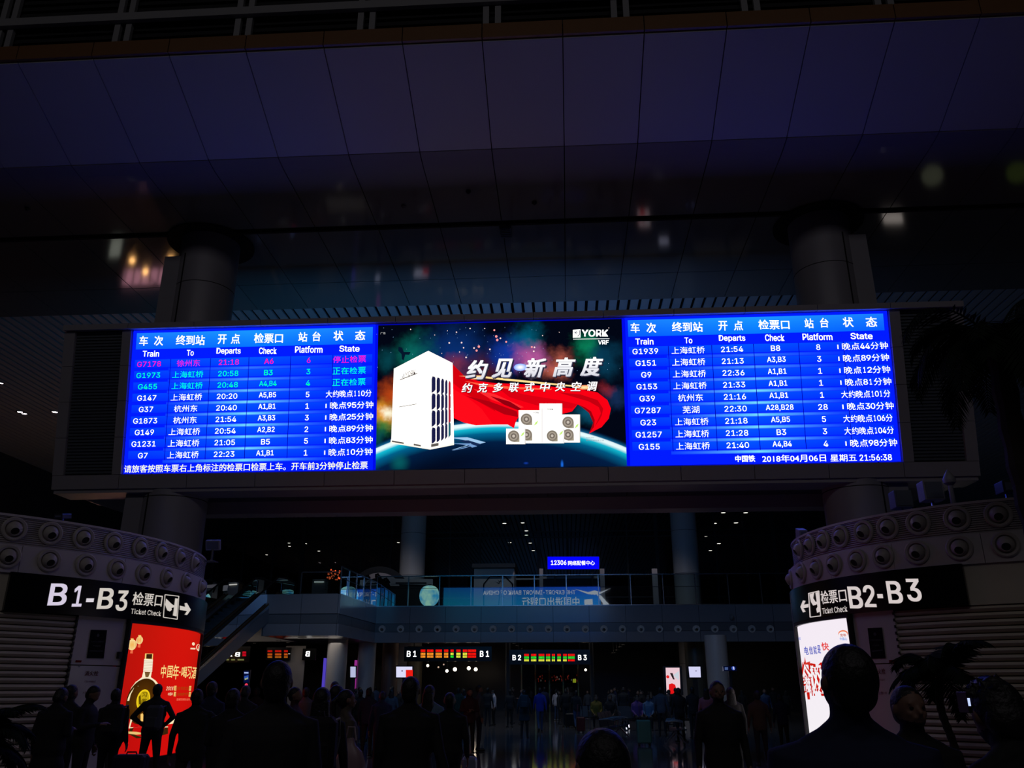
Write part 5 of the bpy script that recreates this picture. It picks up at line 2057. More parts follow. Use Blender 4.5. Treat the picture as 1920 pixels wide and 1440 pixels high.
nt.links.new(nz_.outputs['Fac'], rp.inputs[0])
nt.links.new(rp.outputs[0], e_.inputs[0])
nt.links.new(e_.outputs[0], o_.inputs[0])
e_.inputs[1].default_value = 1.1
me_.data.materials.append(lm)
MB().lathe([(0.12, zc + rl_ * .95), (0.12, zc + rl_ * 1.1)], 12, Matrix.Translation((cl[0], 56, 0))).build('cap', M_DARKMET, t)
# meal counter with posts and the blue sign
cs = atY(1075, 1056, Ys)
t = empty('meal_counter', (cs[0], Ys, ZF1), 'shop frame with pale posts below the blue 12306 sign', 'shop')
for x in (1015, 1130, 1229):
    bxp(MB(), x - 3, x + 3, 1066, 1135, Ys - .3, .3, ZF1).build('post', M_WHITEP, t)
bxp(MB(), 1018, 1127, 1080, 1085, Ys - .2, .2).build('header', M_WHITEP, t)
bxp(MB(), 967, 1012, 1084, 1087, Ys - .2, .2).build('header', M_WHITEP, t)
bxp(MB(), 1020, 1125, 1086, 1135, Ys, 2, ZF1).build('counter', M_SHOPDK, t)
t = empty('overhead_sign', (cs[0], Ys - 1, atY(1075, 1068, Ys - 1)[2]), 'bright blue lit sign reading 12306 with white lettering above the balcony', 'sign')
bxp(MB(), 1026, 1124, 1043, 1068, Ys - .95, .3).build('sign_box', M_DARKMET, t)
for x in (1040, 1110):
    a = atY(x, 1066, Ys - .8)
    MB().box((a[0] - .05, Ys - .85, ZF1), (a[0] + .05, Ys - .75, a[2])).build('support', M_DARKMET, t)
P = flat_print(Ys - .96, 0.0)
P.poly([(1027, 1044), (1123, 1044), (1123, 1067), (1027, 1067)], (4, 4, 330))
P.build('sign_face', M_SCR, t)
P.step(.01)
P.text('12306', 1033, 1062, 1055, 8.6, W_, 0.03)
P.text('网络配餐中心', 1065, 1115, 1055.5, 8.6, W_, 0.012)
P.build('sign_lettering', M_TXT, t)['kind'] = 'stuff'
# pale service counter with a lamp at the left landing
cc = atY(597, 1099, 52)
t = empty('service_counter', (cc[0], 52, ZF1), 'pale beige back-lit counter on the left landing beside the red plant', 'counter')
bxp(MB(), 584, 611, 1086, 1112, 52, .6, ZF1).build('cabinet', mat('counter_beige', (0.4, 0.37, 0.3), 0.5), t)
bxp(MB(), 589, 607, 1090, 1092, 51.95, .05).build('light_tube', emat('tube_dim', (1, .95, .85), 0.5), t)
# plant with red-lit blossoms
cp = atY(624, 1100, 47)
t = empty('potted_plant', (cp[0], 47, ZF1), 'small potted shrub with glowing red-orange blossoms at the landing corner', 'plant')
MB().lathe([(0.16, ZF1), (0.22, ZF1 + .35)], 14, Matrix.Translation((cp[0], 47, 0))).build('pot', M_SHOPDK, t)
b = MB()
fl_ = MB()
rnd = random.Random(11)
for k in range(60):
    a = rnd.uniform(0, 2 * PI)
    z = rnd.uniform(.4, 1.25)
    rr = rnd.uniform(.05, .42) * (1.4 - z * .6)
    p = Vector((cp[0] + rr * math.cos(a), 47 + rr * math.sin(a), ZF1 + z))
    q = Vector((rnd.uniform(-.1, .1), rnd.uniform(-.1, .1), rnd.uniform(.02, .12)))
    s_ = Vector((-q.y, q.x, .0)) * .4 + Vector((.02, 0, 0))
    b.face([p, p + q * .5 + s_, p + q, p + q * .5 - s_])
b.tube([(cp[0], 47, ZF1 + .3), (cp[0], 47, ZF1 + 1.1)], .03, 6)
b.build('foliage', M_PLANT, t)['kind'] = 'stuff'
for k in range(26):
    a = rnd.uniform(0, 2 * PI)
    p = (cp[0] + rnd.uniform(-.28, .42), 47 + .3 * math.sin(a), ZF1 + rnd.uniform(.95, 1.5))
    fl_.ell(p, (.045, .045, .05), 6, 4)
fl_.build('blossom', emat('blossom_red', (0.8, 0.10, 0.03), 0.9), t)['kind'] = 'stuff'
# green exit lamps behind the escalators
for i_, (x, y) in enumerate(((400, 1107), (412, 1107), (423, 1107), (469, 1107))):
    p = atY(x, y, 50)
    t = empty('exit_lamp', tuple(p), ['leftmost', 'second', 'third', 'lone rightmost'][i_] + ' green indicator lamp behind the escalators', 'lamp', 'green lamps behind the escalators')
    MB().box((p[0] - .1, p[1], p[2] - .06), (p[0] + .1, p[1] + .08, p[2] + .06)).build('housing', M_DARKMET, t)
    MB().box((p[0] - .07, p[1] - .01, p[2] - .035), (p[0] + .07, p[1], p[2] + .035)).build('lens', M_GREEN, t)
# lit shop behind the left kiosk; it shows as a reflection in the glossy soffit
t = empty('lit_shopfront', (-25.5, 44.5, 0), 'lit shopfront behind the left kiosk, mirrored pink and red in the soffit', 'shop')
MB().box((-29, 44.5, 0), (-22.25, 47, 4.2)).build('body', M_SHOPDK, t)
MB().box((-27.1, 44.4, 2.9), (-23.9, 44.5, 3.9)).build('sign_box', emat('sign_pink', (1.0, 0.42, 0.55), 2.2), t)
for i in range(6):
    MB().box((-27.0 + i * .53, 44.36, 2.95), (-26.92 + i * .53, 44.4, 3.85)).build('sign_divider', M_RUBBER, t)
MB().box((-23.3, 44.4, 1.5), (-22.3, 44.5, 4.0)).build('red_panel', emat('panel_red', (0.8, 0.08, 0.03), .8), t)
MB().box((-26.5, 41.6, 2.3), (-25.9, 41.7, 3.5)).build('white_panel', emat('panel_white', (0.9, 0.95, 0.8), 1.0), t)
MB().box((-26.24, 41.7, 0), (-26.16, 44.5, .1)).build('panel_foot', M_DARKMET, t)
MB().box((-26.24, 41.63, 0), (-26.16, 41.67, 2.3)).build('panel_leg', M_DARKMET, t)
for (x_, y_) in ((-24.9, 41.4), (-22.6, 41.4), (-24.8, 42.8), (-23.2, 42.9)):
    MB().tube([(x_, 44.5, 4.0), (x_, y_, 4.0)], .03, 6).build('lamp_arm', M_DARKMET, t)
    MB().ell((x_, y_, 3.95), (.17, .17, .14), 12, 8).build('lamp_globe', emat('lamp_warm', (1, 0.5, 0.16), 22.0), t)
t = empty('lit_poster_stand', (18.5, 41.0, 0), 'white lit poster stand behind the right kiosk, mirrored in the soffit', 'poster stand')
MB().box((18.0, 41.0, 2.7), (19.0, 41.1, 3.3)).build('lit_panel', emat('panel_white2', (1, 0.88, 0.8), 1.7), t)
MB().box((18.4, 41.02, 0), (18.6, 41.08, 2.7)).build('stand', M_DARKMET, t)
for (x_, c_, lb) in ((19.1, (0.6, 0.65, 0.42), 'dim round greenish globe lamp right of the poster stand'), (23.3, (0.4, 0.6, 0.1), 'farther dim green globe lamp near the right wall')):
    t = empty('globe_lamp', (x_, 37.2, 0), lb, 'lamp')
    MB().ell((x_, 37.2, 2.9), (.5, .5, .5), 18, 10).build('globe', emat('globe_%d' % int(x_), c_, .38 if x_ < 20 else .2), t, smooth=True)
    MB().tube([(x_, 37.2, 0), (x_, 37.2, 2.4)], .05, 8).build('post', M_DARKMET, t)
# unseen area fills added under the landing, by the stone wall, in the gate hall
area('landing_fill', (-14.5, 48.5, ZF0 - .05), (-14.5, 48.0, 0), 3, 2, 16, (1, .9, .8))
area('stone_wall_fill', (-20.5, 47.5, 4.6), (-19.5, 50, 1.8), 6, .5, 20, (1, .85, .75))
area('gate_hall_fill', (0, 58.5, 5.2), (0, 58, 0), 30, 3, 55, (1, .85, .75))
for x_ in (-9, -2, 5):  # unseen spots added to brighten the crowd
    ld_ = bpy.data.lights.new('crowd_fill_spot', 'SPOT')
    ld_.energy = 420
    ld_.spot_size = math.radians(95)
    ld_.spot_blend = 0.9
    ld_.shadow_soft_size = 0.08
    ld_.color = (.9, .93, 1)
    so_ = bpy.data.objects.new('crowd_fill_spot', ld_)
    COL.objects.link(so_)
    so_.location = (x_, 36, 14.4)
    so_.rotation_euler = (Vector((x_, 41, 0)) - Vector((x_, 36, 14.4))).to_track_quat('-Z', 'Y').to_euler()
for i_, x_ in enumerate((-13, -7, -1, 5)):  # unseen spots added to brighten the mezzanine shops
    ld_ = bpy.data.lights.new('shop_fill_spot', 'SPOT')
    ld_.energy = 260
    ld_.spot_size = math.radians(85)
    ld_.spot_blend = 0.8
    ld_.shadow_soft_size = 0.08
    ld_.color = (1, .93, .95)
    so_ = bpy.data.objects.new('shop_fill_spot', ld_)
    COL.objects.link(so_)
    so_.location = (x_, 54, 14.4)
    so_.rotation_euler = (Vector((x_, 59.5, 6.5)) - Vector((x_, 54, 14.4))).to_track_quat('-Z', 'Y').to_euler()
# ================================================================== ESCALATORS
def escalator(x0, Y0, label):
    L0 = 11.2
    ang = math.radians(30)
    yaw = math.radians(10)
    t = empty('escalator', (x0, Y0, 0), label, 'escalator', 'pair of escalators')
    # local: s runs from the top landing towards the camera and down
    ds = Vector((-math.sin(yaw), -math.cos(yaw), 0))
    dl = Vector((math.cos(yaw), -math.sin(yaw), 0))
    top = Vector((x0, Y0, ZF1))
    run = ZF1 / math.tan(ang)

    def P3(s_, l_, z_):
        return top + ds * s_ + dl * l_ + Vector((0, 0, z_))

    def inc(s_):
        return -max(0, min(run, s_)) * math.tan(ang)

    def prism(prof, l0, l1, name, m):
        b = MB()
        n_ = len(prof)
        for l_ in (l0, l1):
            b.v += [tuple(P3(s_, l_, z_)) for s_, z_ in prof]
        b.f = [tuple(range(n_)), tuple(range(2 * n_ - 1, n_ - 1, -1))] + [(i, (i + 1) % n_, n_ + (i + 1) % n_, n_ + i) for i in range(n_)]
        return b.build(name, m, t)

    for l0, l1, e in ((-0.85, -0.55, 0), (0.55, 0.85, 0)):
        prism([(-2.0, 0.0), (0, 0.0), (run, -ZF1), (run + 1.8, -ZF1), (run + 1.8, -ZF1 + .12), (run, -ZF1 + .15), (0, .2), (-2.0, .2)], l0, l1, 'skirt_deck', M_STEEL)
        lm_ = (l0 + l1) / 2
        b = MB()
        gl = [(-1.6, 0.2, 0.95), (-0.4, .2, 1.05), (0.3, .15, 1.0), (run, -ZF1 + .15, -ZF1 + .98), (run + 1.3, -ZF1 + .12, -ZF1 + .95)]
        for i in range(len(gl) - 1):
            (s0, a0, b0), (s1, a1, b1) = gl[i], gl[i + 1]
            b.face([P3(s0, lm_, a0), P3(s1, lm_, a1), P3(s1, lm_, b1), P3(s0, lm_, b0)])
        b.build('balustrade_glass', M_GLASS, t)
        pts = [P3(-1.7, lm_, .55), P3(-1.85, lm_, .8), P3(-1.6, lm_, 1.0), P3(-.4, lm_, 1.1), P3(.3, lm_, 1.04), P3(run * .5, lm_, -ZF1 * .5 + 1.03), P3(run, lm_, -ZF1 + 1.03), P3(run + 1.2, lm_, -ZF1 + 1.0), P3(run + 1.5, lm_, -ZF1 + .8), P3(run + 1.35, lm_, -ZF1 + .5)]
        MB().tube(pts, .05, 8).build('handrail', M_RUBBER, t, smooth=True)
        MB().tube([P3(0, lm_ + .1, .24), P3(run, lm_ + .1, -ZF1 + .19)], .035, 8).build('glint_rail', M_BRASS, t, smooth=True)  # gold colour stands in for warm reflections along the deck edge
    prism([(-2, -.9), (0.6, -1.1), (run - 1.0, -ZF1), (run + 1.8, -ZF1), (run + 1.8, -ZF1 + .02), (run, -ZF1 + .02), (0, -.02), (-2, -.02)], -0.86, 0.86, 'truss', mat('truss_cladding', (0.16, 0.17, 0.2), 0.3))
    ns = 30
    for i in range(ns):
        s0 = run * i / ns
        z_ = -ZF1 * (i + .35) / ns + .02
        b = MB()
        for l_ in (-.54, .54):
            b.v += [tuple(P3(s_, l_, zz)) for s_, zz in ((s0, z_), (s0 + run / ns, z_), (s0 + run / ns, z_ - .21), (s0, z_ - .10))]
        b.f = [(0, 1, 2, 3), (7, 6, 5, 4), (0, 1, 5, 4), (1, 2, 6, 5), (2, 3, 7, 6), (3, 0, 4, 7)]
        b.build('step', M_DARKMET, t)
    MB().bar(P3(-2.4, 0, .0), P3(0, 0, .0), 1.1, .06).build('landing_plate', M_STEEL, t)
    return t


et = atY(512, 1110, YN + 1.2)
escalator(et[0] - 0.3, YN + 1.3, 'nearer escalator with bluish glass and gold-lit rails, joining the left landing')
escalator(et[0] - 3.6, YN + 1.9, 'farther escalator running parallel on the left side of the nearer one')
# ================================================================== PEOPLE
SKIN = mat('skin', (0.22, 0.12, 0.08), 0.6)
HAIR = mat('hair_black', (0.006, 0.005, 0.005), 0.5, noise=0.3, nscale=60, bump=0.4)
EYEW = mat('eye_dark', (0.01, 0.008, 0.008), 0.2)
SHOEW = mat('shoe_white', (0.35, 0.35, 0.36), 0.5)


def cloth(name, col, rough=0.85):
    return mat('cloth_' + name, col, rough, noise=0.2, nscale=30, bump=0.15)


CL = {k: cloth(k, v) for k, v in dict(black=(.008, .008, .009), char=(.015, .015, .017), navy=(.008, .014, .05), denim=(.03, .06, .13), blue=(.01, .03, .30), teal=(.01, .035, .05), grey=(.06, .065, .08), white=(.62, .56, .58),
                                       tan=(.10, .08, .06), red=(.10, .008, .012), maroon=(.04, .006, .01), pink=(.30, .12, .16), mustard=(.16, .11, .01), lblue=(.12, .2, .3), purple=(.16, .06, .22), brown=(.06, .03, .015), green=(.01, .03, .015)).items()}
LEATHER = mat('leather_black', (0.008, 0.008, 0.008), 0.35)


class Body:
    """closed primitives fused into one continuous surface by voxel remeshing"""

    def __init__(s):
        s.mb = MB()
        s.seg = []          # (p, q, r, region)

    def cap(s, pts, rad, reg, n=14, flat=None):
        pts = [Vector(p) for p in pts]
        rad = list(rad) if hasattr(rad, '__len__') else [rad] * len(pts)
        P_, R_ = [], []
        d0 = (pts[1] - pts[0]).normalized()
        d1 = (pts[-1] - pts[-2]).normalized()
        for t in (1.0, .92, .7, .38):
            P_.append(pts[0] - d0 * rad[0] * t)
            R_.append(rad[0] * math.sqrt(max(0.0001, 1 - t * t)) if t < 1 else rad[0] * .05)
        P_ += pts
        R_ += rad
        for t in (.38, .7, .92, 1.0):
            P_.append(pts[-1] + d1 * rad[-1] * t)
            R_.append(rad[-1] * math.sqrt(max(0.0001, 1 - t * t)) if t < 1 else rad[-1] * .05)
        s.mb.tube(P_, R_, n)
        for i in range(len(pts) - 1):
            s.seg.append((pts[i], pts[i + 1], (rad[i] + rad[i + 1]) / 2, reg))

    def ell(s, c, r, reg, M=None):
        s.mb.ell(c, r, 18, 12, M)
        c = Vector(c)
        if M is not None:
            c = M @ c
        s.seg.append((c, c + Vector((0, 0, .001)), sum(r) / 3, reg))

    def loft(s, rings, reg, n=24):
        base = len(s.mb.v)
        for (c, rx_, ry_) in rings:
            for k in range(n):
                t = 2 * PI * k / n
                ct, st = math.cos(t), math.sin(t)
                e = 0.8
                s.mb.v.append((c[0] + rx_ * abs(ct) ** e * (1 if ct > 0 else -1), c[1] + ry_ * abs(st) ** e * (1 if st > 0 else -1), c[2]))
        m_ = len(rings)
        for i in range(m_ - 1):
            for k in range(n):
                s.mb.f.append((base + i * n + k, base + i * n + (k + 1) % n, base + (i + 1) * n + (k + 1) % n, base + (i + 1) * n + k))
        s.mb.f.append(tuple(base + k for k in range(n))[::-1])
        s.mb.f.append(tuple(base + (m_ - 1) * n + k for k in range(n)))
        for i in range(m_ - 1):
            r_ = (rings[i][1] + rings[i][2]) / 2
            s.seg.append((Vector(rings[i][0]), Vector(rings[i + 1][0]), r_, reg[i] if hasattr(reg, '__len__') and not isinstance(reg, str) else reg))

    def hand(s, w, d, side, pn, curl=0.5):
        """w wrist, d direction of the hand, side: thumb direction, pn: palm-facing normal"""
        w, d, side, pn = Vector(w), Vector(d).normalized(), Vector(side), Vector(pn)
        side = (side - d * side.dot(d)).normalized()
        pn = d.cross(side).normalized() if pn.dot(d.cross(side)) > 0 else -d.cross(side).normalized()
        for o in (-.026, -.009, .009, .026):
            s.cap([w + side * o * .6, w + d * .085 + side * o], [.017, .013], 'skin', 8)
        for o, L in ((.031, .066), (.011, .078), (-.010, .072), (-.030, .056)):
            a = w + d * .088 + side * o
            b_ = a + (d + pn * curl * .7) * L * .5
            c = b_ + (d * .7 + pn * curl * 1.6).normalized() * L * .5
            s.cap([a, b_, c], [.0095, .0088, .0075], 'skin', 8)
        a = w + d * .02 + side * .03
        b_ = a + (d * .8 + side * .7).normalized() * .045
        c = b_ + (d * .9 + pn * curl).normalized() * .035
        s.cap([a, b_, c], [.013, .0105, .009], 'skin', 8)

    def finish(s, name, voxel):
        me = bpy.data.meshes.new(name)
        me.from_pydata(s.mb.v, [], s.mb.f)
        o = bpy.data.objects.new(name, me)
        COL.objects.link(o)
        r = o.modifiers.new('r', 'REMESH')
        r.mode = 'VOXEL'
        r.voxel_size = voxel
        sm = o.modifiers.new('s', 'SMOOTH')
        sm.factor = 0.5
        sm.iterations = 3
        dg = bpy.context.evaluated_depsgraph_get()
        dg.update()
        e = o.evaluated_get(dg)
        out = bpy.data.meshes.new_from_object(e)
        bpy.data.objects.remove(o)
        out.name = name
        regs = ['skin', 'top', 'legs', 'shoe']
        nf = len(out.polygons)
        cen = np.empty(nf * 3)
        out.polygons.foreach_get('center', cen)
        cen = cen.reshape(-1, 3)
        best = np.full(nf, 1e9)
        idx = np.zeros(nf, np.int32)
        for p, q, r_, reg in s.seg:
            p, q = np.array(p), np.array(q)
            d = q - p
            t = np.clip(((cen - p) @ d) / (d @ d + 1e-9), 0, 1)
            dist = np.linalg.norm(cen - (p + t[:, None] * d), axis=1) / max(r_, .02) * 1.0
            dist = dist + 0.0
            m_ = dist < best
            best[m_] = dist[m_]
            idx[m_] = regs.index(reg)
        for k in range(4):
            out.materials.append(SKIN)
        out.polygons.foreach_set('material_index', idx)
        out.shade_smooth()
        return out


def hair_mesh(style):
    b = Body()
    hc = (0, 0.005, 1.605)
    M = None
    if style == 'short':
        b.ell((0, .012, 1.622), (.085, .100, .105), 'skin')
        b.ell((0, .045, 1.575), (.074, .062, .075), 'skin')
    elif style == 'crop':
        b.ell((0, .010, 1.620), (.084, .100, .104), 'skin')
        b.ell((0, .045, 1.578), (.070, .055, .06), 'skin')
    elif style == 'messy':
        b.ell((0, .012, 1.622), (.088, .102, .108), 'skin')
        b.ell((0, .045, 1.575), (.078, .064, .078), 'skin')
        rnd = random.Random(4)
        for k in range(60):
            a, e = rnd.uniform(0, 2 * PI), rnd.uniform(.2, 1.5)
            d = Vector((math.cos(a) * math.cos(e), math.sin(a) * math.cos(e), math.sin(e)))
            p = Vector((0, .012, 1.622)) + Vector((d.x * .082, d.y * .096, d.z * .10))
            b.cap([p, p + d * .018 + Vector((rnd.uniform(-.02, .02), rnd.uniform(-.02, .02), .0))], [.012, .004], 'skin', 6)
    elif style == 'long':
        b.ell((0, .014, 1.622), (.088, .103, .108), 'skin')
        b.loft([((0, .05, 1.60), .088, .062), ((0, .062, 1.52), .092, .055), ((0, .07, 1.42), .10, .045), ((0, .085, 1.32), .09, .035), ((0, .09, 1.24), .05, .02)], 'skin')
    elif style == 'bun':
        b.ell((0, .012, 1.62), (.083, .100, .104), 'skin')
        b.ell((0, .045, 1.578), (.070, .055, .06), 'skin')
        b.ell((0, .105, 1.66), (.04, .04, .04), 'skin')
    elif style == 'ponytail':
        b.ell((0, .012, 1.62), (.083, .100, .104), 'skin')
        b.ell((0, .045, 1.578), (.070, .055, .06), 'skin')
        b.cap([(0, .10, 1.64), (0, .15, 1.60), (0, .15, 1.50), (0, .13, 1.42)], [.025, .03, .028, .012], 'skin')
    # carve the face: keep only what lies behind the hairline plane
    me = b.finish('hair', 0.008)
    bm = bmesh.new()
    bm.from_mesh(me)
    dead = [f for f in bm.faces if f.calc_center_median().z < 1.68 and f.calc_center_median().y < (.022 if f.calc_center_median().z < 1.60 else .022 - (f.calc_center_median().z - 1.60) * 1.2)]
    bmesh.ops.delete(bm, geom=dead, context='FACES')
    bm.to_mesh(me)
    bm.free()
    me.materials.clear()
    me.materials.append(HAIR)
    return me


def person_mesh(pose, voxel=0.009, bulk=1.0, coat=False, skirt=False):
    """faces -Y; 1.72 m tall"""
    b = Body()
    k = bulk
    lean = pose.get('lean', 0.0)
    sit = pose.get('sit', False)
    hz_ = 0.0
    hip = 0.90
    top = [((0, .0, .84), .150 * k, .105 * k), ((0, .005, .93), .168 * k, .118 * k), ((0, 0, 1.06), .150 * k, .112 * k), ((0, -.002, 1.20), .165 * k, .122 * k), ((0, .0, 1.31), .178 * k, .120 * k), ((0, .005, 1.385), .165 * k, .095 * k), ((0, .005, 1.425), .105 * k, .075), ((0, .005, 1.455), .06, .058)]
    if coat:
        top = [((0, 0, .62), .185 * k, .135 * k), ((0, 0, .74), .178 * k, .13 * k)] + top
    if sit:
        b.loft(top[0:] if not coat else top[2:], 'top')
    else:
        b.loft(top, ['top'] * (len(top) - 1))
    if not coat:
        b.loft([((0, 0, .80), .140 * k, .10 * k), ((0, .004, .88), .160 * k, .112 * k)], 'legs')
    # neck, head
    hd = pose.get('head', (0, 0))       # turn (deg), nod (deg, + = down)
    HM = Matrix.Translation((0, .01, 1.50)) @ Matrix.Rotation(math.radians(hd[0]), 4, 'Z') @ Matrix.Rotation(math.radians(hd[1]), 4, 'X') @ Matrix.Translation((0, -.01, -1.50))
    b.cap([(0, .012, 1.42), tuple(HM @ Vector((0, .005, 1.535)))], [.066, .058], 'skin')
    b.ell((0, .0, 1.615), (.076, .093, .102), 'skin', HM)
    b.ell((0, -.030, 1.565), (.060, .062, .062), 'skin', HM)
    b.ell((0, -.060, 1.535), (.030, .030, .024), 'skin', HM)
    b.cap([HM @ Vector((0, -.086, 1.612)), HM @ Vector((0, -.108, 1.580))], [.008, .014], 'skin', 8)
    b.cap([HM @ Vector((-.036, -.080, 1.628)), HM @ Vector((.036, -.080, 1.628))], [.010, .010], 'skin', 8)
    b.cap([HM @ Vector((-.020, -.090, 1.556)), HM @ Vector((.020, -.090, 1.556))], [.009, .009], 'skin', 8)
    for sx in (-1, 1):
        b.ell((sx * .080, .006, 1.600), (.012, .020, .030), 'skin', HM)
        b.ell((sx * .035, -.062, 1.578), (.022, .024, .018), 'skin', HM)
    for sx in (-1, 1):
        b.cap([(sx * .025, .018, 1.475), (sx * .075, .012, 1.430), (sx * .13, .008, 1.400)], [.042, .046, .048], 'top')
    # arms
    ra = .050 * (0.6 + .4 * k)
    for sx, key in ((-1, 'L'), (1, 'R')):
        e, wv = pose['arm' + key]
        sh = Vector((sx * .175 * (0.5 + .5 * k), .005, 1.375))
        e, wv = Vector(e), Vector(wv)
        b.cap([(sx * .09, .005, 1.395), sh, e], [.055, ra * 1.12, ra * .88], 'top')
        b.cap([e, wv], [ra * .86, ra * .62], 'top')
        d = (wv - e).normalized()
        b.cap([wv, wv + d * .02], [.026, .026], 'skin')
        hd_ = pose.get('hand' + key, (d, (0, -1, 0), (-sx, 0, 0), .45))
        b.hand(wv + d * .015, hd_[0], hd_[1], hd_[2], hd_[3])
    # legs
    for sx, key in ((-1, 'L'), (1, 'R')):
        kn, an = (Vector(v) for v in pose['leg' + key])
        hp = Vector((sx * .085, 0, .88))
        b.cap([hp, hp.lerp(kn, .5), kn], [.088 * (0.7 + .3 * k), .074, .056], 'legs')
        b.cap([kn, kn.lerp(an, .35), an], [.055, .054, .038], 'legs')
        tdir = Vector(pose.get('toe' + key, (sx * .15, -1, 0))).normalized()
        heel = Vector((an.x, an.y, an.z - .045)) - tdir * .035
        b.cap([heel, heel + tdir * .10, heel + tdir * .20], [.038, .036, .028], 'shoe')
    me = b.finish('person', voxel)
    return me, HM


ST = dict(legL=((-.095, -.01, .48), (-.11, .02, .085)), legR=((.095, -.01, .48), (.11, .02, .085)))
WIDE = dict(legL=((-.13, -.01, .48), (-.18, .02, .085)), legR=((.13, -.01, .48), (.18, .02, .085)))
DOWN = dict(armL=((-.245, .03, 1.12), (-.265, -.04, .88)), armR=((.245, .03, 1.12), (.265, -.04, .88)))
PH = dict(armL=((-.235, .0, 1.12), (-.11, -.24, 1.17)), armR=((.24, .03, 1.12), (.262, -.04, .88)))
POSES = {
    'stand': dict(**ST, **DOWN, head=(0, -4)),
    'look_up': dict(**ST, **DOWN, head=(8, -16)),
    'phone': dict(**ST, **PH, head=(-5, 26)),
    'hips': dict(**WIDE, armL=((-.36, .06, 1.16), (-.19, -.03, 1.02)), armR=((.36, .06, 1.16), (.19, -.03, 1.02)), head=(0, -6)),
    'walk': dict(legL=((-.09, -.16, .49), (-.09, -.20, .10)), legR=((.09, .05, .49), (.09, .30, .17)), toeR=(0, -.8, -.6), armL=((-.23, .12, 1.13), (-.25, .10, .89)), armR=((.23, -.05, 1.13), (.24, -.2, .92)), head=(0, 0)),
    'fold': dict(**ST, armL=((-.25, .01, 1.13), (-.02, -.17, 1.15)), armR=((.25, .01, 1.13), (.03, -.19, 1.10)), head=(10, 0)),
    'pull': dict(**ST, armL=((-.26, .06, 1.13), (-.34, .14, .92)), armR=((.24, .02, 1.12), (.26, -.05, .88)), head=(-12, 0)),
    'reach': dict(**WIDE, armL=((-.38, -.10, 1.22), (-.56, -.26, 1.12)), armR=((.26, .02, 1.12), (.28, -.06, .88)), head=(20, 4)),
    'camera': dict(**ST, armL=((-.23, -.06, 1.14), (-.07, -.30, 1.36)), armR=((.23, -.06, 1.14), (.07, -.30, 1.36)), head=(0, -6)),
    'sit': dict(sit=True, legL=((-.12, -.42, .86), (-.13, -.40, .47)), legR=((.12, -.42, .86), (.13, -.44, .47)), armL=((-.22, -.02, 1.12), (-.13, -.24, .98)), armR=((.22, -.02, 1.12), (.13, -.24, .98)), head=(5, 18)),
}
PM = {}
HM_ = {}


def get_mesh(pose, voxel, bulk, coat):
    k = (pose, voxel, bulk, coat)
    if k not in PM:
        PM[k] = person_mesh(POSES[pose], voxel, bulk, coat)
    return PM[k]


def get_hair(style):
    if style not in HM_:
        HM_[style] = hair_mesh(style)
    return HM_[style]


PEOPLE = []


def person(px_, D, ytop, yaw, pose, hair, top, legs, label, shoe='black', voxel=None, bulk=1.08, coat=False, group=None, lean=0.0, zoff=0.0, name='person', eyes=False, head_extra=None):
    """standing at depth D where the head shows in column px_; yaw 180 = back to the camera"""
    c = atY(px_, 1289, D)
    H = (atY(px_, ytop, D)[2] - zoff) if ytop else 1.68
    sc = H / 1.728 if pose != 'sit' else 1.0
    voxel = voxel or (0.0085 if D < 12 else 0.016)
    me, HMx = get_mesh(pose, voxel, bulk, coat)
    o = bpy.data.objects.new(name, me)
    COL.objects.link(o)
    o.location = (c[0], D, zoff if pose != 'sit' else zoff - 0.40)
    o.rotation_euler = (math.radians(lean), 0, math.radians(yaw))
    o.scale = (sc, sc, sc)
    tag(o, label, 'person', group)
    for i, m in enumerate((SKIN, CL[top], CL[legs], SHOEW if shoe == 'white' else LEATHER)):
        o.material_slots[i].link = 'OBJECT'
        o.material_slots[i].material = m
    h = bpy.data.objects.new('hair', get_hair(hair))
    COL.objects.link(h)
    h.parent = o
    h.matrix_basis = HMx
    if eyes:
        for sx in (-1, 1):
            e = MB().ell((sx * .032, -.083, 1.606), (.012, .008, .008), 10, 6).build('eye', EYEW)
            e.parent = o
            e.matrix_basis = HMx
    PEOPLE.append(o)
    return o


def cap_hat(o, m):
    b = MB()
    b.ell((0, .005, 1.645), (.094, .108, .09), 16, 10)
    h = b.build('cap', m, None, smooth=True)
    h.parent = o
    return h


# near figures, backs to the camera
person(1583, 2.9, 1202, 183, 'look_up', 'crop', 'navy', 'black', 'large near man seen from behind in a dark navy jacket, before the white light box', voxel=.0085, bulk=1.38)
person(1120, 2.45, 1362, 205, 'stand', 'short', 'black', 'black', 'near dark-haired head cut by the bottom edge, in front of the empty floor', voxel=.0085, bulk=1.0)
person(1700, 4.5, 1283, 8, 'stand', 'crop', 'black', 'black', 'man facing the camera beside the hydrant cabinet, face faintly orange lit', voxel=.0085, eyes=True, bulk=1.15)
person(1874, 3.0, 1262, 190, 'phone', 'messy', 'black', 'black', 'large near shadowed figure with messy hair at the right picture edge', voxel=.0085, bulk=1.15)
person(518, 5.0, 1237, 200, 'stand', 'short', 'char', 'black', 'tall near man seen from behind below the escalator, in charcoal', voxel=.0085, bulk=1.25)
person(770, 7.6, 1267, 190, 'pull', 'short', 'black', 'black', 'broad man in black before the white and red screen, back turned', voxel=.0085, bulk=1.35, coat=True)
person(606, 8.0, 1288, 184, 'stand', 'long', 'black', 'black', 'long-haired woman in black seen from behind, left of the plastic bag', voxel=.0085, bulk=1.15, coat=True)
person(634, 10.0, 1283, 150, 'stand', 'short', 'char', 'black', 'dark-haired person close behind the long-haired woman, looking right', voxel=.0085)
person(653, 9.0, 1291, 120, 'stand', 'ponytail', 'tan', 'black', 'woman in a tan jacket holding the pale plastic bag', voxel=.0085)
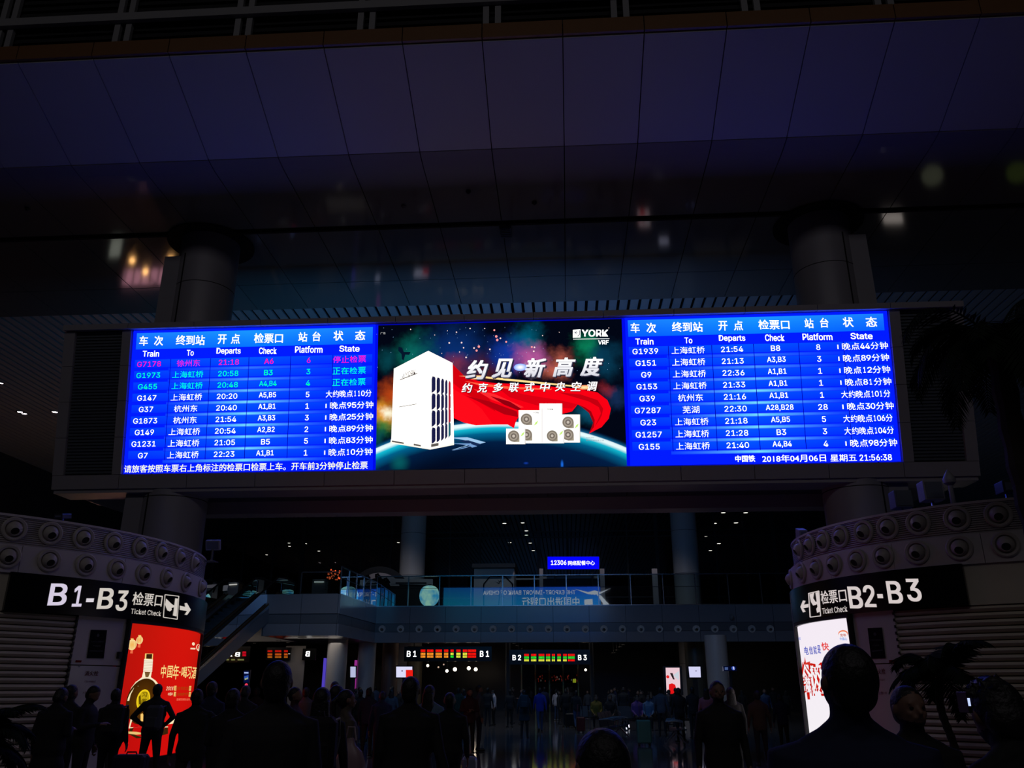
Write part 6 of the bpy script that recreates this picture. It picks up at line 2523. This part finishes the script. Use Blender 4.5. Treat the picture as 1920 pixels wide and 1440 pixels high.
person(844, 11.3, 1297, 186, 'stand', 'crop', 'black', 'black', 'short-haired person in black beside the small pale suitcase', voxel=.0085, bulk=1.22)
person(806, 13.0, 1284, 175, 'pull', 'long', 'lblue', 'denim', 'woman in blue with jeans left of the short-haired person in black')
person(1345, 9.4, 1275, 4, 'stand', 'crop', 'black', 'black', 'man in a long black coat walking toward the camera, right of the benches', voxel=.0085, bulk=1.2, eyes=True, coat=True)
# group before the red light box and the left kiosk
person(113, 11.0, 1287, 175, 'phone', 'short', 'black', 'black', 'hunched figure in black, leftmost before the hydrant cabinet', voxel=.0085, bulk=1.25, coat=True)
person(137, 12.5, 1283, 160, 'stand', 'short', 'char', 'black', 'person close behind the hunched leftmost figure', bulk=1.1)
person(172, 12.2, 1283, 95, 'phone', 'short', 'black', 'black', 'man in profile facing left before the hydrant cabinet, looking at his hands', bulk=1.1)
person(221, 13.4, 1290, 182, 'stand', 'crop', 'black', 'black', 'man in black at the left edge of the red light box, back turned', bulk=1.3)
person(297, 15.0, 1281, 185, 'hips', 'crop', 'char', 'black', 'man with hands on his hips in front of the red light box', bulk=1.15)
person(372, 11.2, 1291, 196, 'reach', 'short', 'black', 'black', 'man reaching left at the right edge of the red light box', voxel=.0085, bulk=1.2)
person(399, 13.5, 1277, 170, 'stand', 'short', 'navy', 'black', 'taller person right of the man reaching left', bulk=1.2)
person(440, 9.5, 1290, 178, 'fold', 'short', 'black', 'black', 'dark figure between the reaching man and the tall near man', bulk=1.2, voxel=.0085)
person(460, 14.0, 1283, 190, 'phone', 'short', 'char', 'black', 'person under the slim blue poster screen', bulk=1.1)
person(556, 12.0, 1287, 90, 'stand', 'ponytail', 'maroon', 'black', 'woman in a maroon coat right of the tall near man', coat=True)
# middle distance
person(881, 23.0, 1290, 10, 'fold', 'long', 'maroon', 'black', 'slim woman in dark red top and black leggings beside the man in grey')
person(899, 24.0, 1284, 100, 'stand', 'crop', 'grey', 'navy', 'man in a grey jacket and jeans, standing in profile on the open floor')
person(926, 40.0, 1293, -70, 'phone', 'crop', 'white', 'black', 'man in a white shirt bending over below the B1 mark')
person(983, 30.0, 1293, 178, 'stand', 'short', 'teal', 'black', 'person in a dark teal coat on the open floor below the B2 mark', coat=True, bulk=1.15)
person(1012, 34.0, 1289, 190, 'walk', 'short', 'blue', 'denim', 'person in a bright blue jacket below the B2 board')
person(1043, 46.0, 1292, 150, 'stand', 'ponytail', 'white', 'denim', 'girl in a white top and light jeans by the gate doors', shoe='white')
person(1062, 40.0, 1291, 120, 'pull', 'short', 'navy', 'denim', 'person in navy right of the girl in the white top')
person(1080, 36.0, 1294, 185, 'walk', 'short', 'char', 'denim', 'person in charcoal pulling a case below the B3 mark')
person(956, 38.0, 1292, 200, 'stand', 'short', 'char', 'black', 'person in charcoal between the white shirt and the teal coat')
person(1323, 26.0, 1290, 175, 'stand', 'long', 'pink', 'black', 'woman in pink left of the man in the long black coat')
person(1238, 31.5, 1288, 170, 'stand', 'short', 'grey', 'black', 'person in grey standing left of the tall pink advert')
person(1297, 30.0, 1287, 185, 'stand', 'short', 'black', 'black', 'person in black before the pillar below the square pale screen')
person(1271, 28.0, 1289, 195, 'stand', 'short', 'black', 'black', 'dark figure overlapping the foot of the tall pink advert')
person(1368, 17.0, 1288, 185, 'stand', 'long', 'black', 'black', 'woman in black close to the direction sign pole')
person(1418, 20.0, 1294, 178, 'stand', 'short', 'brown', 'black', 'person in brown right of the direction sign')
person(1461, 24.0, 1300, 180, 'phone', 'short', 'navy', 'black', 'person in navy beside the right kiosk')
person(677, 26.0, 1292, 185, 'stand', 'short', 'black', 'black', 'traveller standing at the foot of the pillar with the pink edge')
person(693, 22.0, 1289, 170, 'stand', 'short', 'navy', 'black', 'traveller in navy between the pink-edged pillar and the broad man')
person(718, 18.0, 1294, 190, 'phone', 'short', 'navy', 'black', 'traveller in dull blue just left of the broad man in black')
person(628, 17.0, 1277, 180, 'stand', 'short', 'black', 'black', 'taller dark head before the violet-edged pillar')
person(860, 33.0, 1289, 180, 'stand', 'short', 'green', 'black', 'person in dark green behind the short-haired person in black')
person(735, 30.0, 1291, 185, 'stand', 'long', 'grey', 'black', 'woman in grey beneath the white and red screen')
person(575, 19.0, 1288, 180, 'stand', 'short', 'grey', 'black', 'person in grey before the reversed B reflection')
person(483, 22.0, 1289, 182, 'stand', 'short', 'black', 'black', 'person in black left of the tall near man, far back')
# distant crowd below the balcony that the dark leaves alike
rnd = random.Random(21)
far = []
ZONES = [(640, 'before the violet-edged pillar'), (672, 'between the violet-edged and the pink-edged pillar'), (712, 'before the pink-edged pillar'), (762, 'under the white and red screen'), (900, 'below the B1 board'), (955, 'between the B1 and B2 boards'), (1010, 'below the B2 mark'), (1085, 'before the gate doors'), (1130, 'just right of the B3 mark'), (1175, 'behind the bench left of the mint suitcase'),
         (1245, 'left of the tall pink advert'), (1285, 'at the tall pink advert'), (1325, 'under the square pale screen'), (1375, 'at the direction sign pillar'), (1430, 'right of the direction sign'), (1490, 'beside the right kiosk')]
used = set()
k = 0
while len(far) < 46 and k < 400:
    k += 1
    px_ = rnd.choice([rnd.uniform(590, 760), rnd.uniform(1085, 1475), rnd.uniform(1100, 1300), rnd.uniform(860, 1080)])
    D = rnd.uniform(38, 51)
    if any(abs(px_ - a) / D * 50 < 15 and abs(D - d) < 1.0 for a, d in far):
        continue
    if any(abs(atY(px_, 1289, D)[0] - q.location.x) < .7 and abs(D - q.location.y) < .7 for q in PEOPLE):
        continue
    yw = rnd.choice([180, 190, 170, 90, -80, 0])
    ps = rnd.choice(['stand', 'phone', 'look_up'])
    hr = rnd.choice(['short', 'short', 'long'])
    cl = rnd.choice(['black', 'char', 'black', 'navy', 'grey', 'char', 'denim'])
    zn = next(z for a, z in ZONES if px_ < a)
    face = 'back turned' if abs(yw) > 120 else ('in profile' if abs(yw) > 40 else 'facing the hall')
    cn = {'black': 'black', 'char': 'charcoal', 'navy': 'navy', 'grey': 'grey', 'denim': 'denim blue'}[cl]
    lb = 'distant %s%s traveller %s, %s' % ('long-haired ' if hr == 'long' else '', cn, zn, face)
    if lb in used:
        continue
    used.add(lb)
    far.append((px_, D))
    person(px_, D, 1289 - rnd.uniform(-7, 3), yw, ps, hr, cl, rnd.choice(['black', 'char', 'navy']), lb, group='distant crowd below the balcony')

# ================================================================== BENCHES AND SEATED TRAVELLERS
def bench(x, Y, rz, label):
    t = empty('airport_bench', (x, Y, 0), label, 'bench', 'rows of waiting benches')
    t.rotation_euler = (0, 0, rz)
    def put(mb, n, m):
        o = mb.build(n, m)
        o.parent = t
        return o
    put(MB().box((-1.25, -.04, .33), (1.25, .04, .40)), 'beam', M_STEEL)
    for sx in (-1.0, 1.0):
        b = MB()
        b.bar((sx, 0, .35), (sx, -.32, .03), .05, .04)
        b.bar((sx, 0, .35), (sx, .32, .03), .05, .04)
        b.box((sx - .04, -.38, 0), (sx + .04, -.26, .04))
        b.box((sx - .04, .26, 0), (sx + .04, .38, .04))
        put(b, 'leg', M_STEEL)
    for i in range(4):
        x0 = -1.2 + i * .6
        b = MB()
        b.v = [(x0 + .03, -.26, .45), (x0 + .57, -.26, .45), (x0 + .57, .20, .41), (x0 + .03, .20, .41), (x0 + .03, -.26, .43), (x0 + .57, -.26, .43), (x0 + .57, .20, .39), (x0 + .03, .20, .39)]
        b.f = [(0, 1, 2, 3), (7, 6, 5, 4), (0, 4, 5, 1), (1, 5, 6, 2), (2, 6, 7, 3), (3, 7, 4, 0)]
        put(b, 'seat', M_DARKMET)
        b = MB()
        b.v = [(x0 + .03, .20, .44), (x0 + .57, .20, .44), (x0 + .57, .34, .86), (x0 + .03, .34, .86), (x0 + .03, .22, .44), (x0 + .57, .22, .44), (x0 + .57, .36, .86), (x0 + .03, .36, .86)]
        b.f = [(0, 1, 2, 3), (7, 6, 5, 4), (0, 4, 5, 1), (1, 5, 6, 2), (2, 6, 7, 3), (3, 7, 4, 0)]
        put(b, 'backrest', M_DARKMET)
    for i in range(5):
        x0 = -1.2 + i * .6
        b = MB()
        b.tube([(x0, .28, .66), (x0, .0, .68), (x0, -.22, .64), (x0, -.2, .45)], .018, 6)
        put(b, 'armrest', M_STEEL)
    return t


for (px_, D, rz, lb) in ((1150, 29.0, 1.35, 'steel bench left of the green suitcase, seen almost end-on'), (1262, 27.5, 1.45, 'steel bench right of the green suitcase, seen almost end-on'), (1215, 36.0, .1, 'steel bench behind the green suitcase'), (1322, 36.6, .1, 'steel bench behind the man in the long black coat'), (1130, 37.5, .1, 'steel bench behind the bright yellow top')):
    bench(atY(px_, 1289, D)[0], D, rz, lb)
for i, (px_, D, yw, c, lb) in enumerate(((1117, 37.4, 0, 'mustard', 'seated traveller in a mustard yellow top'), (1193, 35.9, 10, 'purple', 'seated traveller in a purple top left of the green suitcase handle'), (1214, 35.9, -8, 'lblue', 'seated traveller in pale blue right of the purple top'),
                                         (1236, 35.9, 0, 'char', 'seated traveller in charcoal at the right end of the middle bench'), (1300, 35.9, 0, 'brown', 'seated traveller in brown on the bench at the right'), (1325, 35.9, 5, 'navy', 'seated traveller in navy on the bench at the right'),
                                         (1143, 37.4, 0, 'black', 'seated traveller in black beside the mustard top'))):
    person(px_, D - 0.0, 0, yw, 'sit', 'short', c, 'black', lb, zoff=0.0)

# ================================================================== LUGGAGE AND BAGS
def suitcase(px_, D, rz, m, label, w=.42, h=.62, d=.26, handle=.42, group=None, mz_=None):
    x = atY(px_, 1289, D)[0]
    t = empty('suitcase', (x, D, 0), label, 'suitcase', group)
    t.rotation_euler = (0, 0, rz)
    def put(mb, n, mm, **k):
        o = mb.build(n, mm, None, **k)
        o.parent = t
        return o
    put(MB().box((-w / 2, -d / 2, .06), (w / 2, d / 2, .06 + h)), 'shell', m, bevel=.035)
    for i in range(5):
        xx = -w / 2 + w * (i + .8) / 5.6
        put(MB().box((xx - .008, -d / 2 - .008, .12), (xx + .008, -d / 2 + .002, h)), 'groove', mz_ or m)
    put(MB().box((-w / 2 - .004, -.006, .09), (w / 2 + .004, .006, .04 + h)), 'zip_line', M_RUBBER)
    for sx in (-1, 1):
        for sy in (-1, 1):
            put(MB().tube([(sx * (w / 2 - .05) - .015, sy * (d / 2 - .05), .03), (sx * (w / 2 - .05) + .015, sy * (d / 2 - .05), .03)], .03, 12), 'wheel', M_RUBBER)
            put(MB().box((sx * (w / 2 - .05) - .02, sy * (d / 2 - .05) - .02, .03), (sx * (w / 2 - .05) + .02, sy * (d / 2 - .05) + .02, .07)), 'wheel_fork', M_DARKMET)
    if handle:
        put(MB().tube([(-.09, d / 2 - .03, h), (-.09, d / 2 - .03, h + handle), (.09, d / 2 - .03, h + handle), (.09, d / 2 - .03, h)], .010, 8), 'pull_handle', M_STEEL)
    put(MB().tube([(-.07, -.0, .06 + h), (-.06, 0, .09 + h), (.06, 0, .09 + h), (.07, 0, .06 + h)], .011, 8), 'carry_handle', M_RUBBER)
    return t


suitcase(1203, 26.6, .12, mat('case_mint', (0.07, 0.22, 0.16), 0.4), 'mint green upright suitcase with a raised handle on the open floor', .68 * .6, .64, .26, .5)
suitcase(883, 14.4, .1, mat('case_silver', (0.30, 0.33, 0.42), 0.3, metal=.3), 'small pale silver suitcase at the bottom edge beside the person in black', .24, .50, .36, 0)
suitcase(265, 12.3, .1, mat('case_navy', (0.012, 0.012, 0.04), 0.5), 'dark navy suitcase in front of the red light box at the bottom edge', .44, .66, .28, 0)
suitcase(680, 28.0, .0, mat('case_blue', (0.02, 0.03, 0.10), 0.5), 'dull blue suitcase standing by the pillar with the pink edge', .5, .62, .26, .2)
suitcase(1068, 38.2, .2, mat('case_black', (0.01, 0.01, 0.01), 0.4), 'black suitcase behind the person in navy below the B3 mark', .42, .5, .26, .0)
suitcase(1087, 33.5, .1, mat('case_red', (0.12, 0.01, 0.01), 0.4), 'small dark red case below the B3 mark', .3, .5, .22, .5)
# pale plastic bag hanging from the tan-jacket woman's hand
x = atY(657, 1400, 8.6)
t = empty('plastic_bag', (x[0], 8.6, .62), 'pale pinkish plastic bag held at the bottom of the picture', 'bag')
b = MB()
rings = [(.03, .03, 1.10), (.05, .04, 1.04), (.11, .07, .98), (.15, .09, .88), (.16, .10, .76), (.13, .09, .66), (.06, .05, .62)]
rnd = random.Random(3)
n_ = 18
for rx_, ry_, z_ in rings:
    for k in range(n_):
        a = 2 * PI * k / n_
        w_ = 1 + rnd.uniform(-.12, .12)
        b.v.append((x[0] + rx_ * w_ * math.cos(a), 8.6 + ry_ * w_ * math.sin(a), z_))
for i in range(len(rings) - 1):
    for k in range(n_):
        b.f.append((i * n_ + k, i * n_ + (k + 1) % n_, (i + 1) * n_ + (k + 1) % n_, (i + 1) * n_ + k))
b.f.append(tuple(range(n_)))
b.f.append(tuple(range((len(rings) - 1) * n_, len(rings) * n_))[::-1])
dz = atY(657, 1384, 8.6)[2] - 1.10
b.v = [(p[0], p[1], p[2] + dz) for p in b.v]
b.build('bag_body', mat('plastic_pink', (0.36, 0.25, 0.27), 0.35), t, smooth=True)
MB().tube([(x[0] - .05, 8.6, 1.08 + dz), (x[0] - .03, 8.6, 1.2 + dz), (x[0] + .03, 8.6, 1.2 + dz), (x[0] + .05, 8.6, 1.08 + dz)], .008, 6).build('bag_handle', MATS['plastic_pink'], t)
# backpacks worn by travellers
def backpack(px_, D, z, m, label, yaw=0.0, sc=1.0):
    x = atY(px_, 1289, D)[0]
    t = empty('backpack', (x, D, z), label, 'backpack')
    t.rotation_euler = (0, 0, yaw)
    t.scale = (sc,) * 3
    o = MB().box((-.15, -.09, -.22), (.15, .09, .22)).build('main_bag', m, None, bevel=.05)
    o.parent = t
    o = MB().box((-.11, -.14, -.18), (.11, -.08, .02)).build('front_pocket', m, None, bevel=.025)
    o.parent = t
    o = MB().tube([(-.03, 0, .21), (-.02, 0, .26), (.02, 0, .26), (.03, 0, .21)], .01, 6).build('grab_loop', M_RUBBER)
    o.parent = t
    for sx in (-1, 1):
        o = MB().tube([(sx * .10, .08, .18), (sx * .12, .16, .20), (sx * .12, .20, .05), (sx * .11, .10, -.15)], .016, 6).build('shoulder_strap', M_RUBBER)
        o.parent = t
    return t


backpack(606, 7.66, 1.14, CL['black'], 'black backpack on the long-haired woman in black')
backpack(221, 13.06, 1.14, CL['char'], 'charcoal backpack worn by the man at the left edge of the red light box')
backpack(297, 14.68, 1.12, CL['grey'], 'grey backpack between the shoulders of the man with hands on his hips', 0, .9)
backpack(983, 29.65, 1.15, CL['teal'], 'dark teal backpack worn by the person in the teal coat')
# the lit phone of the near figure at the right edge
p = atY(1818, 1317, 2.75)
t = empty('smartphone', tuple(p), 'tiny lit phone glint left of the near shadowed figure at the right edge', 'phone')
MB().box((p[0] - .006, p[1], p[2] - .03), (p[0] + .006, p[1] + .07, p[2] + .03)).build('body', M_RUBBER, t, bevel=.002)
MB().box((p[0] - .005, p[1] - .001, p[2] - .010), (p[0] + .002, p[1], p[2] + .012)).build('screen_glint', emat('phone_glint', (.5, .6, 1), 1.2), t)

# ================================================================== PALMS AND POTTED PLANTS
def frond(b, c, d, L, droop, wl, rnd, n=18):
    """arching midrib with leaflets on both sides"""
    d = Vector(d).normalized()
    side = d.cross(Vector((0, 0, 1))).normalized()
    pts = []
    p = Vector(c)
    v = d.copy()
    st = L / n
    for i in range(n + 1):
        pts.append(p.copy())
        v = (v + Vector((0, 0, -droop * (i + 2) / n * .12))).normalized()
        p = p + v * st
    b.tube(pts, [.018 * (1 - i / (n + 1)) + .004 for i in range(n + 1)], 4, False)
    for i in range(2, n + 1):
        t = (pts[i] - pts[i - 1]).normalized()
        ll = wl * math.sin(PI * (i / (n + 2)) ** .7) + .06
        for sx in (-1, 1):
            for q in (0.0, .5):
                o = pts[i - 1].lerp(pts[i], q)
                dd = (t * .75 + side * sx * 1.0 + Vector((0, 0, -.5 + rnd.uniform(-.2, .1)))).normalized()
                e = o + dd * ll * rnd.uniform(.85, 1.1)
                w_ = t * .022
                m_ = o.lerp(e, .5) + Vector((0, 0, .01))
                b.face([o - w_ * .5, o + w_ * .5, m_ + w_, e, m_ - w_])


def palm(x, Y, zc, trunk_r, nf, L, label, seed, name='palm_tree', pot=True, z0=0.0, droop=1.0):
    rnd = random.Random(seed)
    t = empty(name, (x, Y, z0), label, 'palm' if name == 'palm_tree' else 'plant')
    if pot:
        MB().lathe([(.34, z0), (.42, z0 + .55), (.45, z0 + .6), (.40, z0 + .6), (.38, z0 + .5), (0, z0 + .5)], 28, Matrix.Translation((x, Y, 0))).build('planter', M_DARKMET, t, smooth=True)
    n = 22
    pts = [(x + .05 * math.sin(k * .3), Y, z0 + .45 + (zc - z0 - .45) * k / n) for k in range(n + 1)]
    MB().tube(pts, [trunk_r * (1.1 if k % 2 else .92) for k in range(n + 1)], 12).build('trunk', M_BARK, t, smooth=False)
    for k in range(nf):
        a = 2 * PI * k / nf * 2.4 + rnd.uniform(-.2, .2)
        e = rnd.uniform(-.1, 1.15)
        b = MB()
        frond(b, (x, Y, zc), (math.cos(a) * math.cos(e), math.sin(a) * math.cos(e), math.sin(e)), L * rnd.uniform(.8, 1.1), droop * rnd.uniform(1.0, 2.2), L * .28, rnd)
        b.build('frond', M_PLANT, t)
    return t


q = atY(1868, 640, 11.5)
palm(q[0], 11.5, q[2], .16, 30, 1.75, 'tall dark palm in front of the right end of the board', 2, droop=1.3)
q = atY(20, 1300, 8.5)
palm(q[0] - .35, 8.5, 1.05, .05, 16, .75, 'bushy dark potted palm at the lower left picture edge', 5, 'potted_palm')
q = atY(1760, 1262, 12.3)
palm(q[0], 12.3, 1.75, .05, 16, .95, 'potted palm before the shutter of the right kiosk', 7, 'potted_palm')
